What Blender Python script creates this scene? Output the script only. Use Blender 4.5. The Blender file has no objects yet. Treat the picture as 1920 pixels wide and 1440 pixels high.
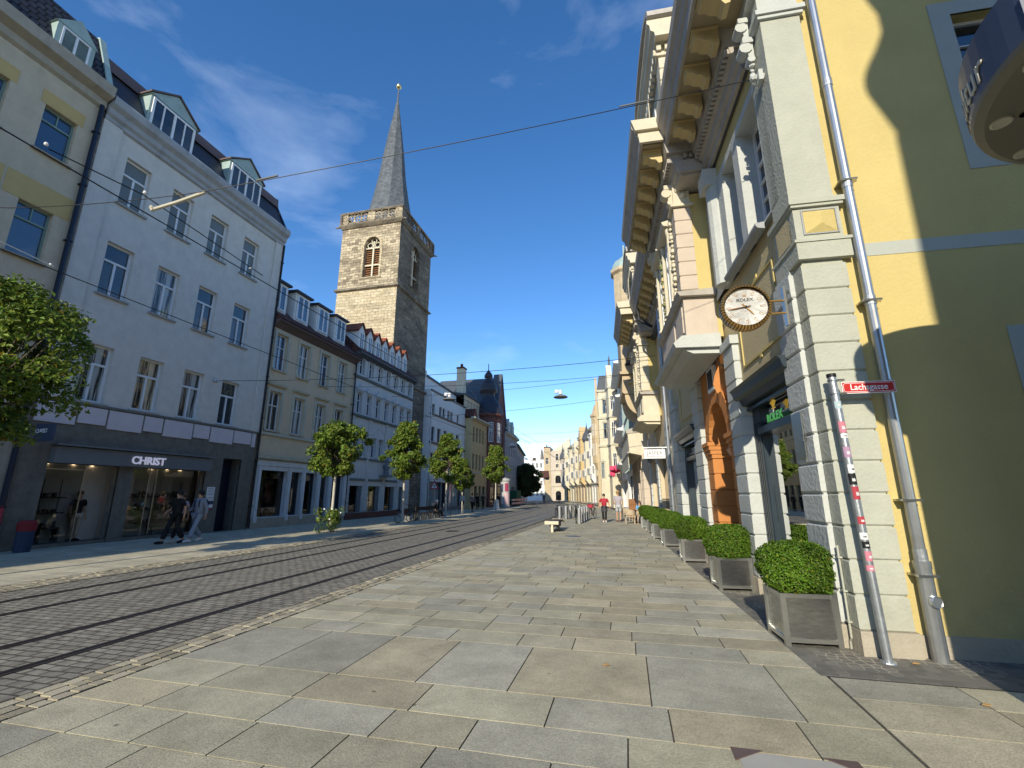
import bpy, math, random
from mathutils import Vector, Matrix, Euler
random.seed(7)
S = bpy.context.scene
col = S.collection
R = math.radians
cos, sin, pi = math.cos, math.sin, math.pi

# ------------------------------------------------------------------ materials
MAT = {}
def nt_new(name):
    m = bpy.data.materials.new(name); m.use_nodes = True
    nt = m.node_tree
    b = nt.nodes['Principled BSDF']
    MAT[name] = m
    return m, nt, b
def N(nt, t, **kw):
    n = nt.nodes.new(t)
    for k, v in kw.items():
        if k.startswith('i_'):
            n.inputs[k[2:].replace('_', ' ')].default_value = v
        else:
            setattr(n, k, v)
    return n
def mat(name, c, rough=.85, metal=0., var=.12, vs=2.5, bump=0., bs=40., spec=.3, stain=0., stainc=(.03, .03, .025), stretch=None, splash=0.):
    m, nt, b = nt_new(name)
    b.inputs['Roughness'].default_value = rough
    b.inputs['Metallic'].default_value = metal
    b.inputs['Specular IOR Level'].default_value = spec
    tc = N(nt, 'ShaderNodeTexCoord')
    mp = N(nt, 'ShaderNodeMapping')
    if stretch: mp.inputs['Scale'].default_value = stretch
    nt.links.new(tc.outputs['Object'], mp.inputs['Vector'])
    n1 = N(nt, 'ShaderNodeTexNoise', i_Scale=vs, i_Detail=6., i_Roughness=.65)
    nt.links.new(mp.outputs[0], n1.inputs['Vector'])
    mr = N(nt, 'ShaderNodeMapRange'); mr.inputs[1].default_value = .3; mr.inputs[2].default_value = .7
    mr.inputs[3].default_value = 1 - var; mr.inputs[4].default_value = 1 + var
    nt.links.new(n1.outputs['Fac'], mr.inputs[0])
    mx = N(nt, 'ShaderNodeMix', data_type='RGBA', blend_type='MULTIPLY'); mx.inputs[0].default_value = 1
    mx.inputs[6].default_value = (*c, 1)
    nt.links.new(mr.outputs[0], mx.inputs[7])
    out = mx.outputs[2]
    if stain > 0:
        n2 = N(nt, 'ShaderNodeTexNoise', i_Scale=.7, i_Detail=8., i_Roughness=.7)
        mp2 = N(nt, 'ShaderNodeMapping'); mp2.inputs['Scale'].default_value = (2.2, 2.2, .5)
        nt.links.new(tc.outputs['Object'], mp2.inputs['Vector']); nt.links.new(mp2.outputs[0], n2.inputs['Vector'])
        m2 = N(nt, 'ShaderNodeMapRange'); m2.inputs[1].default_value = .52; m2.inputs[2].default_value = .75
        m2.inputs[3].default_value = 0; m2.inputs[4].default_value = stain
        nt.links.new(n2.outputs['Fac'], m2.inputs[0])
        m3 = N(nt, 'ShaderNodeMix', data_type='RGBA'); m3.inputs[7].default_value = (*stainc, 1)
        nt.links.new(m2.outputs[0], m3.inputs[0]); nt.links.new(out, m3.inputs[6]); out = m3.outputs[2]
    if splash > 0:
        sp = N(nt, 'ShaderNodeSeparateXYZ'); nt.links.new(tc.outputs['Object'], sp.inputs[0])
        n4 = N(nt, 'ShaderNodeTexNoise', i_Scale=3.5, i_Detail=7., i_Roughness=.7); nt.links.new(tc.outputs['Object'], n4.inputs['Vector'])
        ma = N(nt, 'ShaderNodeMath', operation='MULTIPLY_ADD'); ma.inputs[1].default_value = 1.5; nt.links.new(n4.outputs['Fac'], ma.inputs[0])
        mz = N(nt, 'ShaderNodeMath', operation='MULTIPLY'); mz.inputs[1].default_value = -.55; nt.links.new(sp.outputs[2], mz.inputs[0]); nt.links.new(mz.outputs[0], ma.inputs[2])
        m5 = N(nt, 'ShaderNodeMapRange'); m5.inputs[1].default_value = .35; m5.inputs[2].default_value = .9; m5.inputs[4].default_value = splash; nt.links.new(ma.outputs[0], m5.inputs[0])
        m6 = N(nt, 'ShaderNodeMix', data_type='RGBA'); m6.inputs[7].default_value = (.22, .18, .12, 1)
        nt.links.new(m5.outputs[0], m6.inputs[0]); nt.links.new(out, m6.inputs[6]); out = m6.outputs[2]
    nt.links.new(out, b.inputs['Base Color'])
    if bump > 0:
        n3 = N(nt, 'ShaderNodeTexNoise', i_Scale=bs, i_Detail=4.)
        nt.links.new(tc.outputs['Object'], n3.inputs['Vector'])
        bp = N(nt, 'ShaderNodeBump'); bp.inputs['Strength'].default_value = bump; bp.inputs['Distance'].default_value = .02
        nt.links.new(n3.outputs['Fac'], bp.inputs['Height']); nt.links.new(bp.outputs[0], b.inputs['Normal'])
    return m
def brick(name, c1, c2, mortar, w, h, mw=.012, rough=.85, bump=.6, wall=True, noise=.25, warp=.0, offset=.5, ns=3., dark=None):
    m, nt, b = nt_new(name)
    b.inputs['Roughness'].default_value = rough; b.inputs['Specular IOR Level'].default_value = .25
    tc = N(nt, 'ShaderNodeTexCoord'); vec = tc.outputs['Object']
    if wall:
        sp = N(nt, 'ShaderNodeSeparateXYZ'); nt.links.new(vec, sp.inputs[0])
        ad = N(nt, 'ShaderNodeMath', operation='ADD'); nt.links.new(sp.outputs[0], ad.inputs[0]); nt.links.new(sp.outputs[1], ad.inputs[1])
        cb = N(nt, 'ShaderNodeCombineXYZ'); nt.links.new(ad.outputs[0], cb.inputs[0]); nt.links.new(sp.outputs[2], cb.inputs[1])
        vec = cb.outputs[0]
    if warp:
        nz = N(nt, 'ShaderNodeTexNoise', i_Scale=1.3, i_Detail=3.); nt.links.new(vec, nz.inputs['Vector'])
        sc = N(nt, 'ShaderNodeVectorMath', operation='SCALE'); sc.inputs['Scale'].default_value = warp
        nt.links.new(nz.outputs['Color'], sc.inputs[0])
        av = N(nt, 'ShaderNodeVectorMath', operation='ADD'); nt.links.new(vec, av.inputs[0]); nt.links.new(sc.outputs[0], av.inputs[1]); vec = av.outputs[0]
    bt = N(nt, 'ShaderNodeTexBrick', offset=offset)
    bt.inputs['Color1'].default_value = (*c1, 1); bt.inputs['Color2'].default_value = (*c2, 1); bt.inputs['Mortar'].default_value = (*mortar, 1)
    bt.inputs['Scale'].default_value = 1; bt.inputs['Brick Width'].default_value = w; bt.inputs['Row Height'].default_value = h
    bt.inputs['Mortar Size'].default_value = mw; bt.inputs['Mortar Smooth'].default_value = .3; bt.inputs['Bias'].default_value = 0
    nt.links.new(vec, bt.inputs['Vector'])
    n1 = N(nt, 'ShaderNodeTexNoise', i_Scale=ns, i_Detail=7., i_Roughness=.7); nt.links.new(tc.outputs['Object'], n1.inputs['Vector'])
    mr = N(nt, 'ShaderNodeMapRange'); mr.inputs[1].default_value = .3; mr.inputs[2].default_value = .7; mr.inputs[3].default_value = 1 - noise; mr.inputs[4].default_value = 1 + noise
    nt.links.new(n1.outputs['Fac'], mr.inputs[0])
    mx = N(nt, 'ShaderNodeMix', data_type='RGBA', blend_type='MULTIPLY'); mx.inputs[0].default_value = 1
    nt.links.new(bt.outputs['Color'], mx.inputs[6]); nt.links.new(mr.outputs[0], mx.inputs[7]); out = mx.outputs[2]
    if dark:
        n2 = N(nt, 'ShaderNodeTexNoise', i_Scale=.45, i_Detail=9., i_Roughness=.72); 
        mp2 = N(nt, 'ShaderNodeMapping'); mp2.inputs['Scale'].default_value = (.8, .8, 1.9)
        nt.links.new(tc.outputs['Object'], mp2.inputs['Vector']); nt.links.new(mp2.outputs[0], n2.inputs['Vector'])
        m2 = N(nt, 'ShaderNodeMapRange'); m2.inputs[1].default_value = dark[0]; m2.inputs[2].default_value = dark[1]; m2.inputs[4].default_value = dark[2]
        nt.links.new(n2.outputs['Fac'], m2.inputs[0])
        m3 = N(nt, 'ShaderNodeMix', data_type='RGBA'); m3.inputs[7].default_value = (*dark[3], 1)
        nt.links.new(m2.outputs[0], m3.inputs[0]); nt.links.new(out, m3.inputs[6]); out = m3.outputs[2]
    nt.links.new(out, b.inputs['Base Color'])
    bp = N(nt, 'ShaderNodeBump', invert=True); bp.inputs['Strength'].default_value = bump; bp.inputs['Distance'].default_value = .015
    hm = N(nt, 'ShaderNodeMath', operation='MULTIPLY_ADD'); hm.inputs[1].default_value = -.35
    nt.links.new(n1.outputs['Fac'], hm.inputs[0]); nt.links.new(bt.outputs['Fac'], hm.inputs[2])
    nt.links.new(hm.outputs[0], bp.inputs['Height']); nt.links.new(bp.outputs[0], b.inputs['Normal'])
    return m
def foliage(name, c, var=.45):
    m, nt, b = nt_new(name)
    b.inputs['Roughness'].default_value = .5; b.inputs['Specular IOR Level'].default_value = .35
    at = N(nt, 'ShaderNodeAttribute', attribute_name='tint')
    mx = N(nt, 'ShaderNodeMix', data_type='RGBA', blend_type='MULTIPLY'); mx.inputs[0].default_value = 1
    mx.inputs[6].default_value = (*c, 1); nt.links.new(at.outputs['Color'], mx.inputs[7])
    nt.links.new(mx.outputs[2], b.inputs['Base Color'])
    tr = N(nt, 'ShaderNodeBsdfTranslucent'); nt.links.new(mx.outputs[2], tr.inputs['Color'])
    ms = N(nt, 'ShaderNodeMixShader'); ms.inputs[0].default_value = .3
    nt.links.new(b.outputs[0], ms.inputs[1]); nt.links.new(tr.outputs[0], ms.inputs[2])
    nt.links.new(ms.outputs[0], nt.nodes['Material Output'].inputs['Surface'])
    return m
def clearglass(name, tint=(.75, .8, .8), base=.06):
    m, nt, b = nt_new(name)
    nt.nodes.remove(b)
    t = N(nt, 'ShaderNodeBsdfTransparent'); t.inputs[0].default_value = (*tint, 1)
    g = N(nt, 'ShaderNodeBsdfGlossy'); g.inputs['Roughness'].default_value = .02
    lw = N(nt, 'ShaderNodeFresnel'); lw.inputs[0].default_value = 1.5
    mm = N(nt, 'ShaderNodeMath', operation='MULTIPLY_ADD'); mm.inputs[1].default_value = 1.0; mm.inputs[2].default_value = base
    nt.links.new(lw.outputs[0], mm.inputs[0])
    ms = N(nt, 'ShaderNodeMixShader'); nt.links.new(mm.outputs[0], ms.inputs[0])
    nt.links.new(t.outputs[0], ms.inputs[1]); nt.links.new(g.outputs[0], ms.inputs[2])
    nt.links.new(ms.outputs[0], nt.nodes['Material Output'].inputs['Surface'])
    return m
def emis(name, c, s):
    m, nt, b = nt_new(name)
    b.inputs['Base Color'].default_value = (*c, 1)
    b.inputs['Emission Color'].default_value = (*c, 1); b.inputs['Emission Strength'].default_value = s
    return m
def glassy(name, c, rough=.04, ior=1.9, wob=.02, fold=False):
    m, nt, b = nt_new(name)
    b.inputs['Base Color'].default_value = (*c, 1); b.inputs['Roughness'].default_value = rough
    b.inputs['IOR'].default_value = ior; b.inputs['Specular IOR Level'].default_value = .5
    tc = N(nt, 'ShaderNodeTexCoord')
    if fold:                                             # hanging folds of a curtain behind the pane, dark gaps between
        mp = N(nt, 'ShaderNodeMapping'); mp.inputs['Scale'].default_value = (9, 9, .35); nt.links.new(tc.outputs['Object'], mp.inputs['Vector'])
        nf = N(nt, 'ShaderNodeTexNoise', i_Scale=1., i_Detail=3.); nt.links.new(mp.outputs[0], nf.inputs['Vector'])
        cr = N(nt, 'ShaderNodeValToRGB'); e = cr.color_ramp.elements; e[0].position = .4; e[0].color = (.012, .015, .018, 1); e[1].position = .52; e[1].color = (*c, 1)
        nt.links.new(nf.outputs['Fac'], cr.inputs[0]); nt.links.new(cr.outputs[0], b.inputs['Base Color'])
    n = N(nt, 'ShaderNodeTexNoise', i_Scale=1.6, i_Detail=1.); nt.links.new(tc.outputs['Object'], n.inputs['Vector'])
    bp = N(nt, 'ShaderNodeBump'); bp.inputs['Strength'].default_value = wob; bp.inputs['Distance'].default_value = .3
    nt.links.new(n.outputs['Fac'], bp.inputs['Height']); nt.links.new(bp.outputs[0], b.inputs['Normal'])
    return m

mat('white', (.74, .75, .76), .45, var=.04)
mat('shopwhite', (.6, .62, .63), .6, var=.06, stain=.25)
mat('greenframe', (.2, .29, .26), .5)
glassy('glass', (.012, .016, .022))
glassy('glassblue', (.02, .045, .09), ior=2.1)
glassy('curtain', (.42, .43, .4), ior=1.7, fold=True)
glassy('curtainreflect', (.5, .43, .3), ior=1.7, fold=True)  # reflections of the sunlit fronts painted into the warm curtain folds
glassy('blind', (.16, .17, .15), ior=1.6)
clearglass('shopglass', (.55, .58, .58), .05)
mat('tan', (.56, .47, .34), .95, var=.08, bump=.8, bs=28, stain=.18)
mat('tanband', (.55, .4, .17), .95, var=.06, bump=.3)
mat('tanstone', (.38, .34, .27), .9, bump=.5, stain=.3)
mat('gray', (.62, .585, .53), .95, var=.08, bump=.6, bs=35, stain=.22, stainc=(.33, .32, .33))
mat('graytrim', (.36, .37, .38), .9, stain=.5, stainc=(.06, .06, .06), bump=.3)
mat('darkstone', (.165, .15, .125), .8, var=.2, vs=4, bump=.4, bs=60, stain=.3)
mat('darkmetal', (.035, .04, .048), .5)
mat('panel', (.6, .54, .56), .6, var=.05)
mat('black', (.012, .012, .014), .5)
mat('blackblue', (.01, .016, .035), .4)
mat('cream', (.62, .5, .34), .9, var=.06, bump=.3, stain=.1)
mat('creamtrim', (.5, .48, .38), .85, stain=.2)
mat('bluegray', (.58, .58, .56), .85, var=.06, bump=.25, stain=.12)
mat('graygreen', (.16, .19, .18), .8, stain=.2)
mat('redplinth', (.14, .06, .045), .8)
mat('whiteplaster', (.74, .72, .68), .85, var=.05, stain=.12)
mat('yellowplaster', (.56, .42, .22), .9, var=.08, stain=.2)
mat('yellowwall', (.56, .45, .188), .95, var=.06, vs=1.1, bump=.4, bs=22, stain=.22, stainc=(.42, .32, .16), splash=.35)
mat('ochrewall', (.56, .46, .27), .95, var=.05, bump=.5, bs=30)
mat('palegreen', (.43, .44, .375), .9, var=.07, bump=.5, bs=24, stain=.25, stainc=(.28, .29, .24), splash=.3)
mat('palegreenband', (.42, .44, .4), .9, var=.04, bump=.2)
mat('palegray', (.5, .52, .5), .9, var=.06, bump=.6, bs=18, stain=.08)
mat('pinktan', (.54, .46, .38), .9, var=.06, bump=.3, stain=.12)
mat('creamstone', (.62, .56, .43), .9, var=.07, bump=.4, stain=.22, stainc=(.2, .17, .12))
mat('sandstone', (.5, .4, .26), .9, var=.14, bump=.5, stain=.4, stainc=(.14, .11, .08))
mat('corniche', (.42, .385, .34), .85, var=.1, bump=.3, stain=.4, stainc=(.12, .11, .1))
mat('modillion', (.6, .47, .24), .9, var=.06)
mat('soffit', (.42, .34, .22), .9, var=.06)
mat('plinth', (.38, .34, .27), .9, var=.1, bump=.5, bs=30, stain=.25)
mat('orange', (.52, .215, .065), .8, var=.08, bump=.3)
mat('shopblue', (.028, .042, .055), .35, var=.1)
mat('slate', (.075, .085, .1), .65, var=.25, vs=8, bump=.5, bs=30)
mat('rooftile_dark', (.035, .036, .048), .5, var=.3, vs=10)
mat('copper', (.32, .42, .4), .6, var=.15)
mat('brownmetal', (.13, .09, .085), .6)
brick('spireslate', (.085, .095, .11), (.13, .145, .16), (.05, .055, .06), .35, .22, .006, bump=.3)
brick('tile_dark', (.03, .033, .045), (.05, .052, .065), (.008, .008, .012), .25, .3, .03, bump=1., wall=True)
brick('tile_red', (.36, .1, .05), (.27, .08, .04), (.08, .03, .02), .2, .25, .02, bump=.8)
brick('tile_brown', (.1, .04, .035), (.14, .06, .045), (.03, .015, .012), .2, .25, .02, bump=.8)
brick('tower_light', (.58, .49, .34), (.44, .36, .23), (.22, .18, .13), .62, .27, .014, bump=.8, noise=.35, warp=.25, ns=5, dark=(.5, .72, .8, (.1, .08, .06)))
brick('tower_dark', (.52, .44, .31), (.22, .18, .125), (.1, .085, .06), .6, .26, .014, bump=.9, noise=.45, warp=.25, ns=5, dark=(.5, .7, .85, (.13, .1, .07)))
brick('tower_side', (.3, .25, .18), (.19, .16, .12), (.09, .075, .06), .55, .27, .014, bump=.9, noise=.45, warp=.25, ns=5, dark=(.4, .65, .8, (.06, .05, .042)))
brick('redbrick', (.2, .085, .065), (.15, .062, .05), (.11, .07, .058), .5, .25, .012, bump=.4)
brick('setts', (.29, .272, .225), (.215, .198, .163), (.09, .083, .07), .21, .125, .014, bump=.8, wall=False, noise=.42, warp=.1, ns=6)
mat('joint', (.36, .32, .24), .95, var=.3, vs=12, bump=.8, bs=60)
mat('darkjoint', (.085, .075, .06), .95, var=.3, vs=12, bump=.8, bs=60)
mat('groundmat', (.14, .13, .11), .95, var=.2)
mat('railsteel', (.05, .04, .036), .45, .3, var=.3, vs=5, spec=.5)
mat('railtop', (.22, .2, .19), .3, .9, var=.2)
mat('galv', (.4, .43, .46), .42, .75, var=.22, vs=14, bump=.1)
mat('zinc', (.5, .52, .54), .3, .85, var=.12, vs=6)
mat('steelbox', (.4, .4, .39), .26, 1., var=.25, vs=7, stretch=(1, 1, 4))
mat('steeltrim', (.5, .5, .48), .28, .95, var=.1)
mat('gold', (.75, .45, .14), .28, .9, var=.1)
mat('golddark', (.22, .12, .04), .4, .8)
mat('ball', (.8, .62, .3), .25, .9)
mat('signred', (.5, .03, .03), .35, var=.04)
mat('signwhite', (.8, .8, .8), .4, var=.02)
mat('navy', (.055, .07, .12), .45, var=.04)
mat('kiosk', (.2, .19, .15), .6, var=.05)
mat('kioskpale', (.55, .52, .42), .5, var=.05)
mat('barkpale', (.48, .45, .38), .8, var=.2, vs=12, bump=.5)
mat('bark', (.12, .1, .075), .9, var=.3, vs=12, bump=.7)
mat('skin', (.52, .3, .2), .6, var=.05)
mat('hairdark', (.02, .015, .012), .6); mat('hairblond', (.4, .26, .12), .6); mat('hairbrown', (.1, .06, .035), .6)
for n_, c_ in dict(redshirt=(.36, .02, .04), darkskirt=(.05, .05, .06), blackcloth=(.012, .012, .014), plaid=(.36, .33, .38), grayshorts=(.42, .43, .45), shoewhite=(.7, .7, .7),
                   graysweat=(.24, .27, .33), lightjeans=(.25, .3, .38), navybag=(.02, .022, .035), shoebrown=(.14, .06, .04), bluebag=(.12, .38, .7), pinkcloth=(.6, .42, .45),
                   beigechair=(.45, .36, .25), redbin=(.22, .02, .025), bluebin=(.03, .045, .09), wood=(.26, .12, .05), darkwood=(.05, .035, .028), poster=(.34, .05, .1),
                   posterpale=(.42, .42, .42), greencloth=(.02, .09, .05), barrierred=(.55, .07, .05), yellowpaint=(.75, .62, .1), pinkdeco=(.75, .08, .18), rubber=(.02, .02, .022),
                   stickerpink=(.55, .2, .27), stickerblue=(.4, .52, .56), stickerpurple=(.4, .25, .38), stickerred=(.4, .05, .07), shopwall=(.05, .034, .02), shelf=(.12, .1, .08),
                   terracotta=(.6, .33, .2), dialwhite=(.9, .89, .86), leafdry=(.5, .3, .12), concrete=(.42, .41, .38), graysteel=(.16, .17, .18), limegreen=(.45, .6, .2), pinkwall=(.6, .38, .3)).items():
    mat(n_, c_, .7 if n_ != 'dialwhite' else .35, var=.08 if n_ != 'dialwhite' else .01)
emis('warmlight', (1, .75, .45), 6.); emis('greenneon', (.12, .5, .12), .25); emis('goldneon', (.7, .45, .06), .2); emis('signglow', (.68, .66, .8), .2); emis('screenblue', (.1, .2, .6), .5)
foliage('leaf', (.15, .22, .035)); foliage('leafbox', (.085, .16, .014)); foliage('leafdark', (.05, .075, .028))
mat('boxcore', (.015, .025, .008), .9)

# slab paving: tint from a colour attribute, speckle from noise
m, nt, b = nt_new('slab')
b.inputs['Roughness'].default_value = .8; b.inputs['Specular IOR Level'].default_value = .25
at = N(nt, 'ShaderNodeAttribute', attribute_name='tint'); tc = N(nt, 'ShaderNodeTexCoord')
n1 = N(nt, 'ShaderNodeTexNoise', i_Scale=90., i_Detail=3.); n2 = N(nt, 'ShaderNodeTexNoise', i_Scale=1.7, i_Detail=7., i_Roughness=.7)
nt.links.new(tc.outputs['Object'], n1.inputs['Vector']); nt.links.new(tc.outputs['Object'], n2.inputs['Vector'])
r1 = N(nt, 'ShaderNodeMapRange'); r1.inputs[1].default_value = .3; r1.inputs[2].default_value = .7; r1.inputs[3].default_value = .76; r1.inputs[4].default_value = 1.22
r2 = N(nt, 'ShaderNodeMapRange'); r2.inputs[1].default_value = .3; r2.inputs[2].default_value = .7; r2.inputs[3].default_value = .74; r2.inputs[4].default_value = 1.18
nt.links.new(n1.outputs['Fac'], r1.inputs[0]); nt.links.new(n2.outputs['Fac'], r2.inputs[0])
mm = N(nt, 'ShaderNodeMath', operation='MULTIPLY'); nt.links.new(r1.outputs[0], mm.inputs[0]); nt.links.new(r2.outputs[0], mm.inputs[1])
# small dark gum spots
vo = N(nt, 'ShaderNodeTexVoronoi', i_Scale=1.9); vo.inputs['Randomness'].default_value = 1.
nt.links.new(tc.outputs['Object'], vo.inputs['Vector'])
gs = N(nt, 'ShaderNodeMapRange'); gs.inputs[1].default_value = .03; gs.inputs[2].default_value = .042; gs.inputs[3].default_value = .4; gs.inputs[4].default_value = 1.
nt.links.new(vo.outputs['Distance'], gs.inputs[0])
mg = N(nt, 'ShaderNodeMath', operation='MULTIPLY'); nt.links.new(mm.outputs[0], mg.inputs[0]); nt.links.new(gs.outputs[0], mg.inputs[1])
mx = N(nt, 'ShaderNodeMix', data_type='RGBA', blend_type='MULTIPLY'); mx.inputs[0].default_value = 1
nt.links.new(at.outputs['Color'], mx.inputs[6]); nt.links.new(mg.outputs[0], mx.inputs[7]); nt.links.new(mx.outputs[2], b.inputs['Base Color'])
bp = N(nt, 'ShaderNodeBump'); bp.inputs['Strength'].default_value = .35; bp.inputs['Distance'].default_value = .01
nt.links.new(n1.outputs['Fac'], bp.inputs['Height']); nt.links.new(bp.outputs[0], b.inputs['Normal'])
# fan setts beside the house
m, nt, b = nt_new('fansetts')
b.inputs['Roughness'].default_value = .85
tc = N(nt, 'ShaderNodeTexCoord')
v1 = N(nt, 'ShaderNodeTexVoronoi', feature='DISTANCE_TO_EDGE', i_Scale=10.); v1.inputs['Randomness'].default_value = .55
v2 = N(nt, 'ShaderNodeTexVoronoi', i_Scale=10.); v2.inputs['Randomness'].default_value = .55
nt.links.new(tc.outputs['Object'], v1.inputs['Vector']); nt.links.new(tc.outputs['Object'], v2.inputs['Vector'])
cr = N(nt, 'ShaderNodeValToRGB'); cr.color_ramp.elements[0].position = .04; cr.color_ramp.elements[0].color = (.5, .45, .35, 1)
cr.color_ramp.elements[1].position = .09; cr.color_ramp.elements[1].color = (.2, .19, .165, 1)
nt.links.new(v1.outputs['Distance'], cr.inputs[0])
n2 = N(nt, 'ShaderNodeTexNoise', i_Scale=1.2, i_Detail=3.); nt.links.new(tc.outputs['Object'], n2.inputs['Vector'])
r3 = N(nt, 'ShaderNodeMapRange'); r3.inputs[1].default_value = .5; r3.inputs[2].default_value = .62
nt.links.new(n2.outputs['Fac'], r3.inputs[0])
mj = N(nt, 'ShaderNodeMix', data_type='RGBA'); mj.inputs[6].default_value = (.19, .18, .155, 1)
nt.links.new(r3.outputs[0], mj.inputs[0]); nt.links.new(cr.outputs[0], mj.inputs[7])
bwn = N(nt, 'ShaderNodeRGBToBW'); nt.links.new(v2.outputs['Color'], bwn.inputs[0])
mk = N(nt, 'ShaderNodeMix', data_type='RGBA', blend_type='MULTIPLY'); mk.inputs[0].default_value = .45
nt.links.new(mj.outputs[2], mk.inputs[6]); nt.links.new(bwn.outputs[0], mk.inputs[7]); nt.links.new(mk.outputs[2], b.inputs['Base Color'])
bp = N(nt, 'ShaderNodeBump'); bp.inputs['Strength'].default_value = .8; bp.inputs['Distance'].default_value = .02
cl = N(nt, 'ShaderNodeClamp'); cl.inputs['Max'].default_value = .12
nt.links.new(v1.outputs['Distance'], cl.inputs[0]); nt.links.new(cl.outputs[0], bp.inputs['Height']); nt.links.new(bp.outputs[0], b.inputs['Normal'])

# ------------------------------------------------------------------ frames
class Fr:
    """facade frame: a along the wall, o outward, z up"""
    def __init__(s, ox, oy, a, n, key):
        s.o = Vector((ox, oy, 0)); s.a = Vector((a[0], a[1], 0)).normalized(); s.n = Vector((n[0], n[1], 0)).normalized(); s.key = key
    def p(s, a, o, z): return s.o + s.a * a + s.n * o + Vector((0, 0, z))
    def zero(s):
        return Fr(0, 0, s.a, s.n, s.key)
    def at(s, a, o=0):
        q = s.p(a, o, 0); return Fr(q.x, q.y, s.a, s.n, s.key)
A3 = R(3.0)
def unB(x, y): return (x * cos(A3) - y * sin(A3), x * sin(A3) + y * cos(A3))
W = Fr(0, 0, (1, 0), (0, 1), 'W')                       # world: a=x, o=y
LF = Fr(-18.2, 0, (0, 1), (1, 0), 'L')
RX = 2.63
RF = Fr(*unB(RX, 0), unB(0, 1), unB(-1, 0), 'R')
GF = Fr(*unB(0, 6.09), unB(1, 0), unB(0, -1), 'G')
BF = Fr(0, 0, unB(1, 0), unB(0, 1), 'B')                # a = B x, o = B y

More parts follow.
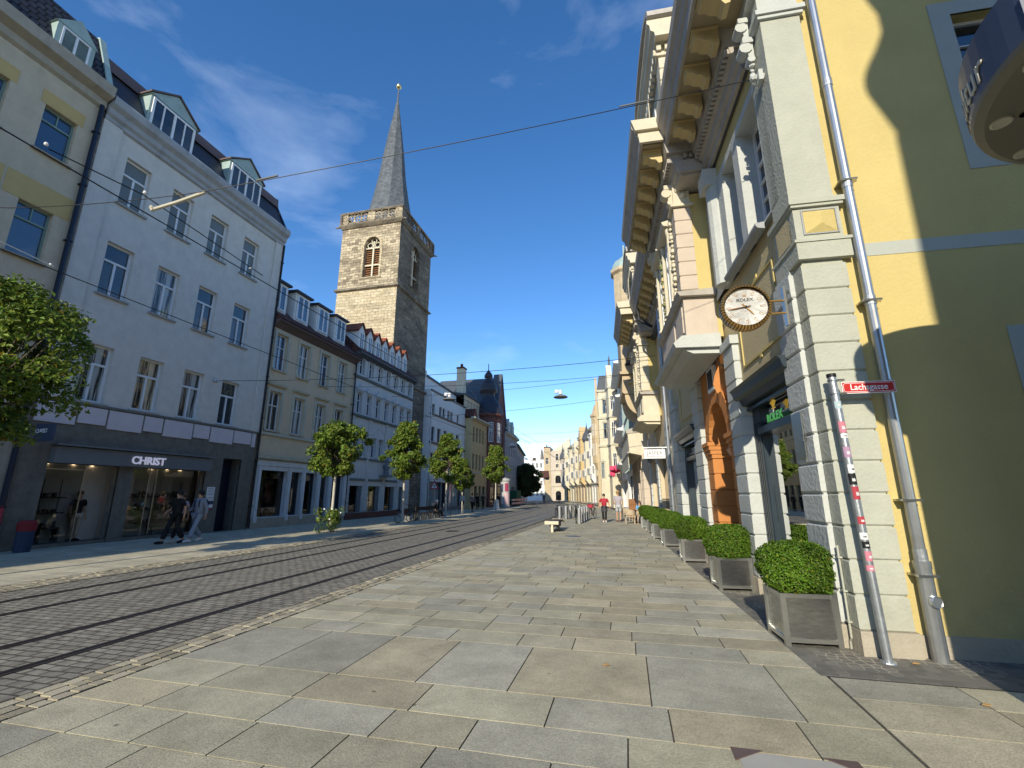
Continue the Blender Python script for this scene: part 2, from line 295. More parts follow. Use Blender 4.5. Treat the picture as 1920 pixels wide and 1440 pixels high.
class MB:
    def __init__(s): s.v = []; s.f = []; s.m = []; s.tint = None
    def add(s, vs, fs, m=0):
        k = len(s.v); s.v += [tuple(q) for q in vs]
        for f in fs: s.f.append(tuple(i + k for i in f)); s.m.append(m)
    def quad(s, F, pts, m=0): s.add([F.p(*q) for q in pts], [tuple(range(len(pts)))], m)
    def box(s, F, a0, a1, o0, o1, z0, z1, m=0, c=0.):
        vs = []
        for z in (z0, z1):
            vs += [F.p(a0, o0, z), F.p(a1, o0, z), F.p(a1, o1, z), F.p(a0, o1, z)]
        s.add(vs, [(0, 1, 2, 3), (4, 5, 6, 7), (0, 1, 5, 4), (1, 2, 6, 5), (2, 3, 7, 6), (3, 0, 4, 7)], m)
    def block(s, F, a0, a1, o0, o1, z0, z1, c=.02, m=0, ends=True):
        """box whose outward face is chamfered (rusticated stone)"""
        om = o1 - c
        e = c if ends else 0
        vs = [F.p(a0, o0, z0), F.p(a1, o0, z0), F.p(a1, o0, z1), F.p(a0, o0, z1),
              F.p(a0, om, z0), F.p(a1, om, z0), F.p(a1, om, z1), F.p(a0, om, z1),
              F.p(a0 + e, o1, z0 + c), F.p(a1 - e, o1, z0 + c), F.p(a1 - e, o1, z1 - c), F.p(a0 + e, o1, z1 - c)]
        s.add(vs, [(0, 1, 2, 3), (0, 1, 5, 4), (1, 2, 6, 5), (2, 3, 7, 6), (3, 0, 4, 7), (4, 5, 9, 8), (5, 6, 10, 9), (6, 7, 11, 10), (7, 4, 8, 11), (8, 9, 10, 11)], m)
    def extr(s, F, prof, a0, a1, m=0, closed=True):
        """profile [(o,z)] swept along a"""
        n = len(prof)
        vs = [F.p(a0, o, z) for o, z in prof] + [F.p(a1, o, z) for o, z in prof]
        fs = [(i, (i + 1) % n, n + (i + 1) % n, n + i) for i in range(n if closed else n - 1)]
        if closed: fs += [tuple(range(n)), tuple(range(n, 2 * n))]
        s.add(vs, fs, m)
    def prism(s, F, poly, o0, o1, m=0):
        """polygon [(a,z)] given thickness along o"""
        n = len(poly)
        vs = [F.p(a, o0, z) for a, z in poly] + [F.p(a, o1, z) for a, z in poly]
        s.add(vs, [(i, (i + 1) % n, n + (i + 1) % n, n + i) for i in range(n)] + [tuple(range(n)), tuple(range(n, 2 * n))], m)
    def plate(s, F, poly, z0, z1, m=0):
        """polygon [(a,o)] given height"""
        n = len(poly)
        vs = [F.p(a, o, z0) for a, o in poly] + [F.p(a, o, z1) for a, o in poly]
        s.add(vs, [(i, (i + 1) % n, n + (i + 1) % n, n + i) for i in range(n)] + [tuple(range(n)), tuple(range(n, 2 * n))], m)
    def tube(s, pts, r, n=8, m=0, r2=None, cap=True):
        pts = [Vector(q) for q in pts]; rings = []
        k0 = len(s.v)
        for i, q in enumerate(pts):
            d = (pts[min(i + 1, len(pts) - 1)] - pts[max(i - 1, 0)]).normalized()
            u = d.orthogonal().normalized() if i == 0 else (u - d * u.dot(d)).normalized()
            w = d.cross(u)
            rr = r if r2 is None else r + (r2 - r) * i / (len(pts) - 1)
            if isinstance(r, (list, tuple)): rr = r[i]
            for j in range(n):
                t = 2 * pi * j / n; s.v.append(tuple(q + u * cos(t) * rr + w * sin(t) * rr))
        for i in range(len(pts) - 1):
            for j in range(n):
                a = k0 + i * n + j; b_ = k0 + i * n + (j + 1) % n
                s.f.append((a, b_, b_ + n, a + n)); s.m.append(m)
        if cap:
            s.f.append(tuple(range(k0, k0 + n))); s.m.append(m)
            e = k0 + (len(pts) - 1) * n; s.f.append(tuple(range(e, e + n))); s.m.append(m)
    def lathe(s, c, prof, n=16, m=0, axis=None, rot=0., sq=None):
        """profile [(r,h)] turned round an axis through c"""
        c = Vector(c); ax = Vector(axis).normalized() if axis else Vector((0, 0, 1))
        u = ax.orthogonal().normalized() if axis else Vector((1, 0, 0)); w = ax.cross(u)
        k0 = len(s.v)
        for r_, h in prof:
            for j in range(n):
                t = 2 * pi * j / n + rot
                s.v.append(tuple(c + ax * h + (u * cos(t) + w * sin(t)) * r_))
        for i in range(len(prof) - 1):
            for j in range(n):
                a = k0 + i * n + j; b_ = k0 + i * n + (j + 1) % n
                s.f.append((a, b_, b_ + n, a + n)); s.m.append(m)
        for base in (0, len(prof) - 1):
            if prof[base][0] > 1e-4:
                s.f.append(tuple(range(k0 + base * n, k0 + base * n + n))); s.m.append(m)
    def ball(s, c, r, n=10, m=0, sx=1, sy=1, sz=1):
        k0 = len(s.v); c = Vector(c); h = n // 2
        for i in range(h + 1):
            ph = pi * i / h
            for j in range(n):
                t = 2 * pi * j / n
                s.v.append((c.x + r * sx * sin(ph) * cos(t), c.y + r * sy * sin(ph) * sin(t), c.z + r * sz * cos(ph)))
        for i in range(h):
            for j in range(n):
                a = k0 + i * n + j; b_ = k0 + i * n + (j + 1) % n
                s.f.append((a, b_, b_ + n, a + n)); s.m.append(m)
    def wall(s, F, a0, a1, z0, z1, ops=(), o=0., depth=.2, m=0, mr=None):
        """plane at o with rectangular holes (a0,a1,z0,z1[,depth]) and reveals"""
        mr = m if mr is None else mr
        A = sorted({a0, a1, *[q[0] for q in ops], *[q[1] for q in ops]}); A = [x for x in A if a0 <= x <= a1]
        Z = sorted({z0, z1, *[q[2] for q in ops], *[q[3] for q in ops]}); Z = [x for x in Z if z0 <= x <= z1]
        for j in range(len(Z) - 1):
            run = None
            for i in range(len(A) - 1):
                ca, cz = (A[i] + A[i + 1]) / 2, (Z[j] + Z[j + 1]) / 2
                hole = any(q[0] < ca < q[1] and q[2] < cz < q[3] for q in ops)
                if not hole and run is None: run = A[i]
                if run is not None and (hole or i == len(A) - 2):
                    e = A[i] if hole else A[i + 1]
                    s.quad(F, [(run, o, Z[j]), (e, o, Z[j]), (e, o, Z[j + 1]), (run, o, Z[j + 1])], m); run = None
        for q in ops:
            d = q[4] if len(q) > 4 else depth
            b0, b1, y0, y1 = q[:4]
            for P in ([(b0, o, y0), (b0, o - d, y0), (b0, o - d, y1), (b0, o, y1)], [(b1, o, y0), (b1, o - d, y0), (b1, o - d, y1), (b1, o, y1)],
                      [(b0, o, y1), (b1, o, y1), (b1, o - d, y1), (b0, o - d, y1)], [(b0, o, y0), (b1, o, y0), (b1, o - d, y0), (b0, o - d, y0)]):
                s.quad(F, P, mr)
    def mesh(s, name, mats, smooth=False):
        me = bpy.data.meshes.new(name)
        me.from_pydata(s.v, [], s.f)
        for q in (mats if isinstance(mats, (list, tuple)) else [mats]): me.materials.append(MAT[q])
        me.polygons.foreach_set('material_index', s.m)
        if smooth: me.polygons.foreach_set('use_smooth', [True] * len(me.polygons))
        if s.tint is not None:
            at = me.attributes.new('tint', 'FLOAT_COLOR', 'FACE')
            at.data.foreach_set('color', [x for t in s.tint for x in (*t, 1.)])
        me.update(); return me
    def build(s, name, mats, parent=None, smooth=False, label=None):
        if parent:
            pcs = s.pieces()
            if len(pcs) > 1:
                first = None
                for q in pcs:
                    o = q.build1(name, mats, parent, smooth, label)
                    first = first or o
                return first
        return s.build1(name, mats, parent, smooth, label)
    def pieces(s):
        if len(s.v) > 20000: return [s]
        par = list(range(len(s.v)))
        def fd(i):
            while par[i] != i: par[i] = par[par[i]]; i = par[i]
            return i
        wk = {}
        for i, v in enumerate(s.v):                      # weld by place
            k = (round(v[0], 4), round(v[1], 4), round(v[2], 4))
            if k in wk: par[fd(i)] = fd(wk[k])
            else: wk[k] = i
        for f in s.f:
            for i in f[1:]: par[fd(i)] = fd(f[0])
        bb = {}
        for f in s.f:
            r_ = fd(f[0]); b = bb.setdefault(r_, [9e9] * 3 + [-9e9] * 3)
            for i in f:
                for k in range(3): b[k] = min(b[k], s.v[i][k]); b[k + 3] = max(b[k + 3], s.v[i][k])
        keys = list(bb); n = len(keys)
        if n < 2 or n > 700: return [s]
        gp = list(range(n))
        def gf(i):
            while gp[i] != i: gp[i] = gp[gp[i]]; i = gp[i]
            return i
        sz = [max(bb[k][j + 3] - bb[k][j] for j in range(3)) for k in keys]
        for i in range(n):
            A = bb[keys[i]]
            for j in range(i + 1, n):
                if gf(i) == gf(j): continue
                B = bb[keys[j]]; lim = max(.02, .5 * max(sz[i], sz[j])); d2 = 0
                for k in range(3):
                    g = max(0, A[k] - B[k + 3], B[k] - A[k + 3]); d2 += g * g
                if d2 <= lim * lim: gp[gf(i)] = gf(j)
        grp = {k: gf(i) for i, k in enumerate(keys)}; ids = sorted(set(grp.values()))
        if len(ids) < 2 or len(ids) > 90: return [s]
        out = []
        for g in ids:
            m = MB(); mp = {}; m.tint = [] if s.tint is not None else None
            for fi, f in enumerate(s.f):
                if grp[fd(f[0])] != g: continue
                for i in f:
                    if i not in mp: mp[i] = len(m.v); m.v.append(s.v[i])
                m.f.append(tuple(mp[i] for i in f)); m.m.append(s.m[fi])
                if m.tint is not None: m.tint.append(s.tint[fi])
            out.append(m)
        return out
    def build1(s, name, mats, parent=None, smooth=False, label=None):
        off = gloc(parent) if parent else Vector((0, 0, 0))
        if off.length > 0: s.v = [(x - off.x, y - off.y, z - off.z) for x, y, z in s.v]
        o = bpy.data.objects.new(name, s.mesh(name, mats, smooth)); col.objects.link(o)
        if parent: o.parent = parent
        if label: o['label'] = label
        return o
def gloc(o):
    v = Vector((0, 0, 0))
    while o is not None: v += o.location; o = o.parent
    return v
def tag(o, label, cat=None, group=None, kind=None):
    if label: o['label'] = label
    if cat: o['category'] = cat
    if group: o['group'] = group
    if kind: o['kind'] = kind
    return o
def thing(name, loc, label, cat, group=None):
    o = bpy.data.objects.new(name, None); col.objects.link(o); o.location = loc; o.empty_display_size = .2
    return tag(o, label, cat, group)
def copy_tree(o, parent=None):
    c = o.copy(); col.objects.link(c)
    c.parent = parent
    for ch in [q for q in o.children]: copy_tree(ch, c)
    return c
TXT = {}
def text_obj(s, size, F, a, o, z, m, parent, name='lettering', depth=.01, align='LEFT', sx=1., bold=0., yrot=None):
    """lettering standing on a facade frame, reading left to right for somebody facing it"""
    cu = bpy.data.curves.new('text', 'FONT'); cu.body = s; cu.size = size; cu.extrude = depth; cu.align_x = align; cu.offset = bold
    cu.resolution_u = 3
    ob = bpy.data.objects.new('t', cu); col.objects.link(ob)
    dg = bpy.context.evaluated_depsgraph_get(); me = bpy.data.meshes.new_from_object(ob.evaluated_get(dg))
    bpy.data.objects.remove(ob)
    # reading direction = right hand of a viewer looking along -n
    n = F.n; rd = Vector((0, 0, 1)).cross(n)
    base = F.p(a, o, z)
    q = Vector((0, 0, 0))
    par = gloc(parent)
    for v in me.vertices:
        w = base + rd * v.co.x * sx + Vector((0, 0, 1)) * v.co.y + n * v.co.z - par
        v.co = w
    me.materials.clear(); me.materials.append(MAT[m])
    ob = bpy.data.objects.new(name, me); col.objects.link(ob); ob.parent = parent
    return ob

# ------------------------------------------------------------------ windows (cached meshes, copied)
WC = {}
def win_meshes(F, w, h, style, fm, gm, sur, sill, fw):
    key = (F.key, round(w, 2), round(h, 2), style, fm, gm, sur, sill, fw)
    if key in WC: return WC[key]
    Z = F.zero(); mb = MB(); b = w / 2; t = fw
    mb.box(Z, -b, -b + t, -.06, 0, 0, h); mb.box(Z, b - t, b, -.06, 0, 0, h)
    mb.box(Z, -b + t, b - t, -.06, 0, 0, t); mb.box(Z, -b + t, b - t, -.06, 0, h - t, h)
    k = t * .75
    if style in ('tee', 'tee6', 'teetop'):
        zt = h * .66
        mb.box(Z, -b + t, b - t, -.05, .015, zt - k * .7, zt + k * .7)
        mb.box(Z, -k * .7, k * .7, -.05, .008, t, zt - k * .7)
        if style == 'teetop': mb.box(Z, -k * .5, k * .5, -.05, .004, zt + k * .7, h - t)
    if style == 'top2':
        zt = h * .7
        mb.box(Z, -b + t, b - t, -.05, .015, zt - k * .7, zt + k * .7); mb.box(Z, -k * .4, k * .4, -.05, .004, zt + k * .7, h - t)
    if style in ('cross',):
        zt = h * .64
        mb.box(Z, -b + t, b - t, -.05, .008, zt - k * .5, zt + k * .5); mb.box(Z, -k * .6, k * .6, -.05, .015, t, h - t)
    if style in ('grid', 'two', 'four'):
        mb.box(Z, -k * .7, k * .7, -.05, .015, t, h - t)
        if style == 'grid':
            for i in range(1, 6):
                zz = t + (h - 2 * t) * i / 6; q = k * (.45 if i != 4 else 1)
                for s0, s1 in ((-b + t, -k * .7), (k * .7, b - t)): mb.box(Z, s0, s1, -.05, .004, zz - q * .5, zz + q * .5)
        if style == 'four':
            for s0 in (-b / 2, b / 2): mb.box(Z, s0 - k * .4, s0 + k * .4, -.05, .004, t, h - t)
    fr = mb.mesh('window', fm)
    mb = MB(); mb.quad(Z, [(-b + t * .5, -.035, t * .5), (b - t * .5, -.035, t * .5), (b - t * .5, -.035, h - t * .5), (-b + t * .5, -.035, h - t * .5)])
    pa = mb.mesh('pane', gm)
    su = None
    if sur:
        sm, sw, so, kind = sur; mb = MB(); d = .163 + so
        mb.box(Z, -b - sw, -b, .163, d, 0, h + sw); mb.box(Z, b, b + sw, .163, d, 0, h + sw); mb.box(Z, -b, b, .163, d - .002, h, h + sw)
        if kind in ('hood',): mb.extr(Z, [(.163, h + sw + .12), (d + .1, h + sw + .16), (d + .14, h + sw + .24), (.163, h + sw + .26)], -b - sw - .08, b + sw + .08)
        if kind == 'seg':
            mb.prism(Z, [(-b - sw, h + sw + .003)] + [((b + sw) * cos(pi - pi * i / 8), h + sw + .05 + .42 * sin(pi * i / 8)) for i in range(9)] + [(b + sw, h + sw + .003)], .163, d + .1)
        if kind == 'tri':
            mb.prism(Z, [(-b - sw - .05, h + sw + .003), (-b - sw - .05, h + sw + .08), (0, h + sw + .5), (b + sw + .05, h + sw + .08), (b + sw + .05, h + sw + .003)], .163, d + .1)
        su = mb.mesh('surround', sm)
    si = None
    if sill:
        mb = MB(); mb.extr(Z, [(-.0, -.09), (.26, -.09), (.28, -.03), (-.0, -.002)], -b - .09, b + .09); si = mb.mesh('sill', sill)
    WC[key] = (fr, pa, su, si); return WC[key]
def window(F, par, ac, z, w, h, style='tee', fm='white', gm='glass', o=-.16, sur=None, sill=None, fw=.07, label=None):
    fr, pa, su, si = win_meshes(F, w, h, style, fm, gm, sur, sill, fw)
    ob = bpy.data.objects.new('window', fr); col.objects.link(ob); ob.parent = par; ob.location = F.p(ac, o, z) - gloc(par)
    for nm, me in (('pane', pa), ('surround', su), ('sill', si)):
        if me:
            q = bpy.data.objects.new(nm, me); col.objects.link(q); q.parent = ob
    if label: ob['label'] = label
    return ob
def body(F, par, a0, a1, z1, ops, wm, d=.2, back=9., name='wall', o=0., z0=0., extra=None, lid=True):
    """street front with holes plus side, back and lid faces: one mesh"""
    mb = MB(); mb.wall(F, a0, a1, z0, z1, ops, o=o, depth=d)
    for a in (a0, a1): mb.quad(F, [(a, o, z0), (a, -back, z0), (a, -back, z1), (a, o, z1)])
    mb.quad(F, [(a0, -back, z0), (a1, -back, z0), (a1, -back, z1), (a0, -back, z1)])
    if lid: mb.quad(F, [(a0, o - .001, z1), (a1, o - .001, z1), (a1, -back, z1), (a0, -back, z1)])
    if extra: extra(mb)
    return mb.build(name, wm, par)
# ================================================================== GROUND
def sheet(name, pts, z, m, lab=None):
    mb = MB(); mb.add([(x, y, z) for x, y in pts], [tuple(range(len(pts)))]); o = mb.build(name, m); o['kind'] = 'structure'
    if lab: o['label'] = lab
    return o
g = sheet('ground', [(-400, -60), (400, -60), (400, 900), (-400, 900)], -.06, 'groundmat')
def sh(y):                                     # the street bends to the left
    return 0 if y < 30 else -(y - 30) ** 2 / 500.
def ribbon(name, x0, x1, y0, y1, z, m, step=3., z1=None):
    mb = MB(); ys = [y0]
    while ys[-1] < y1 - 1e-6: ys.append(min(y1, ys[-1] + (step if ys[-1] >= 27 else 30)))
    for i in range(len(ys) - 1):
        a, b_ = ys[i], ys[i + 1]
        mb.add([(x0 + sh(a), a, z), (x1 + sh(a), a, z), (x1 + sh(b_), b_, z), (x0 + sh(b_), b_, z)], [(0, 1, 2, 3)])
    o = mb.build(name, m); o['kind'] = 'structure'; return o
ribbon('road', -10.95, -5.14, -12, 150, .0, 'setts')
ribbon('pavement_bed', -5.2, 6.5, -12, 112, .004, 'darkjoint')
ribbon('pavement_bed', -18.5, -10.8, -12, 150, .012, 'joint')
def sval(mb, x0, x1, y0, y1, z, t, g=.006, jag=0.):
    q = [(x0 + g, y0 + g), (x1 - g, y0 + g), (x1 - g, y1 - g), (x0 + g, y1 - g)]
    k = len(mb.v)
    P = [(x + sh(y) + random.uniform(-jag, jag), y + random.uniform(-jag, jag)) for x, y in q]
    mb.v += [(x, y, z) for x, y in P]; mb.f.append((k, k + 1, k + 2, k + 3)); mb.m.append(0); mb.tint.append(t)
    if y0 < 16:                                          # worn, slightly lower edge and the slab's flanks
        mb.v += [(x, y, z - .014) for x, y in P]
        for a_, b_ in ((0, 1), (1, 2), (3, 0)): mb.f.append((k + a_, k + b_, k + 4 + b_, k + 4 + a_)); mb.m.append(0); mb.tint.append(tuple(c * .9 for c in t))
rs = random.Random(3)
def slabtint():
    k = rs.choice([0, 0, 0, 1, 1, 2, 2, 3]); v = rs.uniform(.8, 1.1)
    c = [(.45, .42, .305), (.465, .425, .31), (.42, .4, .32), (.46, .41, .29)][k]
    return tuple(x * v for x in c)
def edgex(y):                                  # outer edge of the slabs, beside the house setts
    return 1.72 - .047 * (y - 5.6) if y > 5.6 else 1.75
mb = MB(); mb.tint = []
y = -2.; rows = []
near = [2.0, 2.47, 2.93, 3.4, 3.84, 4.38, 5.62, 6.08]
rows = [-2., -1.4, -.9, -.4, .1, .55, 1.05, 1.5] + near
while rows[-1] < 105: rows.append(rows[-1] + rs.choice([.32, .42, .45, .5, .4]) * (1 if rows[-1] < 40 else 1.5))
for i in range(len(rows) - 1):
    a, b_ = rows[i], rows[i + 1]; x = -4.72 + rs.uniform(-.03, .03); big = (b_ - a) > 1
    xe = edgex((a + b_) / 2) if a > 5.5 else 1.75
    x1 = -4.72
    while x1 < xe - .02:
        w_ = rs.uniform(.75, 1.25) if big else rs.uniform(.5, 1.15)
        x2 = x1 + w_
        if x2 > xe - .35: x2 = xe
        sval(mb, x1, x2, a, b_, .016, slabtint(), .006 if a < 12 else .007)
        x1 = x2
o = mb.build('pavement', 'slab'); o['kind'] = 'structure'; o['label'] = 'grey brown stone slabs in rows across the right pavement'
# lane paving, lower right
mb = MB(); mb.tint = []
ya = [-2, -1.2, -.4, .4, 1.2, 2.0, 2.8, 3.6, 4.4, 4.95, 5.42]
for i in range(len(ya) - 1):
    x = 1.765
    for w_ in (1.0, 1.1, 1.2, 1.1, 1.1):
        sval(mb, x, x + w_, ya[i], ya[i + 1], .016, slabtint(), .0055); x += w_
o = mb.build('pavement', 'slab'); o['kind'] = 'structure'
sheet('setts_strip', [(1.7, 5.43), (9, 5.43), (9, 6.4), (2.3, 6.4), (unB(2.7, 60)[0], 60), (edgex(60), 60)], .0165, 'fansetts')
# sett strip along the road edge, right and left
for x0, n_, nm, yy0 in ((-5.13, 3, 'edge_setts', -4), (-10.86, 3, 'edge_setts', -2)):
    mb = MB(); mb.tint = []
    left = x0 < -8
    for r_ in range(n_ if not left else 5):
        y = yy0
        while y < 75:
            L = rs.uniform(.12, .24) if y < 30 else .5
            xx = x0 + r_ * .135 if not left else x0 - (r_ + 1) * .135
            v = rs.uniform(.75, 1.25); sval(mb, xx, xx + .135, y, y + L, .02 + rs.uniform(-.004, .006), (.37 * v, .33 * v, .24 * v) if rs.random() < .8 else (.46, .41, .3), .01, .006)
            y += L
    o = mb.build(nm, 'slab'); o['kind'] = 'structure'
mb = MB(); mb.tint = []
y = -2
while y < 90:
    b_ = y + rs.choice([.4, .5, .6]); x = -11.58
    while x > -18.3:
        x2 = x - rs.uniform(.5, 1.1); 
        if x2 < -18.3 or x2 < -17.9: x2 = -18.35
        v = rs.uniform(.88, 1.1); sval(mb, x2, x, y, b_, .016, (.5 * v, .46 * v, .35 * v)); x = x2
    y = b_
o = mb.build('pavement', 'slab'); o['kind'] = 'structure'; o['label'] = 'pale slabs of the left pavement, half in the shade of the houses'
# grooved rails
for k, (x, lab) in enumerate([(-5.98, 'tram rail lying nearest the slab pavement on the right'), (-6.98, 'second tram rail counted from the slab pavement'),
                              (-8.85, 'third tram rail counted from the slab pavement'), (-9.9, 'tram rail lying nearest the left pavement')]):
    mb = MB(); ys = [-6, 27] + [27 + 3 * i for i in range(1, 33)]
    for i in range(len(ys) - 1):
        a, b_ = ys[i], ys[i + 1]
        for x0, x1, z, mi in ((-.075, -.028, .006, 0), (-.028, .012, .003, 1), (.012, .075, .007, 0)):
            mb.add([(x + x0 + sh(a), a, z), (x + x1 + sh(a), a, z), (x + x1 + sh(b_), b_, z), (x + x0 + sh(b_), b_, z)], [(0, 1, 2, 3)], mi)
    o = mb.build('tram_rail', ['railsteel', 'black']); tag(o, lab, 'rail', 'rails set in the street')
def manhole(x, y, r, lab, frame=False):
    t = thing('manhole_cover', (x, y, .02), lab, 'manhole cover')
    mb = MB(); mb.lathe((x, y, .012), [(r, 0), (r, .008), (r * .9, .009)], 20); mb.build('frame', 'railsteel', t)
    mb = MB(); mb.lathe((x, y, .014), [(r * .88, 0), (r * .86, .006), (0, .007)], 20); mb.build('lid', 'darkjoint', t)
q = (-2.25, 20.0)
manhole(-2.2, 19.6, .3, 'round dark manhole cover in the slabs between bench and planters')
manhole(-8.0, 21, .3, 'round manhole cover between the tram rails')
t = thing('access_hatch', (.95, 3.68, .02), 'large square hatch with rusty corner plates at the lower edge of the pavement', 'hatch')
mb = MB(); mb.box(W, .62, 1.32, 3.42, 3.82, .012, .021); mb.build('lid', 'concrete', t)
for sx, sy in ((.62, 3.82), (1.32, 3.82)):
    mb = MB(); s_ = 1 if sx < 1 else -1
    mb.plate(W, [(sx - .03 * s_, sy + .03), (sx + .17 * s_, sy + .03), (sx - .03 * s_, sy - .13)], .021, .026); mb.build('corner_plate', 'brownmetal', t)
# dry leaves
for x, y, lab in ((-.3, 5.2, 'small dry leaf lying on the big slabs'), (2.75, 5.98, 'curled dry leaf at the foot of the sign pole'), (2.75, 5.02, 'yellow dry leaf on the lane paving')):
    mb = MB(); mb.plate(W, [(x - .035, y - .01), (x, y - .03), (x + .04, y), (x + .005, y + .035)], .03, .034); o = mb.build('fallen_leaf', 'leafdry'); tag(o, lab, 'leaf')

# ================================================================== LEFT ROW
def trim(F, par, parts, m, name='cornice'):
    mb = MB()
    for prof, a0, a1 in parts: mb.extr(F, prof, a0, a1)
    return mb.build(name, m, par)
GL = ['glass', 'curtain', 'glass', 'curtainreflect', 'glassblue', 'blind', 'curtain']
def flatroof(F, par, a0, a1, prof, m, name='roof'):
    mb = MB(); mb.extr(F, prof, a0, a1); return mb.build(name, m, par)
def dpipe(F, par, a, o, z0, z1, m, r=.055, br=True):
    mb = MB(); mb.tube([F.p(a, o, z0), F.p(a, o, z1)], r, 8)
    p = mb.build('downpipe', m, par, smooth=False)
    if br:
        z = z0 + 1
        mb = MB()
        while z < z1 - .3: mb.box(F, a - r - .02, a + r + .02, 0.003, o + r + .012, z, z + .04); z += 2.2
        mb.build('bracket', m, p)
    return p
# ---- tan house at the left edge
F = LF
t = thing('tan_house', F.p(-1, 0, 0), 'tan rendered house with ochre window heads and green window frames at the left edge', 'house')
ops = [(-11.5 + 4.2 * i, -8.9 + 4.2 * i, .5, 3.2) for i in range(5)]
wins = []
cx = 9.07
while cx > -12:
    for z, h in ((12.75, 1.68), (9.03, 1.8), (5.3, 1.8)): wins.append((cx, z, h))
    cx -= 1.87
body(F, t, -13, 10.12, 16.1, [(c - .47, c + .47, z, z + h) for c, z, h in wins] + ops, ['tan', 'tanstone'], back=10)
mb = MB(); mb.wall(F, -13, 10.12, .0, 4.0, ops, o=.05, depth=.25); mb.extr(F, [(.0, 4.0), (.14, 4.02), (.14, 4.16), (0, 4.2)], -13, 10.12); mb.build('stone_ground_floor', 'tanstone', t)
for i, q in enumerate(ops):
    mb = MB(); mb.quad(F, [(q[0], -.15, q[2]), (q[1], -.15, q[2]), (q[1], -.15, q[3]), (q[0], -.15, q[3])]); mb.build('shop_window', 'glass', t)
for c, z, h in wins:
    if c < 2: continue
    w_, k_ = (.9, .82) if 12 > z > 8 else (.62, .5)
    mb = MB(); mb.box(F, c - w_, c + w_, .003, .012, z + h + .003, z + h + k_); mb.build('window_head_panel', 'tanband', t)
for i, (c, z, h) in enumerate(wins):
    window(F, t, c, z, .94, h, 'top2', 'greenframe', 'glassblue', sill='tanstone', fw=.06)
trim(F, t, [([(0, 15.6), (.12, 15.7), (.12, 15.95), (.42, 16.1), (.45, 16.5), (.05, 16.62), (0, 16.6)], -13, 10.14)], 'tanstone')
flatroof(F, t, -13, 10.0, [(.1, 16.63), (-1.0, 19.1), (-3, 19.5), (-10, 19.5), (-10, 16.63)], 'tile_dark')
mb = MB(); mb.extr(F, [(.14, 16.63), (-.95, 19.18), (-3, 19.58), (-3, 19.3), (-.95, 19.0), (.05, 16.63)], 10.0, 10.22); mb.build('roof_edge', 'copper', t)
for c in (8.9, 5.1, 1.3):
    dm = MB(); dm.box(F, c - .58, c + .58, -1.6, .02, 16.62, 17.65); dm.prism(F, [(c - .64, 17.65), (c + .64, 17.65), (c, 18.3)], -1.8, .05)
    d_ = dm.build('dormer', 'copper', t)
    window(F, d_, c, 16.68, .86, .92, 'two', 'white', 'glass', o=.055, fw=.06)
dpipe(F, t, 10.02, .12, .3, 15.7, 'blackblue', .07)
mb = MB(); mb.tube([F.p(10.02, .12, 0), F.p(10.02, .12, 1.35)], .08, 8); mb.build('pipe_base', 'stickerred', t)

# ---- grey house with the jeweller's shop
t = thing('grey_house', F.p(15, 0, 0), 'grey rendered four storey house with a dark stone jeweller shop front', 'house')
cs = (11.73, 13.67, 15.57, 17.53)
wins = [(c, z, h) for c in cs for z, h in ((12.5, 2.0), (8.82, 2.05), (4.86, 2.08))]
sh_ops = [(10.95, 13.2, .12, 2.68, .35), (13.72, 16.85, .12, 2.68, .35), (17.67, 18.73, .02, 3.32, .6)]
body(F, t, 10.2, 19.55, 16.0, [(c - .49, c + .49, z, z + h) for c, z, h in wins] + [(q[0], q[1], max(q[2], .01), q[3], .05) for q in sh_ops], 'gray', back=.9, lid=False)
mb = MB(); mb.quad(F, [(10.2, -9, 0), (19.55, -9, 0), (19.55, -9, 16), (10.2, -9, 16)])
for a_ in (10.2, 19.55): mb.quad(F, [(a_, -.9, 0), (a_, -9, 0), (a_, -9, 16), (a_, -.9, 16)])
mb.quad(F, [(10.2, -.9, 16), (19.55, -.9, 16), (19.55, -9, 16), (10.2, -9, 16)]); mb.build('rear_wall', 'gray', t)
mb = MB()
for a0, a1 in ((10.2, 10.86), (19.05, 19.55)): mb.box(F, a0, a1, .003, .07, 4.75, 15.7)
mb.build('pilaster', 'gray', t)
for i, (c, z, h) in enumerate(wins):
    up = z > 12
    gm = 'blind' if up else ['glass', 'glass', 'curtain', 'curtainreflect', 'curtain', 'curtainreflect', 'glass', 'glass', 'curtain', 'glass', 'glass', 'glass'][i]
    window(F, t, c, z, .98, h, 'tee', 'white', gm, sill='graytrim', fw=.075)
trim(F, t, [([(0, 15.3), (.1, 15.36), (.1, 15.5), (.2, 15.6), (.22, 15.8), (.38, 15.95), (.42, 16.2), (.36, 16.3), (0, 16.3)], 10.2, 19.62)], 'graytrim')
flatroof(F, t, 10.25, 19.5, [(.12, 16.31), (-.75, 18.0), (-.75, 18.4), (-1.6, 18.7), (-8.8, 18.7), (-8.8, 16.1), (0, 16.31)], 'rooftile_dark')
trim(F, t, [([(-.58, 17.86), (-.62, 18.1), (-.72, 18.44), (-1.6, 18.74), (-1.6, 18.6), (-.8, 18.1)], 10.24, 19.52)], 'brownmetal', 'roof_edge')
mb = MB(); mb.extr(F, [(.2, 16.31), (-.7, 18.0), (-.75, 18.5), (-.9, 18.5), (-.9, 16.31)], 19.5, 19.62); mb.build('roof_verge', 'blackblue', t)
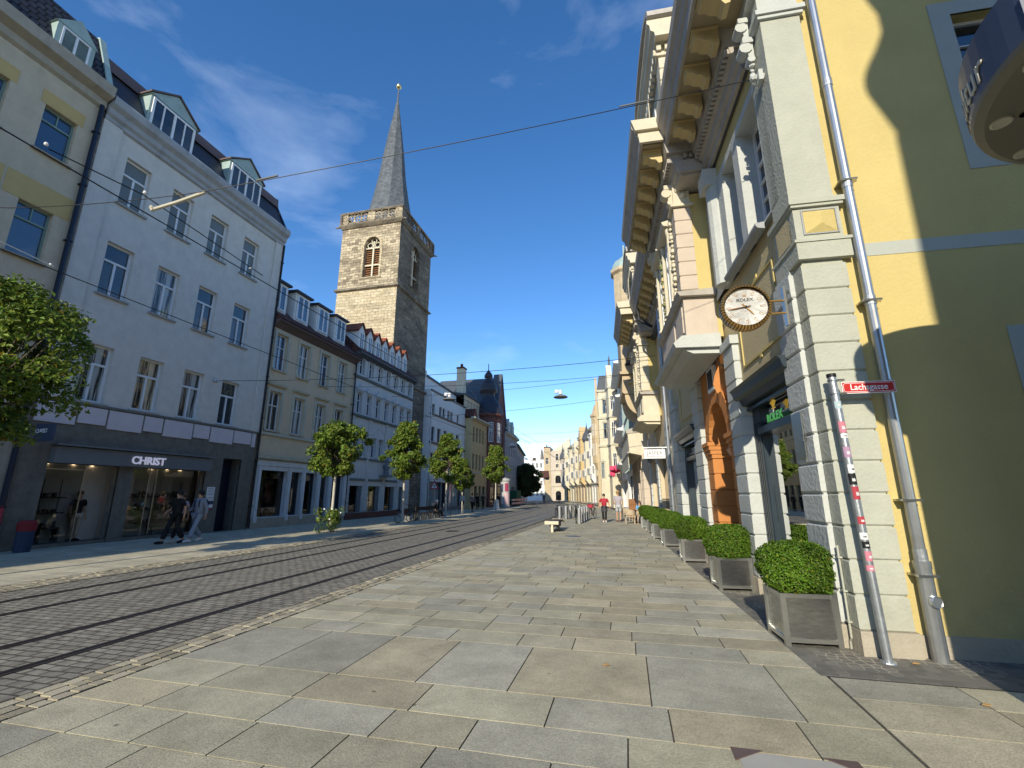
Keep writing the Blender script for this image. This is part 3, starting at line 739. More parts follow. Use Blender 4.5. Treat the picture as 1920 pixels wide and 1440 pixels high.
for c in (12.62, 16.6):
    dm = MB(); dm.box(F, c - 1.03, c + 1.03, -1.4, -.02, 16.32, 17.86); d_ = dm.build('dormer', 'copper', t)
    dm = MB(); dm.prism(F, [(c - 1.1, 17.86), (c + 1.1, 17.86), (c, 18.66)], -1.7, .04); dm.build('gable', 'copper', d_)
    dm = MB()
    for A, B_ in (((c - 1.14, 17.87), (c, 18.68)), ((c, 18.68), (c + 1.14, 17.87))):
        dm.prism(F, [A, B_, (B_[0], B_[1] + .08), (A[0], A[1] + .08)], -1.75, .1)
    dm.build('verge', 'brownmetal', d_)
    window(F, d_, c, 16.42, 1.9, 1.36, 'four', 'white', 'glass', o=.06, fw=.09)
# panels above the shop
mb = MB(); a = 10.25; k = 0
for w_ in (1.2, .95, 1.3, .8, 1.35, .85, 1.3, 1.1, .0):
    w_ = w_ or 19.4 - a
    a1 = min(a + w_, 19.45)
    if a1 - a > .1: mb.box(F, a + .035, a1 - .035, .05, .1, 4.08 if k % 2 else 3.98, 4.66)
    a = a1; k += 1
mb.build('cladding_panel', 'panel', t)
mb = MB(); mb.wall(F, 10.2, 19.5, 0, 4.69, sh_ops, o=.05, depth=.35); mb.extr(F, [(.0, 4.69), (.12, 4.69), (.12, 4.76), (0, 4.8)], 10.2, 19.5)
mb.box(F, 13.15, 13.78, .052, .12, 0, .12); mb.build('shop_front', 'darkstone', t)
# sign band
sb = MB(); sb.box(F, 10.95, 16.85, .055, .3, 2.69, 3.22); sb.box(F, 10.9, 16.9, .055, .42, 3.25, 3.31); sgn = sb.build('sign_band', 'graysteel', t)
text_obj('CHRIST', .46, F, 13.55 + 1.4 - .0, .305, 2.79, 'signwhite', sgn, depth=.02, sx=.86, bold=.012, align='RIGHT') if False else None
def lettering_on(F, s, size, a0, o, z, m, par, sx=1., bold=0., depth=.01, name='lettering'):
    """a0 = where the first letter starts; direction found from the frame"""
    return text_obj(s, size, F, a0, o, z, m, par, name, depth, 'LEFT', sx, bold)
lettering_on(F, 'CHRIST', .4, 13.35, .33, 2.8, 'signglow', sgn, .98, .008, .02)
cs_ = MB(); cs_.box(F, 10.35, 10.42, .2, .95, 3.3, 3.85); hs = cs_.build('hanging_sign', 'navy', t)
GSs = Fr(*F.p(10.35, 0, 0)[:2], (1, 0), (0, -1), 'X')
text_obj('CHRIST', .19, GSs, .22, .01, 3.56, 'signwhite', hs, depth=.006, sx=.8)
# shop interior
mb = MB(); mb.box(F, 10.5, 17.2, -4.0, -.4, .05, 3.0); mb.f = mb.f[:]; 
rm = MB()
rm.quad(F, [(10.5, -4, .1), (17.2, -4, .1), (17.2, -4, 2.9), (10.5, -4, 2.9)]); rm.quad(F, [(10.5, -.36, .1), (10.5, -4, .1), (10.5, -4, 2.9), (10.5, -.36, 2.9)])
rm.quad(F, [(17.2, -.36, .1), (17.2, -4, .1), (17.2, -4, 2.9), (17.2, -.36, 2.9)]); rm.quad(F, [(10.5, -.36, 2.75), (17.2, -.36, 2.75), (17.2, -4, 2.75), (10.5, -4, 2.75)], 1); rm.quad(F, [(10.5, -.36, .1), (17.2, -.36, .1), (17.2, -4, .1), (10.5, -4, .1)], 1)
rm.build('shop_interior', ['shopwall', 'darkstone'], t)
for a0, a1 in ((10.98, 12.1), (14.05, 16.6)):
    mb = MB()
    for z in (.55, 1.05, 1.55): mb.box(F, a0, a1, -.95, -.55, z, z + .05)
    for a_ in (a0, a1 - .04, (a0 + a1) / 2): mb.box(F, a_, a_ + .04, -.93, -.57, .12, .55); mb.box(F, a_, a_ + .03, -.93, -.9, .6, 2.2)
    s_ = mb.build('display_shelf', 'shelf', t)
    mb = MB()
    for z in (.6, 1.1, 1.6):
        a_ = a0 + .1
        while a_ < a1 - .15:
            w_ = rs.uniform(.06, .16); mb.box(F, a_, a_ + w_, -.8, -.65, z, z + rs.uniform(.06, .24)); a_ += w_ + rs.uniform(.04, .2)
    mb.build('display_stand', 'shelf', s_)
    mb = MB()
    for z in (.6, 1.1, 1.6):
        a_ = a0 + .2
        while a_ < a1 - .15: mb.ball(F.p(a_, -.66, z + .05), .035, 6); a_ += rs.uniform(.2, .5)
    mb.build('jewellery', 'creamstone', s_)
mb = MB()
for a_ in (11.5, 12.3, 12.9, 14.2, 15.1, 15.8, 16.4):
    for o_ in (-.9, -2.4): mb.lathe(F.p(a_, o_, 2.74), [(.06, 0), (.06, -.02), (0, -.02)], 8)
mb.build('ceiling_spotlight', 'warmlight', t)
for a_, c_ in ((13.0, 'creamstone'), (15.2, 'terracotta')):
    mb = MB(); mb.box(F, a_ - .4, a_ + .4, -3.7, -3.6, 1.2, 2.2); mb.build('wall_poster', c_, t)
for a0, a1 in ((10.97, 12.28), (14.9, 16.83), (13.74, 14.6)):
    mb = MB(); mb.quad(F, [(a0, -.3, .14), (a1, -.3, .14), (a1, -.3, 2.66), (a0, -.3, 2.66)]); mb.build('shop_window', 'shopglass', t)
mb = MB()
for a_ in (10.97, 12.28, 14.6, 14.9, 16.8): mb.box(F, a_, a_ + .03, -.32, -.28, .12, 2.68)
mb.box(F, 10.97, 12.3, -.32, -.28, 2.5, 2.53); mb.build('window_bar', 'steeltrim', t)
mb = MB(); mb.box(F, 17.7, 18.7, -.58, -.5, .02, 3.3); d_ = mb.build('door', 'blackblue', t)
mb = MB(); mb.tube([F.p(17.85, -.46, .9), F.p(17.85, -.46, 1.4)], .015, 6); mb.build('handle', 'steeltrim', d_)
nt_ = thing('notice_board', F.p(17.25, .06, 1.2), 'white notices pasted beside the dark blue doorway', 'notice')
mb = MB(); mb.box(F, 17.02, 17.42, .053, .075, 1.55, 2.0); mb.box(F, 17.02, 17.42, .053, .075, 1.4, 1.53); mb.box(F, 17.02, 17.12, .053, .075, 1.1, 1.38); mb.box(F, 17.12, 17.42, .053, .074, 1.1, 1.24); mb.build('sheet', 'signwhite', nt_)
mb = MB(); mb.box(F, 17.12, 17.42, .053, .075, 1.245, 1.38); mb.build('blue_field', 'navy', nt_)
mb = MB(); mb.box(F, 17.04, 17.38, .053, .075, 1.0, 1.08); mb.build('red_strip', 'stickerred', nt_)
mb = MB()
for z in (1.93, 1.86, 1.8, 1.72, 1.65, 1.46): mb.box(F, 17.06, 17.38, .0755, .077, z, z + .018)
mb.build('print_line', 'graysteel', nt_)
dpipe(F, t, 19.6, .1, .1, 15.4, 'black', .06)
o = thing('wire_fixing', F.p(16.6, .1, 6.8), 'small round fixing for the span wire on the grey wall', 'wire anchor'); mb = MB(); mb.lathe(F.p(16.6, 0, 6.8), [(.1, 0), (.1, .08), (.05, .12), (0, .14)], 10, axis=F.n); mb.build('rosette', 'zinc', o)  # round fixing that holds the span wire, carries no lamp

# ---- cream house
t = thing('cream_house', F.p(23.6, 0, 0), 'cream rendered three storey house with a white shop front and four roof dormers', 'house')
cs = (20.45, 22.35, 24.3, 26.2)
wins = [(c, z, h) for c in cs for z, h in ((8.3, 2.05), (5.0, 2.1))]
sops = [(20.05, 22.0, .55, 2.9, .3), (22.25, 23.2, .55, 2.9, .3), (23.4, 24.55, .55, 2.9, .3), (24.9, 25.7, .12, 2.9, .5), (26.0, 27.3, .55, 2.9, .3)]
body(F, t, 19.65, 27.6, 10.9, [(c - .45, c + .45, z, z + h) for c, z, h in wins] + [(q[0], q[1], q[2], q[3], .02) for q in sops], 'cream', back=8)
for i, (c, z, h) in enumerate(wins):
    window(F, t, c, z, .9, h, 'cross', 'white', ['glassblue', 'glass', 'curtain', 'glass'][i % 4] if z > 8 else ['curtain', 'glass', 'curtain'][i % 3], sur=('creamtrim', .14, .05, 'hood' if z < 8 else ''), sill='creamtrim', fw=.06)
trim(F, t, [([(0, 4.68), (.12, 4.72), (.12, 4.84), (0, 4.88)], 19.65, 27.6), ([(0, 3.42), (.25, 3.5), (.27, 3.62), (0, 3.66)], 19.65, 27.6)], 'creamtrim', 'string_course')
trim(F, t, [([(0, 10.6), (.3, 10.85), (.5, 10.9), (.5, 11.0), (0, 11.0)], 19.65, 27.7)], 'brownmetal', 'eaves')
mb = MB(); mb.extr(F, [(.55, 10.98), (.55, 11.05), (-.3, 11.75), (-3.2, 14.2), (-8, 12.5), (-8, 10.98)], 19.66, 27.65); mb.build('roof', 'tile_brown', t)
mb = MB()
for k, c in enumerate((19.95, 21.85, 23.8, 25.7)):
    dm = MB(); dm.box(F, c - .62, c + .62, -3.2, -.12, 11.45, 13.35); dm_o = dm.build('dormer', 'whiteplaster', t)
    dm = MB(); dm.extr(F, [(.06, 13.3), (.06, 13.42), (-3.4, 13.6), (-3.4, 13.3)], c - .74, c + .74); dm.build('roof', 'rooftile_dark', dm_o)
    window(F, dm_o, c, 11.7, .95, 1.5, 'two', 'white', 'glassblue' if k < 3 else 'glass', o=-.05, fw=.08)
mb = MB(); mb.wall(F, 19.65, 27.6, .5, 3.4, sops, o=.08, depth=.3)
for a_ in (19.9, 22.12, 23.3, 24.72, 25.85, 27.42): mb.box(F, a_ - .07, a_ + .07, .082, .17, .45, 2.95); mb.box(F, a_ - .1, a_ + .1, .082, .2, .3, .62); mb.box(F, a_ - .1, a_ + .1, .082, .2, 2.95, 3.1)
mb.extr(F, [(.082, 3.1), (.14, 3.14), (.14, 3.2), (.082, 3.2)], 19.65, 27.6); mb.build('shop_front', 'shopwhite', t)
mb = MB(); mb.box(F, 19.66, 24.88, .003, .16, 0, .5); mb.box(F, 25.72, 27.6, .003, .16, 0, .5); mb.build('plinth', 'tanstone', t)
rm = MB(); rm.quad(F, [(19.8, -2.5, .3), (27.5, -2.5, .3), (27.5, -2.5, 3), (19.8, -2.5, 3)]); rm.quad(F, [(19.8, -.2, .35), (27.5, -.2, .35), (27.5, -2.5, .35), (19.8, -2.5, .35)]); rm.quad(F, [(19.8, -.2, 2.95), (27.5, -.2, 2.95), (27.5, -2.5, 2.95), (19.8, -2.5, 2.95)])
for a_ in (19.8, 23.3, 27.5): rm.quad(F, [(a_, -.25, .3), (a_, -2.5, .3), (a_, -2.5, 3), (a_, -.25, 3)])
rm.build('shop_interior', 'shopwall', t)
for q in sops:
    mb = MB(); mb.quad(F, [(q[0], -.18, q[2]), (q[1], -.18, q[2]), (q[1], -.18, q[3]), (q[0], -.18, q[3])]); mb.build('shop_window', 'shopglass', t)
for a_, w_ in ((20.5, .5), (21.3, .45), (22.7, .35), (24.0, .3)):
    mb = MB(); n_ = 14
    pl = [(a_ - w_ / 2 + w_ * i / n_, -1.0 + (.05 if i % 2 else -.05)) for i in range(n_ + 1)]
    for i in range(n_): mb.quad(F, [(pl[i][0], pl[i][1], .5), (pl[i + 1][0], pl[i + 1][1], .5), (pl[i + 1][0] * .7 + a_ * .3, pl[i + 1][1], 2.6), (pl[i][0] * .7 + a_ * .3, pl[i][1], 2.6)])
    mb.build('display_drape', 'creamstone', t)
dpipe(F, t, 27.55, .14, .1, 10.7, 'black', .055)

# ---- blue grey ornate house in front of the tower
t = thing('blue_grey_house', F.p(32, 0, 0), 'pale blue grey ornate house with seven pointed dormers below the church tower', 'house')
cs = [28.42 + 1.3 * i for i in range(7)]
wins = [(c, z, h, k) for c in cs for k, (z, h) in enumerate(((10.15, 1.15), (7.3, 1.45)))]
low = [28.3, 29.35, 30.75, 31.8, 33.2, 34.25, 35.7]
wins += [(c, 4.3, 1.45, 2) for c in low]
sops = [(28.05, 29.75, .45, 2.25, .3), (30.5, 32.2, .45, 2.25, .3), (32.9, 34.55, .45, 2.25, .3), (35.2, 36.1, .1, 2.25, .4)]
body(F, t, 27.63, 36.9, 11.5, [(c - (.36 if k < 2 else .4), c + (.36 if k < 2 else .4), z, z + h) for c, z, h, k in wins] + [(q[0], q[1], q[2], q[3], .25) for q in sops], 'bluegray', back=6)
for i, (c, z, h, k) in enumerate(wins):
    window(F, t, c, z, .72 if k < 2 else .8, h, 'cross', 'white', ['glass', 'curtain', 'glassblue', 'curtain'][(i * 3 + k) % 4], sur=('bluegray', .09, .05, ('', ('seg' if (i // 2) % 2 else 'tri'), '')[k]), fw=.06)
trim(F, t, [([(0, 9.75), (.14, 9.82), (.16, 9.95), (0, 10.0)], 27.63, 36.95), ([(0, 6.98), (.18, 7.05), (.2, 7.16), (0, 7.2)], 27.63, 36.95)], 'graygreen', 'string_course')
trim(F, t, [([(0, 11.3), (.3, 11.45), (.42, 11.5), (.42, 11.62), (0, 11.65)], 27.6, 37.0)], 'slate', 'eaves')
trim(F, t, [([(0, 2.6), (.1, 2.64), (.1, 2.74), (0, 2.76)], q[0] - .1, q[1] + .1) for q in sops[:3]], 'graygreen', 'lintel_moulding')
trim(F, t, [([(0, 4.05), (.12, 4.08), (.12, 4.2), (0, 4.22)], a_ - .15, a_ + 1.95) for a_ in (27.9, 30.35, 32.8)], 'graygreen', 'sill_moulding')
mb = MB()
for a0 in (27.68, 29.95, 32.4, 34.7, 36.5):
    z = .5
    while z < (6.8 if a0 != 34.7 else 4): mb.block(F, a0, a0 + .36, .003, .07, z, z + .27, .015); z += .3
mb.build('quoin', 'bluegray', t)
mb = MB(); mb.box(F, 27.63, 35.15, .003, .12, 0, .44); mb.box(F, 36.12, 36.9, .003, .12, 0, .44); mb.build('plinth', 'redplinth', t)
for a0, a1 in ((28.2, 30.0), (30.6, 32.5), (33.0, 35.0)):   # faint relief swags
    mb = MB()
    c = (a0 + a1) / 2; mb.tube([F.p(c + .9 * cos(pi - pi * i / 12), .02, 5.9 + .42 * sin(pi * i / 12) + (.2 if 5 <= i <= 7 else 0)) for i in range(13)], .022, 5); mb.build('relief', 'bluegray', t)
mb = MB(); mb.extr(F, [(.4, 11.63), (.4, 11.7), (-2.6, 14.4), (-6, 12), (-6, 11.55)], 27.6, 37.0); mb.build('roof', 'tile_brown', t)
for i in range(7):
    c = 28.1 + 1.14 * i
    dm = MB(); dm.box(F, c - .4, c + .4, -2.6, .02, 11.68, 13.25); dm.prism(F, [(c - .4, 13.25), (c + .4, 13.25), (c, 13.75)], -2.6, .02); d_ = dm.build('dormer', 'whiteplaster', t)
    dm = MB()
    dm.prism(F, [(c - .52, 13.2), (c, 13.86), (c, 13.96), (c - .56, 13.26)], -2.8, .12); dm.prism(F, [(c + .52, 13.2), (c, 13.86), (c, 13.96), (c + .56, 13.26)], -2.8, .12); dm.build('roof', 'tile_red', d_)
    window(F, d_, c, 11.95, .5, 1.2, 'cross', 'white', 'glassblue', o=.065, fw=.05)
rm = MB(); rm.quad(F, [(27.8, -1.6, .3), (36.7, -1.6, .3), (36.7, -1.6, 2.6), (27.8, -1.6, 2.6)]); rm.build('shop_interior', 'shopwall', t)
for q in sops[:3]:
    mb = MB(); mb.quad(F, [(q[0], -.2, q[2]), (q[1], -.2, q[2]), (q[1], -.2, q[3]), (q[0], -.2, q[3])]); g_ = mb.build('shop_window', 'shopglass', t)
    mb = MB(); mb.box(F, q[1] - .45, q[1] - .03, -.24, -.1, q[2], q[3] - .02); mb.build('door_leaf', 'graysteel', g_)
    mb = MB(); mb.box(F, q[0] + .3, q[0] + .34, -.9, -.3, q[2], 1.0); mb.box(F, q[0] + .75, q[0] + .79, -.9, -.3, q[2], 1.0); mb.box(F, q[0] + .25, q[0] + .9, -1, -.3, 1.0, 1.1); mb.build('table', 'darkwood', t)
mb = MB(); q = sops[3]; mb.box(F, q[0], q[1], -.3, -.22, .1, 2.24); mb.build('door', 'graysteel', t)
mb = MB(); mb.box(F, 31.9, 33.1, .003, .5, 2.95, 3.1); mb.build('statue_bracket', 'graygreen', t)
st = thing('stone_statue', F.p(32.5, .25, 3.1), 'dark stone bust standing on a wall bracket above the shop', 'statue')
mb = MB(); mb.lathe(F.p(32.5, .25, 3.1), [(.2, 0), (.22, .15), (.15, .3), (.27, .55), (.25, .75), (.1, .85), (.15, 1.0), (.13, 1.15), (0, 1.22)], 10); mb.build('bust', 'graysteel', st, smooth=True)

# ---- church tower
TX0, TX1, TY0, TY1 = -24.85, -18.8, 33.85, 40.6
t = thing('church_tower', ((TX0 + TX1) / 2, (TY0 + TY1) / 2, 0), 'square sandstone church tower with slender slate spire and golden ball', 'church tower')
TS = Fr(0, TY0, (1, 0), (0, -1), 'TS'); TE = Fr(TX1, 0, (0, 1), (1, 0), 'TE'); TWF = Fr(TX0, 0, (0, 1), (-1, 0), 'TW'); TN = Fr(0, TY1, (1, 0), (0, 1), 'TN')
bw = (-22.35, -20.75, 20.9, 24.9); be = (36.2, 37.9, 20.9, 25.2)
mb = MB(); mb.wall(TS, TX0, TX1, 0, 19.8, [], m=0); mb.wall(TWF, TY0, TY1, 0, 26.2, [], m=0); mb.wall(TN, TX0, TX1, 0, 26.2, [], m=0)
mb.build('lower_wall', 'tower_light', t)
def arch_pts(c, w, z, h, n=8):                      # pointed arch outline from z upward
    pts = [(c - w, z)]
    for i in range(n + 1):
        u = i / n; pts.append((c - w + w * (1 - cos(u * pi / 2)) ** 1.0 * 1.0, z + h * sin(u * pi / 2) ** .9))
    for i in range(n - 1, -1, -1):
        u = i / n; pts.append((c + w - w * (1 - cos(u * pi / 2)), z + h * sin(u * pi / 2) ** .9))
    pts.append((c + w, z)); return pts
def belfry(F, mb, a0, a1, z0, z1, b):
    mb.wall(F, a0, a1, z0, z1, [(b[0], b[1], b[2], b[3], .5)])
    c, w = (b[0] + b[1]) / 2, (b[1] - b[0]) / 2; zs = b[3] - w * 1.25
    pts = arch_pts(c, w, zs, b[3] - zs - .01)
    h_ = len(pts) // 2
    L = [p for p in pts if p[0] <= c + 1e-6]; Rr = [p for p in pts if p[0] >= c - 1e-6]
    mb.prism(F, [(b[0], b[3] - .002)] + L, -.48, -.002); mb.prism(F, [(b[1], b[3] - .002)] + Rr[::-1], -.48, -.002)
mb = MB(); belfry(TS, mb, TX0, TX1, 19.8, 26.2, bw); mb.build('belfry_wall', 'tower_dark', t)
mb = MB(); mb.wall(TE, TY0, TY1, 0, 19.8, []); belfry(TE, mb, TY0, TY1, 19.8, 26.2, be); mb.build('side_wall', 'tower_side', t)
for F_, b_ in ((TS, bw), (TE, be)):
    c, w = (b_[0] + b_[1]) / 2, (b_[1] - b_[0]) / 2; zs = b_[3] - w * 1.25
    mb = MB(); pa = arch_pts(c, w + .22, zs, b_[3] - zs + .22); pi_ = arch_pts(c, w + .02, zs, b_[3] - zs + .02)
    for i in range(len(pa) - 1): mb.quad(F_, [(*pa[i], )[0:1] + (.06,) + (pa[i][1],), (pa[i + 1][0], .06, pa[i + 1][1]), (pi_[i + 1][0], .06, pi_[i + 1][1]), (pi_[i][0], .06, pi_[i][1])]); mb.quad(F_, [(pa[i][0], .06, pa[i][1]), (pa[i + 1][0], .06, pa[i + 1][1]), (pa[i + 1][0], 0, pa[i + 1][1]), (pa[i][0], 0, pa[i][1])])
    mb.box(F_, c - w - .22, c - w - .02, .003, .06, b_[2], zs); mb.box(F_, c + w + .02, c + w + .22, .003, .06, b_[2], zs); mb.extr(F_, [(.003, b_[2] - .25), (.14, b_[2] - .12), (.05, b_[2]), (.003, b_[2])], c - w - .25, c + w + .25)
    wn = mb.build('belfry_window', 'tower_light' if F_ is TS else 'tower_side', t)
    mb = MB(); mb.quad(F_, [(b_[0], -.46, b_[2]), (b_[1], -.46, b_[2]), (b_[1], -.46, b_[3]), (b_[0], -.46, b_[3])]); mb.build('dark_opening', 'black', wn)
    mb = MB(); z = b_[2] + .1
    while z < zs - .1: mb.extr(F_, [(-.44, z + .1), (-.36, z), (-.35, z + .02), (-.43, z + .13)], b_[0], b_[1]); z += .22
    mb.build('louvre', 'wood', wn)
    mb = MB(); mb.box(F_, c - .07, c + .07, -.35, -.2, b_[2], zs); mb.box(F_, c - .05, c + .05, -.35, -.22, zs, b_[3] - .3); mb.box(F_, b_[0], b_[1], -.34, -.22, b_[2] + 1.2, b_[2] + 1.32); mb.box(F_, b_[0], b_[1], -.34, -.22, zs - .06, zs + .05)
    for dx in (-.38, .38, 0):
        mb.tube([F_.p(c + dx + .26 * cos(2 * pi * i / 10), -.27, zs + (.3 if dx else .78) + .26 * sin(2 * pi * i / 10)) for i in range(11)], .05, 5)
    mb.build('tracery', 'creamstone', wn)
def ring(mb, prof):
    """moulding profile [(out,z)] round the tower, mitred"""
    n = len(prof); k0 = len(mb.v)
    for sx, sy in ((0, 0), (1, 0), (1, 1), (0, 1)):
        for o_, z in prof: mb.v.append(((TX0 - o_) if not sx else (TX1 + o_), (TY0 - o_) if not sy else (TY1 + o_), z))
    for c in range(4):
        for i in range(n):
            a = k0 + c * n + i; b_ = k0 + c * n + (i + 1) % n; c2 = k0 + ((c + 1) % 4) * n
            mb.f.append((a, b_, c2 + (i + 1) % n, c2 + i)); mb.m.append(0)
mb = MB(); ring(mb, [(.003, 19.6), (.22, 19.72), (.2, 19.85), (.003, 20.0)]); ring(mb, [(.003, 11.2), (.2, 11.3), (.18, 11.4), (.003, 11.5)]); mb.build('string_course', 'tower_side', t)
mb = MB(); ring(mb, [(-.1, 25.95), (.1, 26.1), (.26, 26.3), (.26, 26.5), (-.1, 26.5)]); ring(mb, [(-.12, 27.55), (.2, 27.52), (.27, 27.62), (.2, 27.76), (-.12, 27.76)]); mb.build('parapet_coping', 'tower_side', t)
mb = MB(); mb.box(W, TX0, TX1, TY0, TY1, 26.2, 26.6); mb.build('tower_deck', 'slate', t)
for F_, a0, a1, nm in ((TS, TX0 - .16, TX1 + .16, 's'), (TE, TY0 - .16, TY1 + .16, 'e'), (TN, TX0 - .3, TX1 + .3, 'n'), (TWF, TY0 - .3, TY1 + .3, 'w')):
    mb = MB(); n_ = 9; wd = (a1 - a0) / n_
    for i in range(n_):
        c = a0 + wd * (i + .5)
        if i in (0, 4, 8): mb.box(F_, c - wd / 2, c + wd / 2, -.02, .17, 26.5, 27.52)
        else:
            mb.tube([F_.p(c + .38 * cos(2 * pi * k / 12), .1, 27.0 + .42 * sin(2 * pi * k / 12)) for k in range(13)], .055, 5)
            for dx, dz in ((.15, .16), (-.15, .16), (.15, -.16), (-.15, -.16)):
                mb.tube([F_.p(c + dx + .15 * cos(2 * pi * k / 8), .1, 27.0 + dz + .15 * sin(2 * pi * k / 8)) for k in range(9)], .03, 4)
            mb.box(F_, c - wd / 2 - .03, c - wd / 2 + .03, .02, .16, 26.5, 27.52)
    mb.build('parapet', 'tower_dark' if nm == 's' else 'tower_side', t)
mb = MB()
for x_, y_ in ((TX0, TY0), (TX1, TY0), (TX1, TY1), (TX0, TY1)):
    dx = 1 if x_ > -20 else -1; dy = 1 if y_ > 36 else -1
    mb.tube([(x_ + .1 * dx, y_ + .1 * dy, 26.35), (x_ + .65 * dx, y_ + .2 * dy, 26.25)], .1, 6, r2=.06)
mb.build('gargoyle', 'tower_side', t)
scx, scy = -22.1, 37.4
prof = [(3.0, 27.0), (2.5, 28.2), (2.08, 30.0), (1.78, 31.6), (1.38, 34.0), (1.05, 37.0), (.62, 40.2), (.3, 42.4), (.16, 43.5), (.07, 43.8)]
mb = MB(); k0 = 0
for r_, z in prof:
    ln = (z - 27) / 17.; 
    for j in range(8):
        th = 2 * pi * j / 8 + pi / 8 + .25 * ln; mb.v.append((scx + r_ * cos(th), scy + r_ * sin(th), z))
for i in range(len(prof) - 1):
    for j in range(8): mb.f.append((i * 8 + j, i * 8 + (j + 1) % 8, (i + 1) * 8 + (j + 1) % 8, (i + 1) * 8 + j)); mb.m.append(0)
sp = mb.build('spire', 'spireslate', t)
mb = MB(); mb.tube([(scx, scy, 43.6), (scx, scy, 45.6)], .11, 8, r2=.07); mb.build('finial_rod', 'spireslate', sp)
mb = MB(); mb.ball((scx, scy, 45.75), .3, 14); mb.build('ball', 'ball', sp, smooth=True)
mb = MB(); mb.box(TE, 38.3, 39.3, .003, .05, 3.2, 6.2); mb.box(TE, 37.3, 38.2, .003, .06, .3, 5); mb.build('buttress_relief', 'tower_light', t)

# ---- white modern house
F = LF
t = thing('white_house', F.p(46, 0, 0), 'white rendered house with dark string courses beside the tower', 'house')
up = [(41.2, 41.95), (43.05, 43.8), (43.95, 44.7), (45.3, 46.05), (46.2, 46.95), (48.15, 48.9)]
lo = [(41.1, 42.1), (42.7, 43.7), (44.4, 45.4), (46.2, 47.2), (48.0, 49.0)]
sops = [(41.2, 43.9, .4, 2.75, .3), (44.3, 45.2, .1, 2.75, .5), (45.6, 49.6, .4, 2.75, .3)]
body(F, t, 40.75, 50.95, 11.8, [(a_, b_, 9.5, 10.42) for a_, b_ in up] + [(a_, b_, 6.72, 8.15) for a_, b_ in lo] + [(a_, b_, 4.2, 5.6) for a_, b_ in lo] + [(q[0], q[1], q[2], q[3], .1) for q in sops], 'whiteplaster', back=8)
for a_, b_ in up: window(F, t, (a_ + b_) / 2, 9.5, b_ - a_, .92, 'plain', 'graysteel', 'glass', fw=.05)
for z, h in ((6.72, 1.43), (4.2, 1.4)):
    for a_, b_ in lo: window(F, t, (a_ + b_) / 2, z, b_ - a_, h, 'plain', 'graysteel', 'glass', fw=.05)
trim(F, t, [([(0, z), (.1, z), (.12, z + .14), (0, z + .14)], 40.75, 50.95) for z in (9.3, 6.5, 11.65)], 'blackblue', 'string_course')
mb = MB(); mb.prism(F, [(40.8, 11.82), (50.9, 11.82), (50.9, 13.2), (41.5, 13.5)], -6, -1.2); mb.box(F, 40.8, 41.6, -3, -.9, 11.82, 13.9); mb.build('attic', 'whiteplaster', t)
mb = MB(); mb.prism(F, [(41.4, 13.5), (50.9, 13.2), (50.9, 13.36), (41.4, 13.68)], -6.2, -1.05); mb.build('roof', 'blackblue', t)
mb = MB(); mb.wall(F, 40.9, 50.9, 0, 3.1, sops, o=.08, depth=.3); mb.build('shop_front', 'graysteel', t)
for q in sops:
    mb = MB(); mb.quad(F, [(q[0], -.15, q[2]), (q[1], -.15, q[2]), (q[1], -.15, q[3]), (q[0], -.15, q[3])]); mb.build('shop_window', 'curtain' if q[0] != 44.3 else 'glass', t)
mb = MB()
for a_ in (42.1, 43.0, 46.6, 47.6, 48.6): mb.box(F, a_, a_ + .05, -.15, -.08, .4, 2.75)
mb.box(F, 41.2, 43.9, -.15, -.09, 2.2, 2.26); mb.build('mullion', 'copper', t)
mb = MB(); mb.box(F, 41.0, 50.8, .09, .2, 2.85, 3.05); mb.build('sign_band', 'shopwhite', t)
dpipe(F, t, 40.85, .12, .1, 11.5, 'galv', .06)

# ---- yellow house standing forward
FY = Fr(-17.4, 0, (0, 1), (1, 0), 'L')
t = thing('ochre_house', FY.p(54, 0, 0), 'ochre rendered house standing forward of the row with a sunlit edge', 'house')
ws = [(51.9 + 1.25 * i, z, h) for i in range(4) for z, h in ((7.8, 1.75), (4.5, 1.85))]
sops = [(52.0, 53.6, .3, 2.6, .3), (54.2, 55.2, .1, 2.6, .4), (55.6, 56.9, .3, 2.6, .3)]
body(FY, t, 51.0, 57.4, 10.5, [(c - .32, c + .32, z, z + h) for c, z, h in ws] + [(q[0], q[1], q[2], q[3], .25) for q in sops], 'yellowplaster', back=9)
for c, z, h in ws: window(FY, t, c, z, .64, h, 'plain', 'darkwood', 'glass', fw=.05)
for q in sops:
    mb = MB(); mb.quad(FY, [(q[0], -.2, q[2]), (q[1], -.2, q[2]), (q[1], -.2, q[3]), (q[0], -.2, q[3])]); mb.build('shop_window', 'glass', t)
trim(FY, t, [([(0, 4.0), (.12, 4.05), (.12, 4.2), (0, 4.24)], 51, 57.4), ([(0, 10.3), (.55, 10.45), (.55, 10.6), (0, 10.62)], 50.7, 57.5)], 'creamtrim')
mb = MB(); mb.extr(FY, [(.5, 10.62), (-1.1, 11.5), (-1.1, 13.4), (-.9, 13.4), (-.9, 13.55), (-6, 14.5), (-9, 12), (-9, 10.55)], 51.2, 57.4); mb.build('roof', 'slate', t)
mb = MB(); mb.plate(FY, [(50.7, .55), (51.5, .55), (51.5, -1.2), (50.7, -1.2)], 10.63, 10.7); mb.prism(FY, [(50.7, 10.7), (51.6, 10.7), (51.15, 11.6)], -1.1, .5); mb.build('corner_roof', 'tile_brown', t)
mb = MB(); mb.box(FY, 51.2, 57.3, -4, -1.05, 11.2, 13.4); at_ = mb.build('attic', 'cream', t)
for i in range(4): window(FY, at_, 52.6 + 1.2 * i, 12.1, .4, .8, 'plain', 'darkwood', 'glass', o=-1.04, fw=.04)
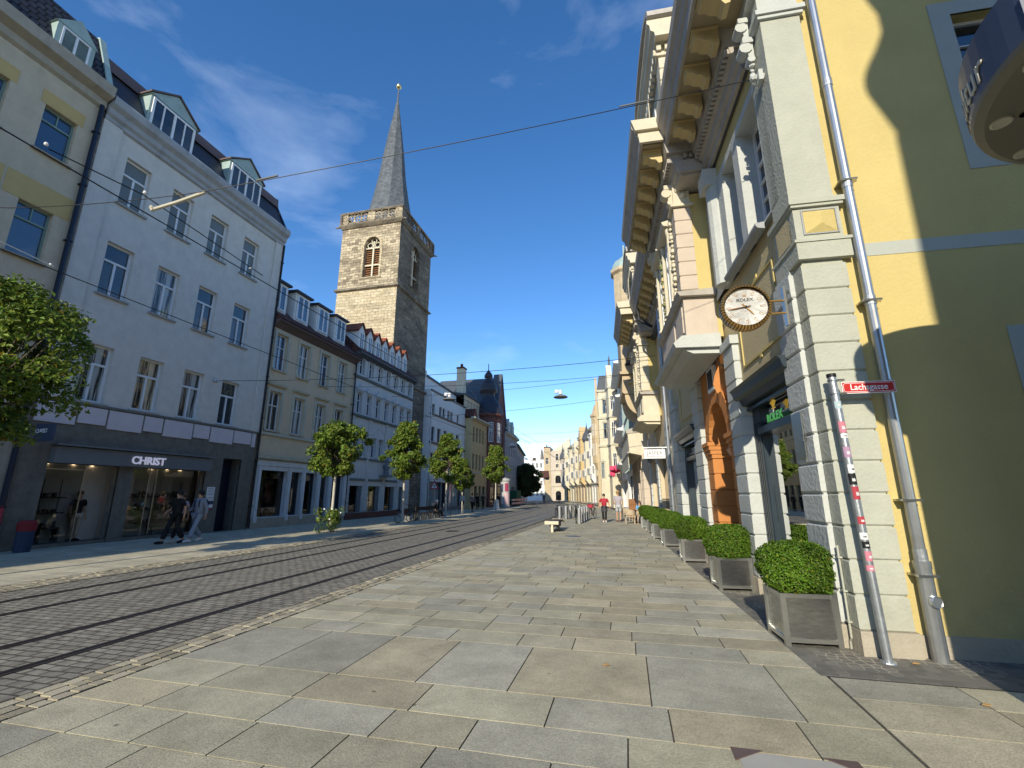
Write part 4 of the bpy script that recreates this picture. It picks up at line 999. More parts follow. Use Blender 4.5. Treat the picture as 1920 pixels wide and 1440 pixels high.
mb = MB(); mb.box(W, -19.6, -18.7, 51.4, 52.4, 11, 16.8); ch = mb.build('chimney', 'creamstone', t)
mb = MB(); mb.box(W, -19.65, -18.65, 51.35, 52.45, 16.8, 17.0); mb.lathe((-19.15, 51.9, 17), [(.2, 0), (.17, .5), (0, .5)], 8); mb.build('cap', 'tile_brown', ch)
mb = MB(); mb.tube([(-19, 51.6, 15.5), (-20.6, 51.6, 12.6)], .05, 5); mb.tube([(-19, 51.9, 15.5), (-17.6, 53.4, 13.3)], .05, 5); mb.build('stay', 'graysteel', ch)

# ---- red sandstone house with turret
FR_ = Fr(-17.1, 0, (0, 1), (1, 0), 'L')
t = thing('red_sandstone_house', FR_.p(61, 0, 0), 'red sandstone house with round slate domed turret and steep gable', 'house')
ws = [(58.6, 8.3), (61.8, 8.3), (63.6, 8.3), (58.6, 4.7), (61.8, 4.7), (63.6, 4.7), (61.8, 11.2), (63.6, 11.2)]
body(FR_, t, 57.45, 65.3, 13.0, [(c - .45, c + .45, z, z + 1.8) for c, z in ws[:6]] + [(58.2, 60.6, .3, 3), (61.6, 64.4, .3, 3)], 'redbrick', back=10)
for c, z in ws[:6]: window(FR_, t, c, z, .9, 1.8, 'cross', 'white', 'glass', sur=('redbrick', .15, .06, ''), fw=.08)
mb = MB(); mb.quad(FR_, [(58.2, -.15, .3), (60.6, -.15, .3), (60.6, -.15, 3), (58.2, -.15, 3)]); mb.quad(FR_, [(61.6, -.15, .3), (64.4, -.15, .3), (64.4, -.15, 3), (61.6, -.15, 3)]); mb.build('shop_window', 'glass', t)
mb = MB(); mb.prism(FR_, [(60.7, 13.0), (63.2, 18.7), (63.45, 18.7), (65.9, 11.6), (65.3, 11.6), (65.3, 13.0)], -.9, .02); mb.build('gable', 'redbrick', t)
mb = MB(); mb.prism(FR_, [(60.5, 13.0), (63.15, 18.95), (63.5, 18.95), (66.1, 11.5), (65.9, 11.5), (63.35, 18.7), (60.8, 13.0)], -1.1, .16); mb.build('gable_coping', 'slate', t)
mb = MB(); mb.prism(FR_, [(57.5, 12.9), (63.1, 18.4), (63.4, 18.4), (65.9, 12.9)], -9.5, -.9); mb.build('roof', 'slate', t)
mb = MB(); mb.prism(FR_, [(57.45, 12.6), (58.5, 12.6), (58.5, 14.0), (57.45, 13.0)], -9, -1); mb.build('roof_step', 'slate', t)
tx, ty = -17.75, 58.9
mb = MB(); mb.lathe((tx, ty, 0), [(1.6, 3.6), (1.75, 4.2), (1.75, 6.9), (1.9, 7.1), (1.75, 7.3), (1.75, 11.6), (2.05, 11.9), (2.05, 12.1), (0, 12.1)], 20); tu = mb.build('turret', 'redbrick', t, smooth=False)
mb = MB(); mb.lathe((tx, ty, 12.1), [(2.05, 0), (2.0, .5), (1.6, 1.5), (1.15, 2.1), (.9, 2.5), (.9, 3.1), (1.2, 3.2), (1.25, 3.5), (1.15, 4.1), (.85, 4.6), (.5, 4.9), (.42, 5.2), (.6, 5.3), (.55, 5.7), (.2, 6.2), (.06, 6.4), (.05, 7.3), (0, 7.3)], 16); mb.build('dome', 'rooftile_dark', tu, smooth=True)
for ang in (-100, -60, -20, 20):
    dx, dy = cos(R(ang)), sin(R(ang)); TF = Fr(tx + dx * 1.72, ty + dy * 1.72, (-dy, dx), (dx, dy), 'T%d' % ang)
    for z in (8.3, 4.8, 9.9): window(TF, tu, 0, z, .62, 1.5 if z != 9.9 else 1.0, 'cross', 'white', 'curtain', o=.05, fw=.07)
# ---- grey house and further left houses
FG1 = Fr(-17.0, 65.3, (-.06, 1), (1, .06), 'L1')
t = thing('plain_grey_house', FG1.p(5, 0, 0), 'plain pale grey house front beyond the red sandstone house', 'house')
ws = [(1.5 + 1.9 * i, z) for i in range(5) for z in (4.6, 7.4)]
body(FG1, t, 0, 10.5, 10.6, [(c - .35, c + .35, z, z + 1.4) for c, z in ws] + [(1, 4, .2, 2.8), (5, 9, .2, 2.8)], 'graytrim', back=9)
for c, z in ws: window(FG1, t, c, z, .7, 1.4, 'cross', 'white', 'glass', fw=.05)
mb = MB(); mb.quad(FG1, [(1, -.15, .2), (4, -.15, .2), (4, -.15, 2.8), (1, -.15, 2.8)]); mb.quad(FG1, [(5, -.15, .2), (9, -.15, .2), (9, -.15, 2.8), (5, -.15, 2.8)]); mb.build('shop_window', 'curtain', t)
trim(FG1, t, [([(0, 10.3), (.4, 10.5), (.4, 10.75), (0, 10.8)], 0, 10.6)], 'creamtrim')
mb = MB(); mb.extr(FG1, [(.35, 10.8), (-2.2, 13.3), (-9, 13.3), (-9, 10.6)], 0, 10.5); mb.build('roof', 'slate', t)
for c in (3, 6.5):
    mb = MB(); mb.prism(FG1, [(c - .8, 10.8), (c + .8, 10.8), (c + .8, 12), (c, 13.1), (c - .8, 12)], -2, .05); d_ = mb.build('dormer', 'creamstone', t); window(FG1, d_, c, 11.1, .6, 1, 'cross', 'white', 'glass', o=.09, fw=.05)
FG2 = Fr(*FG1.p(10.5, 0, 0)[:2], (-.16, 1), (1, .16), 'L2')
t = thing('distant_grey_house', FG2.p(8, 0, 0), 'narrow dark grey house front at the far end of the left row', 'house')
ws = [(1.5 + 2.2 * i, z) for i in range(9) for z in (4.2, 6.8)]
body(FG2, t, 0, 22, 9.6, [(c - .4, c + .4, z, z + 1.4) for c, z in ws], 'graytrim', back=8)
for c, z in ws: window(FG2, t, c, z, .8, 1.4, 'cross', 'white', 'glass', fw=.05)
mb = MB(); mb.extr(FG2, [(.4, 9.6), (.4, 9.8), (-2.2, 12), (-8, 12), (-8, 9.6)], 0, 22); mb.build('roof', 'slate', t)
# ================================================================== RIGHT ROW
def bev(mb, F, a0, a1, o0, o1, z0, z1, c=.015, m=0):
    k = len(mb.v)
    for z, i in ((z0, c), (z0 + c, 0), (z1 - c, 0), (z1, c)):
        mb.v += [tuple(F.p(a, o, z)) for a, o in ((a0 + i, o0 + i), (a1 - i, o0 + i), (a1 - i, o1 - i), (a0 + i, o1 - i))]
    for r_ in range(3):
        for j in range(4): mb.f.append((k + r_ * 4 + j, k + r_ * 4 + (j + 1) % 4, k + r_ * 4 + 4 + (j + 1) % 4, k + r_ * 4 + 4 + j)); mb.m.append(m)
    mb.f.append((k, k + 1, k + 2, k + 3)); mb.f.append((k + 12, k + 13, k + 14, k + 15)); mb.m += [m, m]
def blocks(mb, F, a0, a1, o0, o1, z0, z1, pitch=.355, c=.018, m=0):
    n = max(1, round((z1 - z0) / pitch)); p = (z1 - z0) / n
    for i in range(n): bev(mb, F, a0, a1, o0, o1, z0 + i * p + .004, z0 + (i + 1) * p - .012, c, m)
    mb.box(F, a0 + c + .004, a1 - c - .004, o0, o1 - c - .006, z0, z1, m)
F = RF
def shopfront(par, a0, a1, word=None):
    sf = MB(); sf.extr(F, [(-.2, 3.28), (-.06, 3.3), (-.02, 3.4), (.05, 3.45), (.08, 3.56), (.12, 3.6), (-.2, 3.62)], a0 - .12, a1 + .1)
    sf.box(F, a0, a1, -.2, -.13, 3.2, 3.25)
    fz = sf.build('fascia', 'shopblue', par)
    fm = MB()
    for a_, w_ in ((a0, .1), (a1 - .38, .38)):
        fm.box(F, a_, a_ + w_, -.34, -.22, .5, 3.28)
        if w_ > .2:
            for i in range(4): fm.box(F, a_ + .03 + .085 * i, a_ + .075 + .085 * i, -.22, -.2, .5, 2.95)
    fm.box(F, a0 + .1, a1 - .38, -.34, -.16, 2.72, 2.84); fm.box(F, a0 + .1, a1 - .38, -.33, -.24, .5, .58); fm.box(F, a0 + .1, a1 - .38, -.33, -.25, 2.92, 2.96)
    fm.build('window_frame', 'shopblue', par)
    gl = MB(); gl.quad(F, [(a0 + .1, -.3, .58), (a1 - .38, -.3, .58), (a1 - .38, -.3, 2.72), (a0 + .1, -.3, 2.72)]); gl.quad(F, [(a0 + .1, -.3, 2.84), (a1 - .38, -.3, 2.84), (a1 - .38, -.3, 3.28), (a0 + .1, -.3, 3.28)]); gl.build('shop_window', 'shopglass', par)
    bs_ = MB(); bs_.box(F, a0 - .05, a1 + .05, -.35, -.14, 0, .5); bs_.build('shop_base', 'plinth', par)
    rm = MB(); rm.quad(F, [(a0, -2.2, .4), (a1, -2.2, .4), (a1, -2.2, 3.3), (a0, -2.2, 3.3)]); rm.quad(F, [(a0, -.36, .5), (a1, -.36, .5), (a1, -2.2, .5), (a0, -2.2, .5)]); rm.quad(F, [(a0, -.36, 3.3), (a1, -.36, 3.3), (a1, -2.2, 3.3), (a0, -2.2, 3.3)])
    for a_ in (a0, a1): rm.quad(F, [(a_, -.36, .4), (a_, -2.2, .4), (a_, -2.2, 3.3), (a_, -.36, 3.3)])
    rm.build('shop_interior', 'darkwood', par)
    ds = MB(); ds.box(F, a0 + .15, a1 - .5, -1.0, -.45, 1.0, 1.05); ds.box(F, a0 + .3, a0 + .5, -.8, -.6, 1.05, 1.45); ds.box(F, a1 - 1.2, a1 - .9, -.8, -.6, 1.05, 1.3); ds.box(F, a0 + .15, a1 - .5, -1.0, -.5, .5, .6); ds.build('display_shelf', 'wood', par)
    return fz
def cornice_run(par, a0, a1, o=0., e0=None, z=0.):
    """entablature with modillions; o shifts it outward"""
    pr = [(0, 8.45), (.06, 8.47), (.06, 8.6), (.12, 8.64), (.14, 8.78), (.2, 8.82), (.22, 8.95), (.3, 9.0), (.32, 9.1), (.36, 9.34), (0, 9.34)]
    mb = MB(); mb.extr(F, [(q[0] + o, q[1] + z) for q in pr], e0 or a0, a1); mb.build('entablature', 'corniche', par)
    mb = MB(); b0 = e0 or a0; n = int((a1 - b0) / .11)
    for i in range(n): mb.box(F, b0 + .11 * i + .02, b0 + .11 * i + .08, o + .2, o + .29, 8.83 + z, 8.93 + z)
    mb.build('dentil_moulding', 'corniche', par)
    mb = MB(); mb.box(F, a0, a1, o + .0, o + .84, 9.345 + z, 9.42 + z); mb.build('soffit', 'soffit', par)
    mb = MB(); mb.extr(F, [(.8, 9.3), (.86, 9.3), (.88, 9.5), (.93, 9.56), (.95, 9.66), (1.02, 9.74), (1.04, 9.9), (.1, 10.02), (.1, 9.425), (.8, 9.425)] if not o and not z else [(q[0] + o, q[1] + z) for q in [(.8, 9.3), (.86, 9.3), (.88, 9.5), (.93, 9.56), (.95, 9.66), (1.02, 9.74), (1.04, 9.9), (.1, 10.02), (.1, 9.425), (.8, 9.425)]], a0 - .1, a1 + .1); mb.build('cornice', 'corniche', par)
    a = a0 + .3
    while a < a1 - .15:
        mb = MB(); mb.extr(F, [(.36 + o, 9.344 + z), (.36 + o, 9.0 + z), (.44 + o, 8.98 + z), (.5 + o, 9.08 + z), (.6 + o, 9.1 + z), (.66 + o, 9.16 + z), (.76 + o, 9.17 + z), (.78 + o, 9.344 + z)], a - .13, a + .13)
        mb.box(F, a - .17, a + .17, o + .362, o + .79, 9.3 + z, 9.343 + z)
        mb.build('modillion', 'modillion', par); a += .66
def bay_core(par, a0, a1, o=.55, z=.12):
    mb = MB(); mb.box(F, a0 + .02, a1 - .02, -.3, o + .0, 8.45 + z, 9.4 + z)
    for k in range(5): mb.box(F, a0 - .07, a0 + .02, .12 * k - .05, .12 * k + .02, 8.85 + z, 8.96 + z)
    mb.extr(F, [(-.1, 8.5 + z), (o + .06, 8.5 + z), (o + .12, 8.64 + z), (o + .14, 8.8 + z), (-.1, 8.8 + z)], a0 - .06, a0 + .02)
    mb.extr(F, [(-.1, 9.0 + z), (o + .3, 9.0 + z), (o + .36, 9.34 + z), (-.1, 9.34 + z)], a0 - .1, a0 + .02); mb.build('bay_entablature', 'corniche', par)
    mb = MB(); mb.extr(F, [(o + .36, 9.3 + z), (o + .87, 9.3 + z), (o + .9, 9.54 + z), (.86, 9.54 + z)], a0 - .17, a0 - .1); mb.extr(F, [(.9, 9.6 + z), (o + .96, 9.6 + z), (o + 1.04, 9.88 + z), (.9, 9.88 + z)], a0 - .22, a0 - .1); mb.extr(F, [(.9, 9.54 + z), (o + .9, 9.54 + z), (o + .9, 9.6 + z), (.9, 9.6 + z)], a0 - .14, a0 - .1); mb.build('cornice_return', 'creamstone', par)
def scroll(mb, F, a, o, z, s=1., m=0):
    """console bracket: stacked curled volutes"""
    mb.box(F, a - .11 * s, a + .11 * s, o, o + .16 * s, z + .35 * s, z + .45 * s, m)
    mb.lathe(F.p(a - .1 * s, o + .12 * s, z + .26 * s), [(.1 * s, 0), (.1 * s, .2 * s)], 10, m, axis=F.a)
    mb.lathe(F.p(a - .08 * s, o + .05 * s, z + .05 * s), [(.06 * s, 0), (.06 * s, .16 * s)], 10, m, axis=F.a)
    mb.extr(F, [(o, z), (o + .07 * s, z + .03 * s), (o + .1 * s, z + .2 * s), (o + .18 * s, z + .3 * s), (o, z + .36 * s)], a - .075 * s, a + .075 * s, m)
def bay(par, a0, a1, near, plain, pitch=.35):
    """upper storey bay over the portal"""
    w = .66
    mb = MB(); mb.box(F, a0 + .02, a1 - .02, -.1, w - .03, 4.98, 8.5); mb.build('bay_wall', near, par)
    mb = MB(); mb.extr(F, [(0, 4.72), (w + .26, 4.74), (w + .3, 4.84), (w + .12, 5.0), (0, 5.02)], a0 - .12, a1 + .12)
    mb.extr(F, [(0, 4.6), (w - .1, 4.62), (w + .1, 4.72), (0, 4.72)], a0 - .02, a1 + .02); mb.build('bay_floor_slab', 'palegray' if plain == 'pinktan' else 'creamstone', par)
    mb = MB(); mb.box(F, a0, a1, w - .25, w, 5.02, 5.9); mb.box(F, a0, a0 + .25, 0, w - .25, 5.02, 5.9)
    for q in (a0 + .15, (a0 + a1) / 2 - .5, (a0 + a1) / 2 + .1): mb.box(F, q, q + (.75), w + .002, w + .03, 5.15, 5.75)
    mb.build('pedestal', plain, par)
    mb = MB(); mb.extr(F, [(0, 5.9), (w + .08, 5.92), (w + .14, 6.02), (0, 6.06)], a0 - .12, a1 + .12); mb.build('pedestal_cap', 'corniche', par)
    mb = MB(); blocks(mb, F, a0 - .03, a0 + .35, w - .34, w + .03, 6.08, 8.15, .33)
    blocks(mb, F, a1 - .35, a1 + .03, w - .34, w + .03, 6.08, 8.15, .33); mb.build('quoin', plain, par)
    mb = MB()
    for q in (a0 + .14, a1 - .14):
        mb.box(F, q - .24, q + .24, w - .4, w + .1, 8.15, 8.2); mb.box(F, q - .21, q + .21, w - .37, w + .07, 8.2, 8.24)
        mb.box(F, q - .17, q + .17, w - .34, w + .02, 8.24, 8.98)
        for o_ in (w - .28, w - .16): mb.lathe(F.p(q - .2, o_, 8.75), [(.06, 0), (.06, .4)], 8, axis=F.a)
        scroll(mb, F, q - .02, w + .02, 8.3, 1.1)
        mb.ball(F.p(q - .17, w - .2, 8.45), .08, 8); mb.ball(F.p(q - .17, w - .08, 8.6), .07, 8)
        mb.extr(F, [(w - .4, 8.98), (w + .12, 8.98), (w + .2, 9.1), (w + .2, 9.2), (w - .4, 9.2)], q - .26, q + .26)
    mb.build('capital', 'creamstone', par)
    # twin windows with small columns, hoods and hanging garland
    n = 2; wd = (a1 - a0 - .9) / n
    for i in range(n):
        c = a0 + .45 + wd * (i + .5)
        mb = MB(); mb.extr(F, [(w, 8.0), (w + .2, 8.05), (w + .24, 8.14), (w, 8.2)], c - wd * .46, c + wd * .46); mb.prism(F, [(c - wd * .42, 8.2), (c, 8.48), (c + wd * .42, 8.2)], w, w + .14)
        for q in (c - wd * .36, c + wd * .36): mb.lathe(F.p(q, w + .08, 6.1), [(.07, 0), (.05, .1), (.045, 1.7), (.07, 1.8), (.07, 1.9)], 8)
        mb.build('window_hood', 'creamstone', par)
        window(F, par, c, 6.12, wd * .56, 1.82, 'cross', 'white', 'glass', o=w + .045, fw=.06)
    mb = MB(); c = (a0 + a1) / 2
    for i in range(34):
        z = 8.0 - i * .055; mb.ball(F.p(c + random.uniform(-.07, .07), w + .08 + random.uniform(-.03, .05), z), random.uniform(.035, .065), 6, random.choice([0, 1, 1]))
    mb.build('garland', ['modillion', 'leafmoss'], par)
    for q in (a0 + .42, a1 - .42):
        mb = MB()
        for i in range(16): mb.ball(F.p(q + .04 * sin(i), w + .05, 8.0 - i * .12), .05 + .03 * (i % 3 == 0), 6)
        mb.build('relief', 'creamstone', par)
mat('leafmoss', (.2, .22, .1), .9)
def attic_gable(par, a0, a1, z0, m='creamstone', s=1.):
    w = .72; zt = z0 + 2.45 * s
    mb = MB(); mb.box(F, a0, a1, -1.5, w - .05, z0 - .3, zt); mb.build('attic_wall', m, par)
    mb = MB(); blocks(mb, F, a0 - .03, a0 + .4, w - .42, w + .02, z0, zt - .35, .36); blocks(mb, F, a1 - .4, a1 + .03, w - .42, w + .02, z0, zt - .35, .36); mb.build('quoin', m, par)
    mb = MB(); mb.box(F, a0 - .06, a0 + .46, w - .5, w + .07, zt - .33, zt - .25); mb.box(F, a1 - .46, a1 + .06, w - .5, w + .07, zt - .33, zt - .25)
    for k in range(4):
        mb.box(F, a0 - .12, a0 - .0, w - .05 - .2 * k, w + .06 - .2 * k, zt - .22, zt - .05)
    n = int((a1 - a0) / .22)
    for k in range(n): mb.box(F, a0 + .22 * k + .03, a0 + .22 * k + .15, w + .0, w + .12, zt - .22, zt - .05)
    mb.build('dentil_moulding', m, par)
    mb = MB(); pr = [(-1.5, zt - .02), (w + .1, zt), (w + .12, zt + .12), (w + .2, zt + .18), (w + .22, zt + .34), (w + .28, zt + .4), (w + .28, zt + .5), (-1.5, zt + .52)]
    mb.extr(F, pr, a0 - .32, a1 + .32); mb.build('cornice', m, par)
    mb = MB(); c = (a0 + a1) / 2; hw = (a1 - a0) / 2 + .3
    arc = [(c + hw * cos(pi - pi * i / 14), zt + .52 + .85 * s * sin(pi * i / 14)) for i in range(15)]
    mb.prism(F, arc, .0, w + .12); arc2 = [(c + (hw + .1) * cos(pi - pi * i / 14), zt + .56 + .95 * s * sin(pi * i / 14)) for i in range(15)]
    mb.prism(F, arc2 + arc[::-1], -.05, w + .26); mb.build('pediment', 'corniche', par)
    mb = MB(); mb.lathe(F.p(c, w * .4, zt + 1.45 * s), [(.3, 0), (.18, .1), (.14, .25), (.3, .5), (.34, .8), (.2, 1.0), (.1, 1.15), (.12, 1.25), (0, 1.5)], 10); mb.build('finial', m, par)
    window(F, par, c, z0 + .35, 1.1, 1.5 * s, 'cross', 'white', 'glass', o=w - .02, sur=(m, .15, .02, ''))
# ---- corner house
t = thing('corner_house', F.p(11.8, -5, 0), 'yellow and pale green corner house with rusticated pillars, orange portal and heavy bracketed cornice', 'house')
CH = t
ch_w = [(6.6, 7.58), (7.86, 8.6), (14.0, 14.9), (15.5, 16.4)]
mb = MB()
mb.wall(F, 6.6, 17.9, 3.62, 5.76, [(9.8, 12.6, 3.62, 4.9, .01)], o=-.12)
mb.build('panel_wall', 'ochrewall', t)
mb = MB(); mb.wall(F, 6.3, 17.9, 5.76, 8.1, [(a_, b_, 5.8, 7.95) for a_, b_ in ch_w], o=-.03, depth=.3)
for a_ in (9.15, 13.7): mb.tube([F.p(a_, -.05, 5.8), F.p(a_, -.05, 8.05)], .2, 12)
mb.build('upper_wall', 'palegray', t)
mb = MB(); mb.box(F, 6.5, 17.9, -.3, -.06, 8.1, 8.46); mb.build('frieze', 'yellowwall', t)
mb = MB(); mb.box(F, 8.95, 9.4, -.2, .22, 8.02, 8.4); mb.lathe(F.p(9.0, .16, 8.25), [(.09, 0), (.09, .35)], 8, axis=F.a); mb.build('column_capital', 'palegray', t)
for i, (a_, b_) in enumerate(ch_w):
    window(F, t, (a_ + b_) / 2, 5.8, b_ - a_, 2.15, 'grid', 'white', 'glass', o=-.31, fw=.05)
mb = MB(); mb.extr(F, [(-.03, 5.68), (.07, 5.7), (.1, 5.74), (.1, 5.78), (-.03, 5.795)], 6.88, 8.75); mb.extr(F, [(-.03, 5.68), (.07, 5.7), (.1, 5.74), (.1, 5.78), (-.03, 5.795)], 13.8, 16.6); mb.build('sill_course', 'graytrim', t)
mb = MB()
for a0 in (7.0, 13.8):                                   # raised frame on the ochre panel
    for q in ((a0, a0 + 1.9, 3.98, 4.02), (a0, a0 + 1.9, 5.2, 5.24), (a0, a0 + .04, 4.02, 5.2), (a0 + 1.86, a0 + 1.9, 4.02, 5.2)): mb.box(F, q[0], q[1], -.118, -.095, q[2], q[3])
    mb.box(F, a0 + .7, a0 + 1.2, -.118, -.095, 5.24, 5.34); mb.box(F, a0 + .9, a0 + 1.0, -.118, -.095, 3.92, 3.98)
mb.build('panel_moulding', 'yellowwall', t)
# gable wall towards the lane
gops = [(5.12, 6.5, 5.98, 8.27, .22), (5.05, 6.5, 1.4, 3.42, .22), (9, 10.4, 5.98, 8.27, .22), (9, 10.4, 1.4, 3.42, .22)]
mb = MB(); mb.wall(GF, 2.72, 16, .23, 12.2, gops, depth=.22)
mb.quad(GF, [(16, 0, 0), (16, -12, 0), (16, -12, 12.2), (16, 0, 12.2)]); mb.quad(GF, [(2.72, -.6, 8.5), (2.72, -12, 8.5), (2.72, -12, 12.2), (2.72, -.6, 12.2)]); mb.quad(GF, [(2.72, -12, 0), (16, -12, 0), (16, -12, 12.2), (2.72, -12, 12.2)])
mb.build('gable_wall', 'yellowwall', t)
mb = MB(); mb.box(GF, 3.25, 16, -.1, .025, 0, .235); mb.build('plinth', 'plinth', t)
mb = MB(); mb.box(GF, 3.3, 16, -.02, .006, 4.68, 4.86)
for q in gops:
    mb.box(GF, q[0] - .25, q[0], -.02, .008, q[2] - .2, q[3] + .22); mb.box(GF, q[1], q[1] + .25, -.02, .008, q[2] - .2, q[3] + .22); mb.box(GF, q[0], q[1], -.02, .008, q[3], q[3] + .22); mb.box(GF, q[0], q[1], -.02, .008, q[2] - .2, q[2])
mb.build('painted_band', 'palegreenband', t)
for q in gops: window(GF, t, (q[0] + q[1]) / 2, q[2], q[1] - q[0], q[3] - q[2], 'grid', 'white', 'glass', o=-.16, fw=.05)
# rusticated corner pillar
mb = MB(); z0 = .26; n = 12; p_ = (4.62 - z0) / n
for i in range(n): bev(mb, BF, 2.69, 3.22, 6.03, 6.27, z0 + i * p_ + .003, z0 + (i + 1) * p_ - .014, .014)
mb.box(BF, 2.715, 3.195, 6.05, 6.4, .2, 4.66)
mb.build('corner_pillar', 'palegreen', t)
mb = MB()
for i in range(n): bev(mb, BF, 2.63, 2.95, 6.29, 6.86, z0 + i * p_ + .003, z0 + (i + 1) * p_ - .018, .02)
mb.box(BF, 2.66, 2.95, 6.31, 6.83, .2, 4.66); mb.build('corner_pillar', 'palegray', t)
mb = MB(); mb.box(BF, 2.68, 3.25, 6.0, 6.4, 0, .262); mb.box(BF, 2.6, 2.98, 6.27, 6.89, 0, .262); mb.build('pillar_base', 'plinth', t)
mb = MB(); mb.box(BF, 2.66, 3.3, 5.98, 6.75, 4.662, 4.9); mb.box(BF, 2.64, 3.32, 5.965, 6.78, 4.9, 4.94); mb.box(BF, 2.69, 3.25, 6.02, 6.7, 4.94, 5.42)
mb.box(BF, 2.66, 3.29, 5.98, 6.75, 5.42, 5.46); mb.box(BF, 2.64, 3.31, 5.96, 6.78, 5.46, 5.53); mb.build('pedestal', 'palegreen', t)
mb = MB(); mb.box(BF, 2.78, 2.8, 6.003, 6.019, 5.02, 5.38); mb.box(BF, 3.19, 3.21, 6.003, 6.019, 5.02, 5.38); mb.box(BF, 2.8, 3.19, 6.003, 6.019, 5.02, 5.035); mb.box(BF, 2.8, 3.19, 6.003, 6.019, 5.365, 5.38); mb.build('panel_frame', 'graytrim', t)
mb = MB(); q4 = [(2.805, 6.01, 5.04), (3.185, 6.01, 5.04), (3.185, 6.01, 5.36), (2.805, 6.01, 5.36)]; mb.add([BF.p(*q) for q in q4] + [BF.p(2.995, 5.955, 5.15), BF.p(2.995, 5.955, 5.3)], [(0, 1, 4), (1, 2, 5, 4), (2, 3, 5), (3, 0, 4, 5), (0, 1, 2, 3)]); mb.build('diamond_stone', 'yellowwall', t)
mb = MB(); mb.quad(RF, [(6.16, -.045, 5.0), (6.6, -.045, 5.0), (6.6, -.045, 5.36), (6.16, -.045, 5.36)]); mb.build('side_panel', 'ochrewall', t)
mb = MB(); mb.box(BF, 2.66, 3.2, 6.0, 6.56, 5.53, 8.62); mb.build('corner_shaft', 'palegreen', t)
mb = MB(); mb.box(BF, 2.62, 3.24, 5.96, 6.6, 8.62, 8.68); mb.box(BF, 2.59, 3.27, 5.93, 6.63, 8.68, 8.76); mb.box(BF, 2.65, 3.2, 6.0, 6.56, 8.76, 9.1); mb.box(BF, 2.56, 3.3, 5.9, 6.66, 9.1, 9.3)
scroll(mb, RF, 6.34, .0, 8.2, .95); scroll(mb, RF, 6.34, .03, 8.62, .9)
for k in range(9): mb.ball(RF.p(6.34 + .03 * (k % 2), .03, 7.85 + .055 * k), .022 + .022 * (k % 3 == 0) + .002 * k, 7)
mb.build('capital', 'palegray', t)
# street pillars
mb = MB()
for a0, a1 in ((9.12, 9.8), (12.62, 13.5), (16.35, 17.25)):
    blocks(mb, F, a0, a1, -.3, .0, .28, 4.55, .365, .02)
mb.build('street_pillar', 'palegray', t)
mb = MB()
for a0, a1 in ((9.12, 9.8), (12.62, 13.5), (16.35, 17.25)): mb.box(F, a0 - .03, a1 + .03, -.3, .03, 0, .28)
mb.build('pillar_base', 'plinth', t)
mb = MB(); mb.box(F, 9.08, 9.84, -.2, .04, 4.55, 4.72); mb.box(F, 12.58, 13.54, -.2, .04, 4.55, 4.72); mb.box(F, 16.3, 17.3, -.2, .04, 4.55, 4.72); mb.build('pillar_cap', 'palegray', t)
mb = MB(); mb.box(F, 17.25, 17.9, -.3, -.05, 0, 5.7); mb.build('side_wall', 'palegray', t)
fz = shopfront(t, 6.86, 9.12)
lettering_on(F, 'ROLEX', .19, 8.35, -.2, 2.87, 'greenneon', fz, 1.15, .002, .006)
mb = MB()
for i in range(5): mb.tube([F.p(8.0, -.2, 3.07), F.p(8.0 + (i - 2) * .05, -.2, 3.07 + .12 - abs(i - 2) * .015)], .008, 5); mb.ball(F.p(8.0 + (i - 2) * .05, -.2, 3.2 - abs(i - 2) * .015), .013, 6)
mb.box(F, 7.92, 8.08, -.205, -.195, 3.055, 3.075); mb.build('crown_emblem', 'goldneon', fz)
fz = shopfront(t, 13.5, 16.35)
lettering_on(F, 'DSQD', .3, 14.6, -.2, 2.86, 'signwhite', fz, .9, .004, .01)
pl_ = MB(); pl_.box(F, 6.5, 6.8, .012, .02, 2.15, 2.75); pq = pl_.build('glass_plaque', 'steeltrim', t)
lettering_on(F, '24', .16, 6.56, .022, 2.35, 'graysteel', pq, 1., 0, .002)
# orange portal
mb = MB()
ar = [(11.2 + .82 * cos(pi - pi * i / 14), 2.95 + .82 * sin(pi * i / 14)) for i in range(15)]
mb.quad(F, [(9.8, -.12, 2.95), (10.38, -.12, 2.95), (10.38, -.12, 4.7), (9.8, -.12, 4.7)]); mb.quad(F, [(12.02, -.12, 2.95), (12.62, -.12, 2.95), (12.62, -.12, 4.7), (12.02, -.12, 4.7)])
for i in range(14):
    x0, x1 = ar[i][0], ar[i + 1][0]; mb.quad(F, [(x0, -.12, ar[i][1]), (x1, -.12, ar[i + 1][1]), (x1, -.12, 4.7), (x0, -.12, 4.7)])
    mb.quad(F, [(x0, -.12, ar[i][1]), (x1, -.12, ar[i + 1][1]), (x1, -.85, ar[i + 1][1]), (x0, -.85, ar[i][1])])
mb.build('portal_wall', 'orange', t)
mb = MB()
for i in range(14):                                     # voussoirs
    x0, x1 = ar[i], ar[i + 1]; f_ = lambda q, k: (11.2 + (q[0] - 11.2) * k, 2.95 + (q[1] - 2.95) * k)
    g0 = (x0[0] * .97 + x1[0] * .03, x0[1] * .97 + x1[1] * .03); g1 = (x0[0] * .06 + x1[0] * .94, x0[1] * .06 + x1[1] * .94)
    mb.prism(F, [g0, g1, f_(g1, 1.42), f_(g0, 1.42)], -.118, -.07)
mb.build('voussoir', 'orange', t)
mb = MB()
for a0, a1 in ((9.82, 10.36), (12.04, 12.6)): blocks(mb, F, a0, a1, -.85, -.1, .28, 2.55, .36, .02); mb.box(F, a0 - .02, a1 + .02, -.9, -.06, 0, .28)
mb.build('portal_pillar', 'orange', t)
mb = MB()
